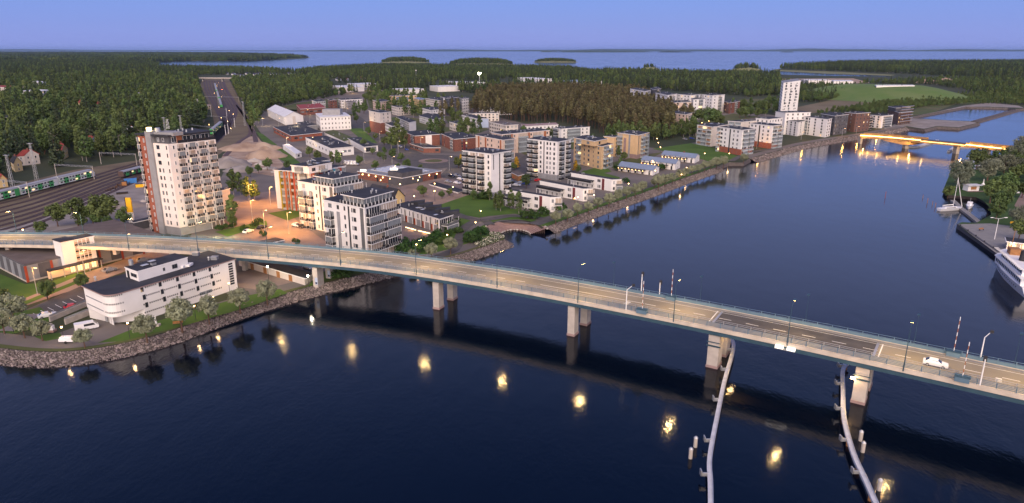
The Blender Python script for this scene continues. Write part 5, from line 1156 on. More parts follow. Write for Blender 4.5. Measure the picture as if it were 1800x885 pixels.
for f, w in ((.06, 1.6), (.36, 2.6), (.66, 2.2), (.85, 1.2)):
    q = wl2[int(f * (len(wl2) - 1))]; m = MB().box(q.x - w / 2, q.x + w / 2, q.y + 2, q.y + 6, -wz - 1.5, q.z - .9, 'concrete')
    if f in (.36,): m.poly([(q.x - 16, q.y + .2, q.z - 1.7), (q.x - 4, q.y + .2, q.z - 4.2), (q.x + 4, q.y + .2, q.z - 4.2), (q.x + 16, q.y + .2, q.z - 1.7)], 'wood_bridge').poly([(q.x - 16, q.y + 7, q.z - 1.7), (q.x - 4, q.y + 7, q.z - 4.2), (q.x + 4, q.y + 7, q.z - 4.2), (q.x + 16, q.y + 7, q.z - 1.7)], 'wood_bridge').poly([(q.x - 16, q.y + .2, q.z - 1.7), (q.x - 16, q.y + 7, q.z - 1.7), (q.x - 4, q.y + 7, q.z - 4.2), (q.x - 4, q.y + .2, q.z - 4.2)], 'wood_bridge').poly([(q.x + 16, q.y + .2, q.z - 1.7), (q.x + 4, q.y + .2, q.z - 4.2), (q.x + 4, q.y + 7, q.z - 4.2), (q.x + 16, q.y + 7, q.z - 1.7)], 'wood_bridge')
    m.build('pier', wb)
for i in list(range(0, i3 + 3, 2)) + list(range(i4, len(wl2), 2)):
    q = wl2[i]; lamp_light('added_glow_light', (q.x, q.y - 3.4, q.z + .4), 80, wb, (1, .58, .18), .4)  # point lights without fixtures, added to strengthen the strips' glow on the wood
for f in (.05, .36, .66): 
    q = wl2[int(f * (len(wl2) - 1))]; lamp_light('pier_light', (q.x, q.y - 2, q.z - 2.5), 250, wb, (1, .58, .2))
for pix, lab in ([(1587, 257), (1610, 257), (1632, 251), (1648, 246)], 'pale boat guide beam below the lit bridge on the town side'), ([(1668, 265), (1680, 258), (1700, 256), (1712, 254)], 'pale boat guide beam below the lit bridge on the park side'):
    p = spline(wpoly(pix, 1.2), 4); r = empty('guide_fender', p[0] * 1.0, lab, 'fender'); MB().sweep([q - r.location for q in p], [(-1, -2), (1, -2), (1, 0), (-1, 0)], 'fender_white').build('beam', r)
# ================================================================== STREET AND PARK LAMPS
def park_lamp(px, py, h=4.2, power=110, white=False, group='warm globe lamps in the park', zb=GZ, lab=None):
    p = un(px, py, zb + h); p.z = zb
    r = empty('park_lamp', p, lab or 'slim park lamp with glowing warm globe', 'street lamp', group)
    link('post', cached(('lp', h), lambda: MB().tube((0, 0, 0), (0, 0, h - .2), .08, .06, 'trim_dark', 6).mesh('post')), r)
    link('globe', cached(('lg', h, white), lambda: MB().ball((0, 0, h), .24, 'lamp_white' if white else 'lamp_glow', 8, 6).mesh('globe')), r)
    link('cap', cached(('lc', h), lambda: MB().tube((0, 0, h + .2), (0, 0, h + .3), .34, .1, 'trim_dark', 8).mesh('cap')), r)
    lamp_light('lamp_light', (0, 0, h - .5), power, r, (1, .84, .6) if white else (1, .6, .28))
for px, py in ((18, 558), (108, 575), (224, 568), (341, 538), (374, 522), (795, 372), (845, 371), (836, 391), (786, 413), (732, 430), (1016, 347), (1010, 349), (1044, 343), (1105, 323), (1152, 300), (1198, 307), (1147, 283), (1239, 270), (1282, 270), (1155, 244), (1161, 259), (1157, 251), (1207, 325 - 30)): park_lamp(px, py)
for px, py in ((703, 324), (735, 317), (764, 323), (764, 336), (796, 329), (728, 345), (669, 317), (637, 307)): park_lamp(px, py, 5.0, 160, group='tall square lamps', lab='plaza lamp with bright globe on the paved square')
for px, py in ((470, 469), (541, 485)): park_lamp(px, py, 5.0, 180, True, 'shed lamps', lab='white lamp beside the shed under the bridge')
for px, py in ((402, 503 - 5),): park_lamp(px, py, 4, 120, False, None, lab='orange lamp at the office end entrance')
for px, py in ((40, 404), (1246, 213), (1234, 216)): park_lamp(px, py, 7, 200, group='tall roadside lamps', lab='tall roadside lamp with lit head behind trees')
# orange sodium light of the forecourt comes from tall street lamps
def street_lamp(px, py, h, power, lab, group='sodium street lamps', col=(1, .42, .08)):
    p = un(px, py, GZ); r = empty('street_lamp', p, lab, 'street lamp', group)
    link('post', cached(('sp', h), lambda: MB().tube((0, 0, 0), (0, 0, h), .11, .07, 'steel', 8).mesh('post')), r)
    link('arm', cached(('sa', h), lambda: MB().tube((0, 0, h - .1), (1.2, -.5, h + .3), .05, .04, 'steel', 6).mesh('arm')), r)
    hd_ = link('lamp_head', cached(('sh', h), lambda: MB().box(1.0, 1.8, -.75, -.4, h + .28, h + .42, 'steel').mesh('lamp_head')), r)
    link('lamp_glass', cached(('sg', h), lambda: MB().box(1.05, 1.75, -.72, -.43, h + .22, h + .275, 'lamp_glow').mesh('lamp_glass')), hd_)
    lamp_light('lamp_light', (1.4, -.57, h + .05), power, r, col, .3)
for px, py in ((444, 388), (476, 362), (508, 412), (528, 391), (440, 357), (466, 408)): street_lamp(px, py, 8.5, 3600, 'grey street lamp lighting the forecourt orange beside the tall tower')
for px, py in ((66, 518), (150, 484), (228, 452)): street_lamp(px, py, 8, 1500, 'grey street lamp lighting the street in front of the hall')
for px, py in ((640, 232), (668, 250), (610, 205), (548, 262), (505, 262), (700, 270), (690, 300), (640, 285), (600, 290), (740, 262), (790, 300)): street_lamp(px, py, 8, 700, 'grey street lamp on the main street by the roundabout', col=(1, .68, .36))
for px, py in ((490, 222), (462, 222), (520, 232), (470, 205), (540, 205), (545, 215)): street_lamp(px, py, 7, 900, 'grey yard lamp beside the fire station and white hall', 'yard lamps', col=(1, .74, .42))
for px, py in ((600, 163), (620, 165), (650, 160)): street_lamp(px, py, 9, 2500, 'yard lamp at the distant store halls', 'store yard lamps', col=(1, .6, .2))
for px, py in ((1330, 262), (1362, 256), (1408, 246), (1480, 240), (1540, 227), (1505, 236)): street_lamp(px, py, 6, 500, 'lamp on the town quay in front of the white blocks', 'quay lamps')
lamp_light('porch_light', (4, -4, 3), 500, [o for o in COL.objects if o.get('label', '').startswith('yellow wooden house')][0], (1, .7, .35))
fm = un(843, 154, GZ); r = empty('floodlight_mast', fm, 'tall floodlight mast shining white beside the store hall', 'floodlight')
MB().tube((0, 0, 0), (0, 0, 24), .45, .25, 'steel', 8).build('post', r); MB().box(-2.2, 2.2, -.5, .4, 24, 27, 'steel').build('lamp_frame', r); MB().box(-2.1, 2.1, -.62, -.52, 24.1, 26.9, 'lamp_white').build('lamp_bank', r); lamp_light('lamp_light', (0, -2, 25), 9000, r, (1, .9, .75), 1)
fm = un(732, 147, GZ); r = empty('floodlight_mast', fm, 'tall unlit floodlight mast in front of the lake woods', 'floodlight')
MB().tube((0, 0, 0), (0, 0, 26), .4, .2, 'steel', 8).build('post', r); MB().box(-1.6, 1.6, -.4, .4, 26, 27.5, 'steel').build('lamp_frame', r)
# tower entrance glow
lamp_light('entrance_light', (14, -2.5, 2.6), 300, tower, (.9, 1, .55)); lamp_light('entrance_light', (20, -2.2, 2.6), 300, tower, (.9, 1, .55)); lamp_light('entrance_light', (7, -2.5, 2.6), 200, tower, (.9, 1, .6))
# ================================================================== RAILWAY THINGS
def lattice(px, py, h, lab):
    p = un(px, py, GZ); r = empty('lattice_mast', p, lab, 'mast', 'lattice masts along the railway'); m = MB(); w = .7
    for sx, sy in ((-1, -1), (1, -1), (1, 1), (-1, 1)): m.tube((sx * w, sy * w, 0), (sx * w * .45, sy * w * .45, h), .07, .06, 'steel', 4)
    m.build('mast_legs', r); m = MB(); n = int(h / 1.4)
    for i in range(n):
        a = w * (1 - .55 * i / n); b = w * (1 - .55 * (i + 1) / n); z0 = i * h / n; z1 = (i + 1) * h / n; s = 1 if i % 2 else -1
        for sy in (-1, 1): m.tube((-s * a, sy * a, z0), (s * b, sy * b, z1), .045, .045, 'steel', 4, False); m.tube((sy * a, -s * a, z0), (sy * b, s * b, z1), .045, .045, 'steel', 4, False)
    m.build('bracing', r); MB().box(-1.2, 1.2, -.6, .6, h - .1, h + .1, 'steel').box(-1.1, -.7, -.8, -.4, h + .1, h + .5, 'trim_dark').box(.7, 1.1, -.8, -.4, h + .1, h + .5, 'trim_dark').build('platform', r)
for px, py, h in ((66, 322, 21), (24, 336, 18), (295, 262, 22), (323, 257, 22), (352, 215, 22), (431, 222, 22), (385, 190, 22)): lattice(px, py, h, 'grey lattice floodlight mast beside the railway tracks')
def portal(p0, p1, h, lab):
    a, b = un(*p0, GZ), un(*p1, GZ); r = empty('catenary_portal', a, lab, 'catenary portal', 'catenary portals over the tracks'); d = b - a
    for q in (Vector((0, 0, 0)), d): MB().tube((q.x, q.y, 0), (q.x, q.y, h), .2, .16, 'concrete', 6).build('post', r)
    m = MB()
    for zz in (h - .1, h - .8): m.tube((0, 0, zz), (d.x, d.y, zz), .07, .07, 'steel', 4)
    n = 14
    for i in range(n): u, v = d * (i / n), d * ((i + 1) / n); m.tube((u.x, u.y, h - (.1 if i % 2 else .8)), (v.x, v.y, h - (.8 if i % 2 else .1)), .05, .05, 'steel', 4, False)
    m.build('cross_beam', r)
for p0, p1, h in (((100, 312), (166, 316), 7.5), ((178, 289), (241, 292), 7.5), ((-10, 340), (52, 347), 7.5), ((322, 232), (375, 238), 7), ((340, 215), (400, 218), 7), ((352, 178), (420, 180), 7), ((245, 268), (300, 268), 7)): portal(p0, p1, h, 'steel catenary portal spanning the railway tracks')
for px, py in ((455 - 58, 238), (402, 236), (413, 224), (399, 205), (372, 205)):
    p = un(px, py, GZ); r = empty('catenary_mast', p, 'single pale catenary mast between the curving tracks', 'mast', 'single catenary masts'); MB().tube((0, 0, 0), (0, 0, 8.5), .2, .16, 'trim_white', 6).build('post', r); MB().tube((0, 0, 7.6), (-2.4, 0, 7.2), .05, .05, 'steel', 4).build('arm', r)
# double-deck train standing on the nearest line
def coach(p0, p1, lab, livery, double=True, nose=False, group=None):
    a, b = p0, p1; d = b - a; L = d.length; rz = math.atan2(d.y, d.x); H = 5.0 if double else 4.0; w = 1.55
    r = empty('train_coach', a, lab, 'train', group, rz)
    prof = [(-w, .9), (w, .9), (w, H - .7), (w * .8, H - .1), (0, H), (-w * .8, H - .1), (-w, H - .7)]; m = MB(); i = 0; k = m.mi(livery); kr = m.mi('train_grey'); n = len(prof)
    xs = [0.3, L - (2.6 if nose else .3)]; 
    for x in xs: m.v += [(x, y, z) for y, z in prof]
    if nose: m.v += [(L - .3, y * .75, .9 + (z - .9) * .62) for y, z in prof]; xs.append(0)
    for s in range(len(xs) - 1):
        for q in range(n):
            q2 = (q + 1) % n; m.f.append((s * n + q, s * n + q2, (s + 1) * n + q2, (s + 1) * n + q)); m.m.append(kr if q in (2, 3, 4, 5) else k)
    m.f += [tuple(range(n - 1, -1, -1)), tuple(range((len(xs) - 1) * n, len(xs) * n))]; m.m += [k, k]
    m.build('body', r)
    wm = cached('trw', lambda: MB().box(-.7, .7, -.03, .03, 0, .7, 'glass_dark').mesh('window')); wl_ = cached('trwl', lambda: MB().box(-.7, .7, -.03, .03, 0, .7, 'glass_lit').mesh('window'))
    rr = random.Random(int(L * 100))
    for row in ((1.5, 3.2) if double else (2.2,)):
        x = 2.0
        while x < L - 3:
            for sy in (-1, 1): link('window', wl_ if rr.random() < .12 else wm, r, (x, sy * (w + .01), row))
            x += 2.1
    for i in range(3): 
        x = L * (.2 + .3 * i); MB().box(x - 1.5, x + 1.5, -w - .035, -w - .005, 1.0, H - 1.0, 'train_green' if livery != 'train_green' else 'train_white').build('livery_patch', r)
    MB().box(0.4, L - 3, -w - .03, -w - .004, 2.45, 2.75, 'train_green').build('stripe', r)
    for x in (3.2, L - 3.8): MB().box(x - 1.6, x + 1.6, -1.2, 1.2, .2, .9, 'tyre').build('bogie', r)
tp = [un(-40, 364, GZ), un(32, 346, GZ), un(100, 328, GZ), un(165, 312, GZ)]
for i in range(3): coach(tp[i], tp[i + 1], ('bright green double-deck coach at the tail of the standing train', 'white double-deck coach coupled between the green coach and the sloped-nose coach', 'white double-deck coach with sloped nose at the head of the train')[i], ('train_green', 'train_white', 'train_white')[i], True, i == 2)
coach(un(372, 238, GZ), un(389, 223, GZ), 'green and white coach with pale roof behind the tower roof', 'train_green')
wp0, wp1 = un(213, 314, GZ), un(249, 304, GZ); coach(wp0, wp1, 'brown covered freight wagon with turquoise end beside the tower', 'wagon_brown', False)
for k in range(3): coach(un(378 + k * 4, 150 + k * 14, GZ), un(381 + k * 4.2, 162 + k * 14, GZ), 'green freight car in the railway yard below the overpass', 'train_green', False, group='green freight cars in the yard')
for k in range(14):
    p = un(372 + random.uniform(-8, 55) * (.3 + k / 20), 148 + k * 6.5, GZ); r = empty('signal_lamp', p, 'tiny glowing signal lamp in the railway yard', 'signal', 'railway signal lamps'); MB().tube((0, 0, 0), (0, 0, 3), .08, .08, 'steel', 5).build('post', r); MB().ball((0, 0, 3.2), .22, 'signal_red' if k == 2 else 'lamp_glow', 6, 4).build('lamp', r)
# overpass across the far end of the yard
a, b = un(340, 143.5, GZ), un(490, 144.5, GZ); r = empty('rail_overpass', a, 'pale road overpass crossing the railway yard below the dark roofed houses', 'bridge'); d = b - a
MB().sweep([Vector((0, 0, 8)), Vector((d.x, d.y, 8))], [(-6, -1.4), (6, -1.4), (6, .8), (-6, .8)], 'concrete').build('deck', r)
for t in (.12, .35, .6, .85): MB().box(d.x * t - .8, d.x * t + .8, d.y * t - 4, d.y * t + 4, 0, 6.7, 'concrete').build('pier', r)
# gravel heaps
def heap(px, py, rx, ry, h, k, lab, group=None):
    p = un(px, py, GZ); r = MB(); mi = r.mi(k); n1, n2 = 20, 6
    for i in range(n2 + 1):
        t = i / n2
        for j in range(n1):
            a = 2 * math.pi * j / n1; nz = noise.noise(Vector((px + 3 * t * math.cos(a), py + 3 * t * math.sin(a), h)))
            r.v.append((rx * t * math.cos(a) * (1 + .2 * nz), ry * t * math.sin(a) * (1 + .2 * nz), h * (1 - t) ** .8 * (1 + .35 * nz) - (.2 if i == n2 else 0)))
    for i in range(n2):
        for j in range(n1): r.f.append((i * n1 + j, (i + 1) * n1 + j, (i + 1) * n1 + (j + 1) % n1, i * n1 + (j + 1) % n1)); r.m.append(mi)
    o = r.build('gravel_heap', smooth=True); o.location = p; tag(o, lab, 'gravel heap', group)
heap(402, 292, 15, 11, 6, 'gravel', 'rounded grey gravel heap beside the tower'); heap(436, 262, 22, 14, 5, 'sand', 'pale rough sand heap by the curving tracks'); heap(468, 276, 14, 11, 7, 'sand', 'reddish sand heap below the site cabins'); heap(462, 262, 14, 11, 5, 'sand', 'reddish sand heap by the grassy slope'); heap(426, 300, 12, 8, 3, 'gravel', 'low rubble heap near the conifers'); heap(225, 362, 10, 7, 2.5, 'gravel', 'low pale rubble heap next to the fuel sign'); heap(1660, 147, 30, 18, 12, 'sand', 'brown earth heap at the edge of the wood beside the mound'); heap(1630, 146, 26, 16, 9, 'sand', 'pale earth heap next to the grassy mound')
# tall fuel price sign
p = un(232, 392, GZ); r = empty('fuel_sign', p, 'tall orange and white sign pylon beside the grey fuel shed', 'sign'); MB().box(-1.1, 1.1, -.3, .3, 0, 4.4, 'trim_white').build('lower_panel', r); MB().box(-1.1, 1.1, -.3, .3, 4.4, 10.5, 'sign_yellow').build('upper_panel', r); MB().box(-1.4, -1.1, -.35, .35, 4, 10.6, 'navy_panel').build('side_strip', r)
block('fuel_shed', 'dark grey low shed beside the tall orange sign', 'shed', (233, 388), (236, 391), (272, 383), z=5.5, floors=1, wall='dark_wall', roof='roof_dark', lf=(), rf=(), vents=0)
# ================================================================== VEHICLES
def car(px, py, px2, py2, paint, lab, van=False, group=None, zb=GZ + .1):
    a = un(px, py, zb); b = un(px2, py2, zb); rz = math.atan2((b - a).y, (b - a).x)
    r = empty('van' if van else 'car', (a + b) / 2, lab, 'van' if van else 'car', group, rz)
    def body():
        m = MB(); k = m.mi(paint)
        if van: pf = [(-2.6, .35), (2.5, .35), (2.65, .9), (2.35, 1.15), (1.6, 2.0), (-2.5, 2.05), (-2.6, 1.9)]; w = .98
        else: pf = [(-2.1, .3), (2.1, .3), (2.2, .62), (2.05, .82), (1.0, .95), (.35, 1.42), (-1.1, 1.46), (-1.75, .98), (-2.15, .9)]; w = .88
        n = len(pf); m.v += [(x, -w if z < 1.0 or van else -w * .82, z) for x, z in pf] + [(x, w if z < 1.0 or van else w * .82, z) for x, z in pf]
        for q in range(n): q2 = (q + 1) % n; m.f.append((q, n + q, n + q2, q2)); m.m.append(k)
        m.f += [tuple(range(n)), tuple(range(2 * n - 1, n - 1, -1))]; m.m += [k, k]
        return m.mesh('body')
    bo_ = link('body', cached(('car', paint, van), body), r)
    def glass():
        m = MB()
        if van: m.poly([(2.37, -.85, 1.2), (2.37, .85, 1.2), (1.66, .8, 1.96), (1.66, -.8, 1.96)], 'glass_dark')
        else: m.poly([(1.0, -.74, .99), (1.0, .74, .99), (.40, .64, 1.41), (.40, -.64, 1.41)], 'glass_dark').poly([(-1.76, .74, 1.01), (-1.76, -.74, 1.01), (-1.15, -.64, 1.45), (-1.15, .64, 1.45)], 'glass_dark')
        for s in (-1, 1):
            y = s * (.99 if van else .80)
            q = [(-.6, y, 1.2), (1.9, y, 1.2), (1.5, y, 1.8), (-.6, y, 1.8)] if van else [(-1.6, y * 1.06, 1.0), (.85, y * 1.06, 1.0), (.3, y * .94, 1.36), (-1.1, y * .94, 1.38)]
            m.poly(q if s < 0 else q[::-1], 'glass_dark')
        return m.mesh('window_glass')
    link('window_glass', cached(('cg', van), glass), bo_)
    wm = cached('wheel', lambda: MB().tube((0, -.11, 0), (0, .11, 0), .33, .33, 'tyre', 10).mesh('wheel')); wr_ = cached('rim', lambda: MB().tube((0, -.12, 0), (0, .12, 0), .18, .18, 'steel', 8).mesh('rim'))
    for x in ((-1.6, 1.65) if van else (-1.3, 1.35)):
        for y in (-.84, .84): link('rim', wr_, link('wheel', wm, r, (x, y, .33)))
    for y in (-.6, .6): link('headlight', cached(('hl', van), lambda: MB().box(2.5 if van else 2.08, 2.62 if van else 2.2, -.15, .15, .75 if van else .6, .95 if van else .74, 'glass_pale').mesh('headlight')), bo_, (0, y, 0))
    return r
car(136, 583, 170, 576, 'car_white', 'white panel van parked on the yard by the white office', True)
car(76, 559, 91, 556, 'car_white', 'white hatchback at the end of the empty parking bays')
car(121, 544, 136, 541, 'car_red', 'red car beside the concrete ramp wall'); car(184, 480, 203, 475, 'car_silver', 'silver car driving past the hall entrance'); car(244, 462, 262, 458, 'car_silver', 'silver car parked below the bridge ramp')
car(431, 411, 442, 407.5, 'car_white', 'white car beside the small hedge at the forecourt'); car(455, 404, 466, 400.5, 'car_black', 'black car beside the small hedge at the forecourt'); car(516, 397, 527, 400, 'car_white', 'white car parked under the white apartment house'); car(526, 399, 534, 402, 'car_black', 'black car next to the white one under the apartment house')
car(508, 461, 516, 464, 'car_silver', 'silver car parked in the shade under the bridge'); car(538, 471, 547, 474, 'car_white', 'white car parked in the shade beside the bridge pier')
for i, (x, y, k) in enumerate(((906, 314, 'car_red'), (915, 316, 'car_white'), (924, 317, 'car_blue'), (900, 312, 'car_black'), (905, 327, 'car_white'), (912, 324, 'car_silver'), (921, 325, 'car_blue'), (898, 322, 'car_black'))): car(x, y, x + 7, y + .6, k, {'car_red': 'red', 'car_white': 'white', 'car_blue': 'blue', 'car_black': 'black', 'car_silver': 'silver'}[k] + ' car parked between the two white towers', group='cars between the white towers')
car(942, 319.5, 948, 317.5, 'car_red', 'red car under the hedge at the small-windowed white tower')
for i in range(8): car(607 + (i % 4) * 5.5, 286 + (i // 4) * 3.2 + (i % 4) * .3, 611 + (i % 4) * 5.5, 287.2 + (i // 4) * 3.2, 'car_white', 'white car in the packed row behind the colourful apartment house', group='white cars in the packed row')
for i, (x, y, k) in enumerate(((790, 311, 'car_black'), (799, 310, 'car_silver'), (784, 321, 'car_silver'), (800, 323, 'car_white'), (806, 316, 'car_white'), (815, 318, 'car_blue'))): car(x, y, x + 8, y + 1.2, k, {'car_white': 'white', 'car_blue': 'blue', 'car_black': 'black', 'car_silver': 'silver'}[k] + ' car on the lot beside the brick supermarket', group='cars beside the supermarket')
for i in range(5): car(927 + i * 6, 283 + i * .6, 931 + i * 6, 284.4 + i * .6, ('car_white', 'car_silver', 'car_white', 'car_black', 'car_silver')[i], ('white', 'silver', 'white', 'black', 'silver')[i] + ' car parked below the long peach block', group='cars below the peach block')
car(1201, 245.5, 1207, 246.5, 'car_silver', 'silver car on the road above the sloping lawn'); car(1213, 244.5, 1219, 245.5, 'car_blue', 'blue car on the road above the sloping lawn'); car(1781, 339, 1785, 340, 'car_white', 'white car parked beyond the park trees')
mc_, a_ = at(s_at_px(1640), 5.0); car(0, 600, 10, 600, 'car_white', 'white car driving on the bridge beyond the opening span'); o_ = [o for o in COL.objects if o.get('label') == 'white car driving on the bridge beyond the opening span'][0]; o_.location = mc_ + Vector((0, 0, .02)); o_.rotation_euler.z = a_
for i, t_ in enumerate((.15, .3, .42, .55, .66, .78, .9)):
    a_, b_ = (632 + 90 * t_, 226 + 42 * t_), (635.5 + 90 * t_, 227.6 + 42 * t_); car(*a_, *b_, ('car_silver', 'car_white', 'car_black', 'car_red', 'car_silver', 'car_white', 'car_blue')[i], ('silver', 'white', 'black', 'red', 'silver', 'white', 'blue')[i] + ' car standing at the kerb of the main street', group='cars on the main street')
# small covered trailer, monument, statue, benches
p = un(121, 602, GZ + .15); r = empty('covered_trailer', p, 'small white covered trailer at the end of the yard', 'trailer'); MB().prism([(-1.9, -.8), (1.6, -.8), (2.1, 0), (1.6, .8), (-1.9, .8)], .45, 1.1, 'car_white').prism([(-1.7, -.7), (1.2, -.7), (1.2, .7), (-1.7, .7)], 1.1, 1.5, 'car_white').build('body', r); MB().box(2.0, 3.0, -.05, .05, .45, .55, 'steel').build('drawbar', r)
for y in (-.85, .85): link('wheel', CACHE['wheel'], r, (-.2, y, .3))
p = un(91, 583, GZ + .14); r = empty('stone_monument', p, 'pale stone monument on a square base in the small lawn', 'monument'); MB().box(-.9, .9, -.7, .7, 0, .5, 'granite').build('base', r); MB().prism([(-.7, -.5), (.7, -.5), (.6, .5), (-.6, .5)], .5, 1.6, 'trim_white').prism([(-.4, -.3), (.3, -.3), (.3, .3), (-.4, .3)], 1.6, 2.1, 'concrete').build('stone', r)
p = un(275, 573, GZ + .14); r = empty('statue', p, 'slender white statue on a plinth in front of the white office', 'statue'); MB().box(-.9, .9, -.6, .6, 0, .5, 'concrete').build('plinth', r); MB().tube((0, 0, .5), (-.15, 0, 1.6), .35, .28, 'trim_white', 8).tube((-.15, 0, 1.6), (.05, 0, 2.5), .28, .12, 'trim_white', 8).ball((.05, 0, 2.65), .18, 'trim_white', 8, 6).build('figure', r)
for px, py, lab in ((313, 571, 'wooden park bench under the largest riverside willow'), (1725, 405, 'orange wooden bench on the harbour quay')):
    p = un(px, py, GZ + .14); r = empty('park_bench', p, lab, 'bench', None, .35); MB().box(-1.2, 1.2, -.25, .25, .42, .48, 'wood').build('seat', r); MB().box(-1.2, 1.2, .22, .28, .55, .9, 'wood').build('backrest', r)
    for x in (-1, 1): MB().box(x - .05, x + .05, -.22, .26, 0, .42, 'trim_dark').build('leg', r)
# ramp walls by the parking
for pix, lab, h in (([(88, 566), (158, 536)], 'stained concrete ramp wall beside the red car', 1.3), ([(115, 571), (165, 551)], 'short stained concrete wall at the office ramp', 1.4)):
    a, b = un(*pix[0], GZ), un(*pix[1], GZ); r = empty('ramp_wall', a, lab, 'wall'); MB().sweep([Vector((0, 0, 0)), b - a], [(-.2, 0), (.2, 0), (.2, h), (-.2, h)], 'concrete').build('wall', r); MB().sweep([Vector((0, 0, h)), b - a + Vector((0, 0, h))], [(-.03, .1), (.03, .1), (.03, .5), (-.03, .5)], 'steel').build('rail', r)
# ================================================================== RIGHT BANK: QUAY, BOATS, PAVILION
qz = 1.65
lay('quay', [(1683, 394.5), (1752, 446), (1812, 482), (1860, 470), (1800, 410), (1780, 398), (1740, 393)], 'walkway', .06, 1.6)
q0, q1 = un(1683, 394.5, 1.7), un(1812, 482, 1.7); r = empty('quay_edge', q0 * 1.0, 'dark timber quay edge along the harbour square', 'quay'); MB().sweep([Vector((0, 0, 0)), q1 - q0], [(-.6, -2.8), (.15, -2.8), (.15, .15), (-.6, .15)], 'dark_wall').build('quay_wall', r)
for i in range(8):
    t = (i + .5) / 8; q = (q1 - q0) * t; MB().tube((q.x + .5, q.y + 1.2, 0), (q.x + .5, q.y + 1.2, .6), .18, .22, 'trim_dark', 8).build('bollard', r)
lay('harbour_road', [(1800, 330), (1840, 330), (1900, 420), (1800, 375), (1783, 362), (1795, 340)], 'paving', .06, 1.6)
jetty = wpoly([(1675, 352), (1690, 366), (1706, 378), (1722, 391)], .9); r = empty('floating_jetty', jetty[0] * 1.0, 'narrow grey jetty beside the sailing yacht', 'jetty')
for i in range(3): MB().sweep([q - r.location for q in jetty[i:i + 2]], [(-1.1, -1.2), (1.1, -1.2), (1.1, 0), (-1.1, 0)], 'walkway').build('pontoon', r)
def hull(L, w, h, k, sheer=.3, n=10):
    m = MB(); mi = m.mi(k); kd = m.mi('ship_white')
    for i in range(n + 1):
        t = i / n; b = w / 2 * (min(1, (1 - t) * 2.2) ** .55) * (.82 + .18 * min(1, t * 4)); z = h * (1 + sheer * t * t)
        m.v += [(L * t - L / 2, -b * .55, -.4), (L * t - L / 2, -b, z), (L * t - L / 2, b, z), (L * t - L / 2, b * .55, -.4)]
    for i in range(n):
        a, b = i * 4, (i + 1) * 4
        for q in range(3): m.f.append((a + q, b + q, b + q + 1, a + q + 1)[::-1]); m.m.append(kd if q == 1 else mi)
    m.f.append((0, 1, 2, 3)); m.m.append(mi); return m
def place(r, px0, py0, px1, py1, z=0):
    a, b = un(px0, py0, z), un(px1, py1, z); r.location = (a + b) / 2; r.rotation_euler.z = math.atan2((b - a).y, (b - a).x)
r = empty('sailing_yacht', (0, 0, 0), 'white sailing yacht with bare mast moored at the jetty end', 'sailboat'); place(r, 1649, 371, 1691, 369)
hull(12, 3.4, 1.1, 'ship_white').build('hull', r); MB().prism([(-3.5, -1), (2.5, -.8), (3.4, 0), (2.5, .8), (-3.5, 1)], 1.1, 1.7, 'trim_white').build('cabin', r); MB().tube((1.2, 0, 1.1), (1.2, 0, 15), .12, .08, 'trim_white', 8).build('mast', r); MB().tube((1.2, 0, 2.6), (-4.4, 0, 2.4), .22, .18, 'trim_white', 8).build('boom', r); MB().tube((1.2, 0, 14.2), (5.9, 0, 1.6), .12, .16, 'trim_white', 6).build('furled_jib', r)
MB().box(-3, 2, -1.02, -.98, 1.25, 1.5, 'glass_dark').build('window', r)
r = empty('motor_boat', (0, 0, 0), 'white motor cruiser moored on the inner side of the jetty', 'boat'); place(r, 1705, 362, 1702, 369)
hull(8, 3, 1.1, 'ship_white').build('hull', r); MB().prism([(-2.5, -1.1), (1.2, -1), (1.8, 0), (1.2, 1), (-2.5, 1.1)], 1.1, 2.4, 'ship_white').prism([(-2, -.9), (.4, -.9), (.4, .9), (-2, .9)], 2.4, 2.6, 'trim_white').build('cabin', r); MB().box(-1.8, 1.0, -1.12, 1.12, 1.6, 2.1, 'glass_dark').build('window', r); MB().tube((-.5, 0, 2.6), (-.7, 0, 4.6), .06, .04, 'steel', 6).build('mast', r)
for i, (px, py) in enumerate(((1712, 279), (1719, 283), (1726, 287), (1716, 290), (1720, 297), (1718, 302))):
    r = empty('motor_boat', (0, 0, 0), 'small white motor boat in the marina behind the willows', 'boat', 'boats in the marina'); place(r, px - 5, py + .3, px + 6, py)
    hull(8, 2.8, 1.2, 'ship_white').build('hull', r); MB().prism([(-2.5, -1), (1, -.9), (1.6, 0), (1, .9), (-2.5, 1)], 1.2, 2.2, 'ship_white').build('cabin', r); MB().box(-1.6, .8, -1.02, 1.02, 1.5, 1.95, 'glass_dark').build('window', r)
# passenger steamer
r = empty('passenger_ship', (0, 0, 0), 'white old passenger ship with two window decks moored at the quay', 'ship')
sb = un(1755, 458, 2); sv = (un(1850, 545, 2) - sb); sv.z = 0; sv.normalize(); r.location = (sb.x + sv.x * 17 , sb.y + sv.y * 17, 0); r.rotation_euler.z = math.atan2(-sv.y, -sv.x)
hull(34, 7.4, 3.2, 'ship_white', .25, 16).build('hull', r)
def deckhouse(z0, z1, x0, x1, w, nm):
    MB().prism([(x0, -w), (x1 - 2.5, -w), (x1, -w * .45), (x1, w * .45), (x1 - 2.5, w), (x0, w)], z0, z1, 'ship_white').build(nm, r)
deckhouse(3.1, 5.4, -15, 12.5, 3.1, 'lower_deckhouse'); deckhouse(5.5, 7.6, -13, 9.5, 2.6, 'upper_deckhouse')
MB().prism([(-16, -3.6), (10, -3.5), (13.5, -1.5), (13.5, 1.5), (10, 3.5), (-16, 3.6)], 5.4, 5.55, 'trim_white').build('promenade_deck', r); MB().prism([(-14, -3.2), (8, -3.1), (10.5, -1), (10.5, 1), (8, 3.1), (-14, 3.2)], 7.6, 7.75, 'trim_white').build('boat_deck', r)
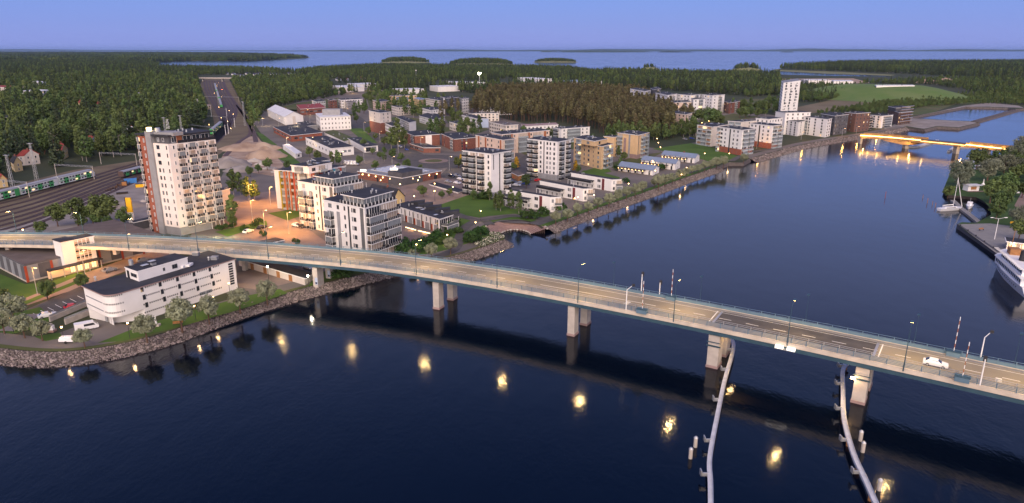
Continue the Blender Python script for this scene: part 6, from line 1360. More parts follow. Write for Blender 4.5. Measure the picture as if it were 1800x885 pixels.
for z, x0, x1, w in ((3.9, -14, 9.5, 3.1), (6.2, -12, 6.5, 2.6)):
    x = x0
    while x < x1:
        for s in (-1, 1): link('window', cached('shw', lambda: MB().box(-.5, .5, -.03, .03, 0, 1.0, 'glass_dark').mesh('window')), r, (x, s * (w + .02), z))
        x += 1.5
x = -12
while x < 13: 
    for s in (-1, 1): link('porthole', cached('ph', lambda: MB().tube((0, -.03, 0), (0, .03, 0), .22, .22, 'glass_dark', 8).mesh('porthole')), r, (x, s * (3.1 if x < 3 else 3.1 - (x - 3) * .13), 1.9))
    x += 1.8
x = -14
while x < 11:
    for s in (-1, 1): link('awning_rib', cached('aw', lambda: MB().box(-.08, .08, -.6, .6, 0, .12, 'trim_white').mesh('awning_rib')), r, (x, s * 3.2, 7.8))
    x += 1.3
MB().tube((-3, 0, 7.7), (-3.4, 0, 11), .9, .8, 'trim_dark', 12).build('funnel', r); MB().tube((8, 0, 7.7), (7.6, 0, 15), .12, .07, 'wood', 6).build('mast', r); MB().prism([(3, -1.6), (6.5, -1.4), (6.5, 1.4), (3, 1.6)], 7.75, 9.6, 'wood').build('wheelhouse', r)
# harbour pavilion and kiosk
pv = un(1800, 440, 1.7); r = empty('glass_pavilion', pv, 'pavilion with lit glass walls and dark roof on the harbour square', 'pavilion', None, -.55); MB().box(-5.5, 8, -3, 3, .1, 2.9, 'glass_warm').build('glass_wall', r); MB().box(-6, 8.5, -3.5, 3.5, 2.9, 3.2, 'trim_white').box(-5.8, 8.3, -3.3, 3.3, 3.2, 3.3, 'roof_dark').build('roof', r)
for i in range(8): MB().box(-5.5 + i * 1.9, -5.3 + i * 1.9, -3.12, -3.0, .1, 2.9, 'trim_white').build('post', r)
for x in (-4, 0, 4): lamp_light('pavilion_light', (x, -3.6, 2.4), 90, r)
for x in (-4, -1, 2): MB().box(x, x + 1.2, -3.06, -3.0, 1.2, 2.2, 'glass_lit').build('lit_window', r)
kp = un(1706, 335, 1.7); r = empty('beach_kiosk', kp, 'small white kiosk with wooden shutter on the park lawn', 'kiosk', None, .1); MB().box(-3, 3, -1.8, 1.8, 0, 2.8, 'trim_white').build('wall', r); MB().box(-3.4, 4.4, -2.6, 2.1, 2.8, 3.0, 'roof_white').build('roof', r); MB().box(-1.5, 1.5, -1.86, -1.8, .7, 2.2, 'wood').build('shutter', r); MB().box(-4, 5, -4, -1.9, 0, .12, 'paving').build('terrace', r)
p = un(1782, 395, 1.7); r = empty('banner', p, 'bright orange banner lying on the grass by the square', 'banner'); MB().box(-1.6, 1.6, -.1, .1, .5, 1.3, 'sign_yellow').build('cloth', r); MB().box(-1.5, -1.4, -.05, .05, 0, .5, 'steel').box(1.4, 1.5, -.05, .05, 0, .5, 'steel').build('stand', r)
p = un(1748, 421, 1.7); r = empty('harbour_lamp', p, 'tall white twin-armed lamp post on the harbour square', 'street lamp'); MB().tube((0, 0, 0), (0, 0, 8), .14, .08, 'trim_white', 8).build('post', r); MB().tube((0, 0, 7.9), (2.4, 0, 8.4), .05, .05, 'trim_white', 6).tube((0, 0, 7.9), (-2.4, 0, 8.4), .05, .05, 'trim_white', 6).build('arm', r)
for x in (-2.6, 2.6): MB().box(x - .5, x + .5, -.2, .2, 8.3, 8.5, 'trim_white').build('lamp_head', r)
p = un(1728, 325, 1.7); r = empty('statue', p, 'white statue on a cone base beside the park path', 'statue'); MB().tube((0, 0, 0), (0, 0, .8), .9, .5, 'trim_white', 8).build('plinth', r); MB().tube((0, 0, .8), (0, 0, 2.6), .3, .15, 'trim_white', 8).ball((0, 0, 2.8), .2, 'trim_white').build('figure', r)
for i, (px, py, h) in enumerate(((1556, 348, 3.0), (1622, 349, 1.6), (1630, 357, 2.2), (1639, 360, 1.6), (1644, 365, 2.0))):
    p = un(px, py, 0); r = empty('river_marker', p, 'thin reddish marker pole standing in the river', 'marker', 'river markers'); MB().tube((0, 0, -1), (0, 0, h), .14, .10, 'red_panel' if i == 0 else 'wood', 6).build('pole', r); MB().tube((0, 0, h), (0, 0, h + .15), .2, .05, 'red_panel', 6).build('cap', r)

# scrap and plant lying on the gravel yard behind the tower
rg = random.Random(21)
for i in range(16):
    t = i / 15; p = un(188 + 62 * t, 337 - 25 * t + rg.uniform(-1.5, 1.5), GZ + .1); r = empty('wheel_set', p, 'rusty wheel set lying in the long row beside the railway yard', 'wheel set', 'wheel sets on the gravel yard', rg.uniform(0, 3))
    for y in (-.75, .75): link('disc', cached('wsd', lambda: MB().tube((0, -.07, .5), (0, .07, .5), .5, .5, 'bark', 12).mesh('disc')), r, (0, y, 0))
    link('axle', cached('wsa', lambda: MB().tube((0, -.95, .5), (0, .95, .5), .12, .12, 'rail_iron', 8).mesh('axle')), r)
def box_thing(px, py, w, d, h, k, lab, cat, name, rz=.4, lid=None):
    p = un(px, py, GZ + .1); r = empty(name, p, lab, cat, None, rz); MB().box(-w / 2, w / 2, -d / 2, d / 2, 0, h, k).build('body', r); MB().box(-w / 2 - .05, w / 2 + .05, -d / 2 - .05, d / 2 + .05, h, h + .12, lid or 'trim_dark').build('lid', r)
    for x in (-w / 2 + .1, w / 2 - .1): MB().box(x - .08, x + .08, -d / 2 - .06, -d / 2, 0, h, 'trim_dark').build('corner_post', r)
box_thing(230, 322, 6, 2.4, 2.2, 'sign_blue', 'bright blue container beside the wheel sets', 'container', 'shipping_container', .5, 'sign_blue')
box_thing(219, 326, 2.6, 2.2, 2.0, 'wood', 'tan crate next to the blue container', 'crate', 'wooden_crate')
box_thing(247, 329, 4.5, 2.2, 1.6, 'sign_yellow', 'orange flat wagon machine on the gravel yard', 'machine', 'track_machine', .4)
box_thing(215, 341, 5, 1.6, .7, 'rail_iron', 'dark stack of rails on the gravel yard', 'rail stack', 'rail_stack', .5, 'rail_iron')
for i in range(7): heap(203 + i * 8 + rg.uniform(-2, 2), 362 - i * 1.6 + rg.uniform(-3, 3), rg.uniform(1.6, 3), rg.uniform(1.2, 2), rg.uniform(.7, 1.3), 'concrete', 'small pale rubble pile near the orange sign', 'rubble piles near the sign')
for px, py, s_ in ((462, 290, 1.0), (474, 297, .8), (446, 284, .9), (430, 288, .8), (488, 303, .7)): heap(px, py, 6 * s_, 4 * s_, 2.2 * s_, 'concrete', 'low heap of pale stone slabs in the sand yard', 'stone heaps in the sand yard')
# ================================================================== VEGETATION
def leaves(m, clumps, n, size, k, rng, flat=.0):
    mi = m.mi(k)
    for c, r in clumps:
        for _ in range(n):
            d = Vector((rng.gauss(0, 1), rng.gauss(0, 1), rng.gauss(0, 1))).normalized()
            p = Vector(c) + Vector((d.x * r[0], d.y * r[1], d.z * r[2])) * rng.uniform(.55, 1.05)
            nrm = (d + Vector((rng.uniform(-.8, .8), rng.uniform(-.8, .8), rng.uniform(-.4, .9)))).normalized()
            t = nrm.orthogonal().normalized(); b = nrm.cross(t); a = rng.uniform(0, 6.28); s = size * rng.uniform(.6, 1.25)
            u = (t * math.cos(a) + b * math.sin(a)) * s; v = (b * math.cos(a) - t * math.sin(a)) * s * rng.uniform(.5, .8)
            i = len(m.v); m.v += [tuple(p - u), tuple(p + v * .9), tuple(p + u), tuple(p - v)]
            m.f.append((i, i + 1, i + 2, i + 3)); m.m.append(mi)
def trunk_mesh(h, r, k, limbs, rng):
    m = MB(); p = Vector((0, 0, -.3)); n = 4
    for i in range(n):
        q = Vector((rng.uniform(-.12, .12) * i, rng.uniform(-.12, .12) * i, h * (i + 1) / n)); m.tube(p, q, r * (1 - i / (n + 1)), r * (1 - (i + 1) / (n + 1)), k, 6, False); p = q
    for i in range(limbs):
        a = rng.uniform(0, 6.28); z = h * rng.uniform(.45, .85); l = h * rng.uniform(.18, .3)
        m.tube((0, 0, z), (l * math.cos(a), l * math.sin(a), z + l * .7), r * .4, r * .12, k, 4, False)
    return m
def proto(kind, seed):
    rng = random.Random(seed * 31 + len(kind)); c = MB(); cl = []
    if kind == 'willow':
        t = trunk_mesh(4.2, .22, 'bark', 6, rng)
        for i in range(34):
            d = Vector((rng.gauss(0, 1), rng.gauss(0, 1), rng.gauss(0, .9))).normalized(); rr_ = rng.uniform(.55, .82)
            cl.append(((d.x * 2.7 * rr_, d.y * 2.7 * rr_, 4.4 + d.z * 2.4 * rr_), (.85, .85, .75)))
        leaves(c, cl, 75, .25, 'leaf_willow', rng)
    elif kind == 'bigwillow':
        t = trunk_mesh(9, .5, 'bark', 8, rng)
        for i in range(46):
            d = Vector((rng.gauss(0, 1), rng.gauss(0, 1), rng.gauss(0, .9))).normalized(); rr_ = rng.uniform(.5, .9)
            cl.append(((d.x * 6.3 * rr_, d.y * 6.3 * rr_, 8 + d.z * 5.6 * rr_), (1.7, 1.7, 1.5)))
        leaves(c, cl, 60, .42, 'leaf_silver', rng)
    elif kind == 'birch':
        t = trunk_mesh(11, .2, 'birch_bark', 6, rng); H = rng.uniform(12.5, 15)
        for i in range(26):
            f = rng.random(); z = 3.2 + (H - 3.2) * f; w = 3.0 * math.sin(math.pi * min(1, .18 + f * .8)) ** .8 * rng.uniform(.4, .85); a = rng.uniform(0, 6.28)
            cl.append(((w * math.cos(a), w * math.sin(a), z), (1.15, 1.15, 1.3)))
        leaves(c, cl, 30, .62, 'leaf_green', rng)
    elif kind == 'broad':
        t = trunk_mesh(6.5, .3, 'bark', 8, rng)
        for i in range(36):
            d = Vector((rng.gauss(0, 1), rng.gauss(0, 1), rng.gauss(0, .9))).normalized(); rr_ = rng.uniform(.45, .85)
            cl.append(((d.x * 4.2 * rr_, d.y * 4.2 * rr_, 6.4 + d.z * 4.6 * rr_), (1.25, 1.25, 1.1)))
        leaves(c, cl, 34, .52, 'leaf_green', rng)
    elif kind == 'spruce':
        t = trunk_mesh(12, .2, 'bark', 0, rng); H = rng.uniform(14, 17)
        for i in range(15):
            f = i / 14; z = 1.6 + (H - 1.8) * f; w = 2.6 * (1 - f) ** .85 + .15
            for j in range(max(1, int(5 * (1 - f) + .5))):
                a = rng.uniform(0, 6.28); cl.append(((w * .6 * math.cos(a), w * .6 * math.sin(a), z), (w * .5, w * .5, .55)))
        leaves(c, cl, 14, .62, 'leaf_spruce', rng)
    elif kind == 'pine':
        t = trunk_mesh(15, .24, 'bark', 3, rng); H = rng.uniform(16.5, 19)
        for i in range(24):
            f = rng.random(); z = 7.5 + (H - 7.5) * f; w = 2.7 * (1 - f * .72) * (.55 + .45 * min(1, f * 5)) * rng.uniform(.35, .95); a = rng.uniform(0, 6.28)
            cl.append(((w * math.cos(a), w * math.sin(a), z), (1.1, 1.1, .85)))
        leaves(c, cl, 26, .62, 'leaf_pine', rng)
    elif kind == 'bush':
        t = trunk_mesh(1.2, .08, 'bark', 4, rng)
        for i in range(16):
            d = Vector((rng.gauss(0, 1), rng.gauss(0, 1), abs(rng.gauss(0, .8)))).normalized(); cl.append(((d.x * 1.3, d.y * 1.3, .6 + d.z * 1.3), (.7, .7, .6)))
        leaves(c, cl, 26, .26, 'leaf_bush', rng)
    elif kind == 'yellow':
        t = trunk_mesh(2, .08, 'bark', 2, rng)
        for i in range(12): cl.append(((0, 0, .6 + i * .22), (1.2 - i * .08, 1.2 - i * .08, .4)))
        leaves(c, cl, 26, .24, 'leaf_yellow', rng)
    elif kind == 'blossom':
        t = trunk_mesh(.8, .06, 'bark', 3, rng)
        for i in range(12): a = rng.uniform(0, 6.28); cl.append(((1.2 * math.cos(a), 1.2 * math.sin(a), .6), (.7, .7, .5)))
        leaves(c, cl, 16, .22, 'blossom', rng); leaves(c, cl, 16, .24, 'leaf_bush', rng)
    elif kind == 'clump':
        t = MB()
        for i in range(16):
            x, y, h = rng.uniform(-20, 20), rng.uniform(-20, 20), rng.uniform(11, 18)
            for f in (.3, .55, .75, .95): cl.append(((x, y, h * f), (4.2 * (1.15 - f), 4.2 * (1.15 - f), 2.5)))
        leaves(c, cl, 9, 2.3, 'leaf_spruce' if seed % 2 else 'leaf_green', rng)
    return t, c
NV = {'willow': 4, 'birch': 4, 'broad': 3, 'spruce': 3, 'pine': 4, 'bush': 3, 'yellow': 1, 'blossom': 2, 'clump': 4, 'bigwillow': 2}
PT = {}
def pt(kind):
    if kind not in PT:
        PT[kind] = []
        for i in range(NV[kind]):
            t, c = proto(kind, i + 1); j = MB(); j.v = t.v + c.v; off = len(t.v); j.f = t.f + [tuple(a + off for a in f) for f in c.f]; j.mats = t.mats + [k for k in c.mats if k not in t.mats]
            j.m = t.m + [j.mats.index(c.mats[a]) for a in c.m]
            PT[kind].append((t.mesh('trunk') if t.v else None, c.mesh('crown'), j.mesh(kind + '_shape')))
    return PT[kind]
TR_RNG = random.Random(11)
NAMES = {'willow': 'willow_tree', 'bigwillow': 'willow_tree', 'birch': 'birch_tree', 'broad': 'leafy_tree', 'spruce': 'spruce_tree', 'pine': 'pine_tree', 'bush': 'shrub', 'yellow': 'golden_shrub', 'blossom': 'flowering_shrub'}
def tree(kind, loc, s, label, group, cat='tree'):
    v = TR_RNG.choice(pt(kind)); r = empty(NAMES[kind], loc, label, cat, group, TR_RNG.uniform(0, 6.28))
    r.scale = (s * TR_RNG.uniform(.9, 1.1), s * TR_RNG.uniform(.9, 1.1), s * TR_RNG.uniform(.92, 1.08))
    link('trunk' if kind not in ('bush', 'blossom', 'yellow') else 'stem', v[0], r); link('crown' if kind not in ('bush', 'blossom', 'yellow') else 'foliage', v[1], r); return r
def crown_px(kind, px, py, rpx, ch, cr, label, group, zb=GZ):
    """Tree from the photographed crown: centre pixel and radius; ch, cr the model's crown height and radius."""
    s = 1.0
    for _ in range(4):
        p = un(px, py, zb + ch * s); d = (p - Vector((0, 0, CAMZ))).length; s = rpx / FPX * d / cr
    p.z = zb; return tree(kind, p, s, label, group)
for px, py, rp in ((18, 535, 19), (2, 560, 15), (38, 568, 15), (70, 576, 13.5), (145, 588, 14), (254, 570, 18.5), (315, 545, 22.5), (364, 539, 18), (419, 520, 18.5), (467, 505, 19)):
    crown_px('willow', px, py, rp, 4.4, 2.75, 'round grey-green willow on the lawn below the white office', 'round willows on the near bank')
for x, y, r_ in ((303, 622, 40), (385, 602, 40), (455, 567, 42), (530, 555, 35), (595, 522, 36), (672, 500, 42), (735, 480, 36), (793, 457, 36), (855, 430, 42), (903, 410, 36), (985, 385, 30), (1015, 380, 42), (1060, 362, 36), (1112, 352, 32), (1165, 330, 34), (1207, 318, 28), (1247, 300, 26), (1290, 288, 28), (1335, 270, 32), (1375, 262, 28), (1418, 247, 32), (1465, 240, 34), (1605, 605 - 385 + 0, 26)):
    crown_px('willow', 900 + x / 3.933, 220 + y / 3.933, r_ / 3.933 * 1.02, 4.4, 2.75, 'round grey-green willow in the promenade row along the river wall', 'promenade willow row')
for px, py, rp, w in ((757.6, 438, 12, 'round willow beside the footpath under the bridge railing'), (791.5, 429, 12.5, 'round willow where the footpath bends to the water'), (724.6, 444, 9, 'small round willow just behind the bridge railing')): crown_px('willow', px, py, rp, 4.4, 2.75, w, None)
for px, py, rp in ((1691, 297, 20), (1740, 293, 17), (1768, 288, 15), (1790, 268, 14), (1795, 290, 14), (1795, 378, 16), (1800, 252, 13), (1690, 315, 12)): crown_px('bigwillow', px, py, rp, 8, 6.3, 'big drooping silver willow on the park shore', 'big willows of the park', 1.6)
for px, py, rp in ((1745, 330, 15), (1765, 318, 16), (1772, 335, 13), (1760, 350, 14), (1755, 365, 12), (1795, 400, 12), (1668, 333, 9), (1783, 303, 10), (1800, 330, 10)): crown_px('broad', px, py, rp, 6.4, 4.2, 'dense dark green tree beside the harbour bay', 'green park trees by the bay', 1.6)
for px, py, rp in ((97, 372, 15), (132, 366, 18), (160, 372, 13), (178, 360, 21), (216, 378, 12), (70, 400, 9), (168, 384, 9), (143, 386, 9), (190, 388, 8)): crown_px('broad', px, py, rp, 6.4, 4.2, 'leafy tree in the group behind the brown hall roof', 'trees behind the hall roof')
for px, py, rp in ((408, 318, 9), (420, 320, 8), (434, 328, 9), (408, 372, 10), (446, 330, 8)): crown_px('birch', px, py, rp, 8, 2.9, 'slim tree beside the forecourt road', 'slim trees by the forecourt')
for px, py, rp in ((80, 507, 12.5), (141, 492, 10.5), (6, 515, 8)): crown_px('broad', px, py, rp, 6.4, 4.2, 'small leafy street tree lit orange in front of the hall', 'street trees by the hall')
for px, py, h in ((624, 208, 15), (631, 204, 14), (688, 262, 17), (700, 262, 18), (711, 261, 16), (757, 243, 18), (768, 245, 17), (778, 240, 15), (812, 246, 18), (822, 243, 17), (832, 240, 14), (843, 232, 12), (704, 200, 17), (714, 203, 18), (727, 207, 18), (739, 207, 16), (693, 195, 14), (676, 285, 9), (584, 292, 9), (594, 292, 9), (597, 290, 8), (861, 353, 8), (880, 372, 10), (912, 376, 9), (898, 368, 8), (872, 370, 7)): tree('birch', un(px, py, GZ), h / 14, 'tall birch standing among the town houses', 'birches among the town houses')
for px, py, h in ((783, 205, 19), (795, 205, 20), (805, 205, 20), (775, 218, 18), (1183, 195, 14), (1172, 200, 14), (1222, 215, 14), (1232, 216, 15), (1247, 222, 16), (1256, 222, 17), (1264, 226, 13), (1300, 208, 12), (1310, 208, 12), (1318, 206, 12), (1330, 208, 11)): tree('pine' if px < 1200 else 'broad', un(px, py, GZ), h / (18 if px < 1200 else 11), 'old tree rising between the apartment slabs', 'trees between the slabs')
for px, py, s in ((854, 350, 1.9), (846, 350, 1.5), (1017, 306, 1.0), (790, 345, .9), (745, 347, 1.1), (740, 342, 1.0), (833, 352, 1.0), (777, 350, .9)): tree('bush' if s > 1.2 else 'broad', un(px, py, GZ), s if s > 1.2 else s * .45, 'dark leafy bush on the edge of the big lawn', 'bushes on the lawn edge')
for px, py in ((720, 438), (733, 434), (745, 432), (760, 425), (770, 416), (785, 405), (800, 398), (805, 410), (790, 415), (775, 430), (738, 444), (708, 446), (710, 432), (826, 421), (835, 414), (845, 416), (838, 425), (828, 428), (590, 487), (600, 482), (610, 486), (615, 478), (603, 490), (1085, 300), (1072, 320), (1100, 322), (1030, 345), (985, 372), (940, 385), (955, 378), (928, 385), (1140, 285), (1160, 300)): tree('bush', un(px, py, GZ), TR_RNG.uniform(1.1, 1.9), 'rounded green bush in the riverside planting', 'riverside bushes', 'bush')
for px, py in ((845, 432), (858, 428), (866, 424), (876, 420), (852, 424), (870, 416)): tree('blossom', un(px, py, GZ), 1.3, 'white flowering shrub above the river stones', 'flowering shrubs', 'bush')
for px, py, s in ((908, 297, 2.2), (1012, 303, 2.0), (829, 286, 1.4), (810, 282, 1.2)): tree('yellow', un(px, py, GZ), s, 'golden-yellow conical shrub between the towers', 'golden shrubs', 'bush')
for px, py in ((385, 405), (395, 403), (410, 400), (430, 405), (448, 398), (455, 392), (462, 416), (520, 430)): tree('bush', un(px, py, GZ), 1.0, 'small clipped bush beside the forecourt lawn', 'forecourt bushes', 'bush')
for px, py in ((648, 238), (660, 246), (676, 256), (626, 216), (616, 208), (640, 262), (655, 272), (668, 280), (690, 280), (705, 285), (716, 300), (740, 305), (700, 304), (660, 300), (806, 296), (820, 292), (886, 300), (903, 300), (890, 335), (925, 332), (560, 286), (545, 276), (632, 292), (532, 300), (520, 310), (505, 300), (470, 300), (455, 305), (440, 312)): tree('broad', un(px, py, GZ), TR_RNG.uniform(.4, .75), 'small leafy street tree beside the town roads', 'small street trees')
TOWN = [(450, 214, 12), (447, 222, 15), (443, 228, 14), (452, 208, 14), (455, 218, 13)]
for px, py, h in TOWN: tree('birch', un(px, py, GZ), h / 12, 'large leafy birch at the yard beside the white hall', 'birches at the white hall')
# ---- woods: the nearest trees of each kind stand singly, the rest is one mass per kind
FOOT = []
for o in COL.objects:
    if '_c' in o.keys():
        c = o['_c']; ax, ay, bx, by, cx_, cy_ = c[:6]; FOOT.append(((ax + cx_) / 2, (ay + cy_) / 2, math.hypot(ax - cx_, ay - cy_) / 2 + 2.5)); del o['_c']
        if o.name.startswith(('villa', 'school')):
            fx, fy, fr_ = FOOT[-1]; d_ = math.hypot(fx, fy)
            for k_ in ((9, 18, 27, 36) if o.name.startswith('villa') else (12, 24, 36, 48, 60, 75)): FOOT.append((fx - fx / d_ * k_, fy - fy / d_ * k_, fr_ * (1.15 - k_ * .007)))
rail_w = [(p.x, p.y) for p in wpoly([(-60, 425), (-60, 350), (0, 334), (60, 318), (130, 301), (250, 283), (300, 264), (362, 249), (378, 227), (370, 195), (349, 150), (353, 138), (404, 138), (420, 168), (436, 200), (450, 228), (442, 240)])]
lane_w = [(un(135 + i * 2, 215 + i * 5.5).x, un(135 + i * 2, 215 + i * 5.5).y) for i in range(10)]
def wood(pix, spacing, mix, hs, z=GZ, keep=1.0):
    P = [(p.x, p.y) for p in wpoly(pix, z)]; x0, x1 = min(p[0] for p in P), max(p[0] for p in P); y0, y1 = min(p[1] for p in P), max(p[1] for p in P); out = []
    y = y0
    while y < y1:
        x = x0
        while x < x1:
            a, b = x + TR_RNG.uniform(-.45, .45) * spacing, y + TR_RNG.uniform(-.45, .45) * spacing
            x += spacing
            if not inpoly(a, b, P) or inpoly(a, b, rail_w) or TR_RNG.random() > keep: continue
            if any((a - f[0]) ** 2 + (b - f[1]) ** 2 < f[2] ** 2 for f in FOOT): continue
            if any((a - f[0]) ** 2 + (b - f[1]) ** 2 < 30 for f in lane_w): continue
            q = pr(a, b, z + 8)
            if q[0] < -70 or q[0] > 1880: continue
            n = noise.noise(Vector((a * .012, b * .012, 3))) + TR_RNG.uniform(-.45, .45)
            k = mix[min(len(mix) - 1, max(0, int((n * .8 + .5) * len(mix))))]
            out.append((k, a, b, z, TR_RNG.uniform(*hs)))
        y += spacing
    return out
W1 = wood([(-60, 335), (0, 322), (60, 307), (130, 290), (250, 270), (340, 238), (366, 212), (350, 170), (348, 142), (-60, 142)], 10.0, ['spruce', 'spruce', 'birch', 'birch', 'broad', 'birch', 'broad', 'birch', 'birch', 'broad', 'spruce', 'spruce'], (1.05, 1.55), keep=.97)
W2 = wood([(408, 160), (425, 185), (446, 222), (458, 215), (468, 188), (515, 178), (580, 168), (585, 158), (575, 142), (490, 142), (402, 147)], 8.5, ['birch', 'birch', 'spruce', 'birch', 'broad'], (.85, 1.3))
W3 = wood([(826, 205), (880, 212), (920, 216), (985, 214), (1045, 232), (1075, 240), (1150, 243), (1215, 232), (1222, 222), (1190, 205), (1170, 192), (1130, 172), (1000, 164), (880, 164), (838, 178)], 7.4, ['pine'] * 6, (.82, 1.12))
W4 = wood([(1060, 256), (1078, 240), (1150, 240), (1222, 228), (1225, 240), (1160, 249), (1130, 246)], 6.5, ['broad', 'birch', 'broad', 'birch'], (.6, 1.0))
W5 = wood([(590, 146), (640, 145), (640, 155), (680, 160), (745, 168), (752, 152), (790, 160), (840, 166), (880, 160), (905, 150), (900, 134), (660, 130), (560, 136), (520, 130), (560, 124), (660, 118), (900, 120.5), (1000, 123), (1060, 135), (1060, 128), (1130, 129), (1270, 133.5), (1370, 133), (1370, 168), (1290, 168), (1150, 158), (1062, 154), (905, 157)], 10.5, ['spruce', 'birch', 'spruce', 'spruce', 'birch'], (.85, 1.25), keep=.93)
W6 = wood([(1310, 172), (1370, 166), (1380, 180), (1440, 180), (1490, 172), (1520, 160), (1480, 156), (1400, 152), (1370, 148), (1300, 150)], 8.5, ['birch', 'broad', 'spruce'], (.6, 1.0))
W7 = wood([(1420, 202), (1470, 196), (1560, 182), (1640, 172), (1720, 168), (1830, 172), (1830, 186), (1700, 183), (1620, 190), (1575, 202), (1500, 199)], 6.5, ['broad', 'broad', 'birch'], (.35, .6))
W8 = wood([(1500, 149), (1540, 147), (1640, 142), (1850, 140), (1850, 178), (1725, 170), (1690, 158), (1640, 150)], 11, ['broad', 'birch', 'spruce'], (.6, 1.0), keep=.85)
W9 = wood([(1366, 121.5), (1405, 116.6), (1500, 111.8), (1800, 110.3), (1850, 110.3), (1850, 139), (1700, 137), (1600, 131), (1480, 126)], 19, ['spruce', 'spruce', 'birch'], (1.1, 1.45))
W10 = wood([(-60, 142), (348, 142), (345, 124), (285, 122), (272, 114), (255, 111), (-60, 111)], 17, ['spruce', 'birch', 'spruce', 'spruce', 'birch', 'spruce'], (1.1, 1.5))
W12 = wood([(640, 200), (700, 200), (745, 208), (800, 222), (840, 222), (820, 205), (815, 190), (740, 172), (650, 160), (640, 175)], 16, ['birch', 'broad', 'birch'], (.7, 1.2), keep=.6)
W16 = wood([(462, 196), (520, 182), (596, 170), (640, 160), (600, 164), (560, 172), (470, 186)], 9, ['birch', 'broad', 'spruce'], (.7, 1.1), keep=.8)
W17 = wood([(840, 232), (905, 262), (925, 262), (1000, 232), (985, 226), (900, 226), (860, 226)], 15, ['birch', 'broad'], (.45, .8), keep=.5)
W13 = wood([(905, 262), (960, 238), (1010, 236), (1070, 252), (1078, 272), (1130, 284), (1090, 296), (1062, 292), (1012, 262), (925, 276)], 13, ['birch', 'broad'], (.35, .6), keep=.6)
W14 = wood([(1225, 214), (1290, 198), (1345, 205), (1372, 198), (1372, 186), (1300, 190), (1222, 205)], 12, ['broad', 'birch', 'broad'], (.6, 1.1), keep=.7)
W15 = wood([(1792, 276), (1850, 270), (1860, 340), (1800, 330), (1775, 320), (1740, 300), (1710, 300), (1740, 282)], 11, ['broad', 'broad'], (.8, 1.2), z=1.6, keep=.8)
W18 = wood([(560, 137), (600, 142), (660, 145), (740, 146), (752, 150), (780, 141), (862, 143), (905, 136), (1060, 140), (1060, 128), (900, 124), (660, 122), (570, 128)], 12, ['spruce', 'birch', 'spruce'], (.75, 1.1), keep=.9)
W11 = wood([(345, 133), (520, 130), (560, 128), (520, 126.5), (420, 121), (350, 120), (290, 123)], 13, ['spruce', 'birch'], (.7, 1.0))
allw = W1 + W2 + W3 + W4 + W5 + W6 + W7 + W8 + W9 + W10 + W11 + W12 + W13 + W14 + W15 + W16 + W17 + W18
LAB = {'pine': ('tall olive-brown pine in the dense wood', 'pines of the woods'), 'birch': ('light green birch in the mixed wood', 'birches of the woods'), 'spruce': ('dark conical spruce in the mixed wood', 'spruces of the woods'), 'broad': ('bushy green tree in the low wood', 'bushy trees of the woods')}
rest = {}
for k in ('pine', 'birch', 'spruce', 'broad'):
    pts = sorted([t for t in allw if t[0] == k], key=lambda t: t[1] ** 2 + t[2] ** 2); n0 = {'pine': 285, 'birch': 255, 'spruce': 285, 'broad': 235}[k]
    for t in pts[:n0]: tree(k, (t[1], t[2], t[3]), t[4], *LAB[k])
    rest[k] = pts[n0:]
def scatter(name, pts, meshes, smin, smax, kind='stuff', tilt=0.0, label=None):
    """One object: points that carry instances of the given shapes."""
    me = bpy.data.meshes.new(name); me.from_pydata([p[:3] for p in pts], [], [])
    at_ = me.attributes.new('size', 'FLOAT', 'POINT'); at_.data.foreach_set('value', [p[3] if len(p) > 3 else 1.0 for p in pts])
    o = link(name, me); tag(o, label, kind=kind)
    c = bpy.data.collections.new(name + '_shapes')
    for i, m_ in enumerate(meshes):
        q = bpy.data.objects.new(name + '_shape', m_); c.objects.link(q)
    g = bpy.data.node_groups.new(name, 'GeometryNodeTree'); g.interface.new_socket('Geometry', in_out='INPUT', socket_type='NodeSocketGeometry'); g.interface.new_socket('Geometry', in_out='OUTPUT', socket_type='NodeSocketGeometry')
    n = g.nodes; gi, go = n.new('NodeGroupInput'), n.new('NodeGroupOutput'); ip = n.new('GeometryNodeInstanceOnPoints'); ci = n.new('GeometryNodeCollectionInfo')
    ci.inputs['Collection'].default_value = c; ci.inputs['Separate Children'].default_value = True; ci.inputs['Reset Children'].default_value = True
    ip.inputs['Pick Instance'].default_value = True
    rr_ = n.new('FunctionNodeRandomValue'); rr_.data_type = 'FLOAT_VECTOR'; rr_.inputs[0].default_value = (-tilt, -tilt, 0); rr_.inputs[1].default_value = (tilt, tilt, 6.28)
    rs = n.new('FunctionNodeRandomValue'); rs.data_type = 'FLOAT'; rs.inputs[2].default_value = smin; rs.inputs[3].default_value = smax; rs.inputs['Seed'].default_value = 5
    na = n.new('GeometryNodeInputNamedAttribute'); na.data_type = 'FLOAT'; na.inputs['Name'].default_value = 'size'; mu = n.new('ShaderNodeMath'); mu.operation = 'MULTIPLY'
    ri = n.new('FunctionNodeRandomValue'); ri.data_type = 'INT'; ri.inputs[4].default_value = 0; ri.inputs[5].default_value = len(meshes) - 1; ri.inputs['Seed'].default_value = 9
    L_ = g.links; L_.new(gi.outputs[0], ip.inputs['Points']); L_.new(ci.outputs[0], ip.inputs['Instance']); L_.new(ri.outputs[2], ip.inputs['Instance Index'])
    L_.new(rr_.outputs[0], ip.inputs['Rotation']); L_.new(rs.outputs[1], mu.inputs[0]); L_.new(na.outputs[0], mu.inputs[1]); L_.new(mu.outputs[0], ip.inputs['Scale']); L_.new(ip.outputs[0], go.inputs[0])
    md = o.modifiers.new('scatter', 'NODES'); md.node_group = g
    return o
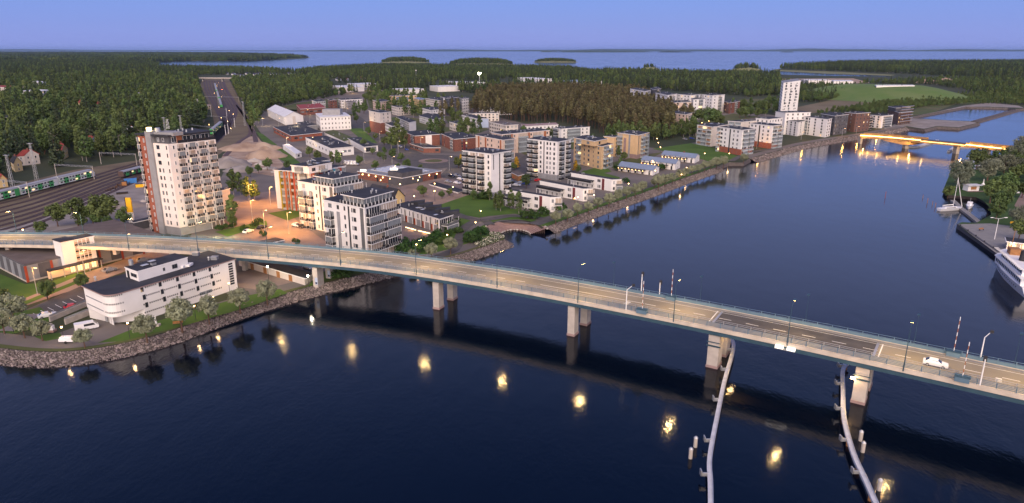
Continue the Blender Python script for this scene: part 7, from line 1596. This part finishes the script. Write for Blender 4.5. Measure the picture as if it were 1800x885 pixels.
for k, pts in rest.items():
    if pts: scatter({'pine': 'pine_wood', 'birch': 'birch_wood', 'spruce': 'spruce_wood', 'broad': 'bush_wood'}[k], [(t[1], t[2], t[3], t[4]) for t in pts], [v[2] for v in pt(k)], .95, 1.05)
FC_ = [(t[1], t[2], t[3], t[4]) for t in wood([(-60, 112), (255, 111.5), (262, 109), (330, 107), (440, 106.8), (540, 101.5), (470, 97.2), (410, 94.6), (250, 93), (-60, 92.6)], 95, ['c'], (1.0, 1.5), keep=1)]
FC2 = [(t[1], t[2], t[3], t[4]) for t in wood([(-60, 112), (255, 111.5), (262, 109), (330, 107), (440, 106.8), (540, 101.5), (480, 99), (-60, 99)], 42, ['c'], (.9, 1.2))]
scatter('far_forest', FC_ + FC2, [v[1] for v in pt('clump')], .9, 1.3)
# wooded islands
def island(x0, x1, yb, hs, lab):
    a, b = un(x0, yb, .3), un(x1, yb, .3); c = (a + b) / 2; rx = (b - a).length / 2; ry = min(rx * .5, 160); m = MB(); mi = m.mi('reed'); hh = hs[1] * 9
    for a_ in range(6):
        t = a_ / 5
        for i in range(32): m.v.append((c.x + (rx + 8) * t * math.cos(i * math.pi / 16), c.y + (ry + 14) * t * math.sin(i * math.pi / 16), .5 + hh * max(0, 1 - (t / .93) ** 3) - (1.0 if a_ == 5 else 0)))
    for a_ in range(5):
        for i in range(32): m.f.append((a_ * 32 + i, (a_ + 1) * 32 + i, (a_ + 1) * 32 + (i + 1) % 32, a_ * 32 + (i + 1) % 32)); m.m.append(mi)
    o = tag(m.build('island'), kind='structure'); pts = []
    n = int(rx * ry / 16)
    for i in range(n):
        t, r_ = TR_RNG.uniform(0, 6.28), math.sqrt(TR_RNG.random()); x, y = r_ * math.cos(t), r_ * math.sin(t); pts.append((c.x + x * rx * .94, c.y + y * ry * .9, .4 + hh * max(0, 1 - (r_ * .97) ** 3), TR_RNG.uniform(*hs) * (1.05 - .35 * r_ ** 4)))
    scatter('island_wood', pts, [v[2] for v in pt('spruce') + pt('birch')], .9, 1.1)
for x0, x1, yb, hs in ((668, 757, 110.5, (1.15, 1.4)), (786, 905, 113.6, (1.0, 1.35)), (937, 1016, 109.6, (.75, 1.05)), (1127, 1157, 122.5, (.7, 1.0)), (1286, 1338, 124.5, (.9, 1.2))): island(x0, x1, yb, hs, '')
# stones of the river banks
def rockmesh(seed):
    rng = random.Random(seed); m = MB().ball((0, 0, 0), .5, 'stone', 6, 4, (1, .8, .65)); m.v = [tuple(c + rng.uniform(-.09, .09) for c in v) for v in m.v]; return m.mesh('stone_shape')
RK = [rockmesh(i) for i in range(4)]
def riprap(name, path, wid, size, step, z0=1.95, z1=-.45):
    pts = []; s = arc_at(path); tot = s[-1]; i = 0; d = 0.0; o0, o1 = offset(path, .25), offset(path, wid + .2)
    while d < tot:
        while i < len(s) - 2 and s[i + 1] < d: i += 1
        f = (d - s[i]) / max(1e-6, s[i + 1] - s[i])
        for q in range(int(wid / step)):
            t = (q + TR_RNG.random()) / int(wid / step); a = o0[i].lerp(o0[i + 1], min(1, max(0, f + TR_RNG.uniform(-.1, .1)))); b = o1[i].lerp(o1[i + 1], f); p = a.lerp(b, t)
            pts.append((p.x, p.y, z0 + (z1 - z0) * t + TR_RNG.uniform(-.05, .12), size * TR_RNG.uniform(.6, 1.35)))
        d += step
    scatter(name, pts, RK, .85, 1.2, tilt=.5)
riprap('bank_stones', [p for p in river1 if pr(*p)[0] > -60], 4.7, .52, .40)
riprap('bank_stones', river2, 4.8, .55, .46)
riprap('bank_stones', river3, 6.0, 1.0, .95)
# ================================================================== AIR
HB = 61000
m = MB().box(-HB, HB, -3500, HB, -6, 200, 'water'); me = m.mesh('haze'); me.materials.clear()
hm = bpy.data.materials.new('haze'); hm.use_nodes = True; hn = hm.node_tree.nodes; hn.clear()
ho = hn.new('ShaderNodeOutputMaterial'); hv_ = hn.new('ShaderNodeVolumePrincipled')
hv_.inputs['Color'].default_value = (.42, .63, 1.0, 1); hv_.inputs['Density'].default_value = 1.5e-5; hv_.inputs['Anisotropy'].default_value = 0.2
hm.node_tree.links.new(hv_.outputs[0], ho.inputs['Volume']); me.materials.append(hm)
tag(link('haze', me), kind='stuff')
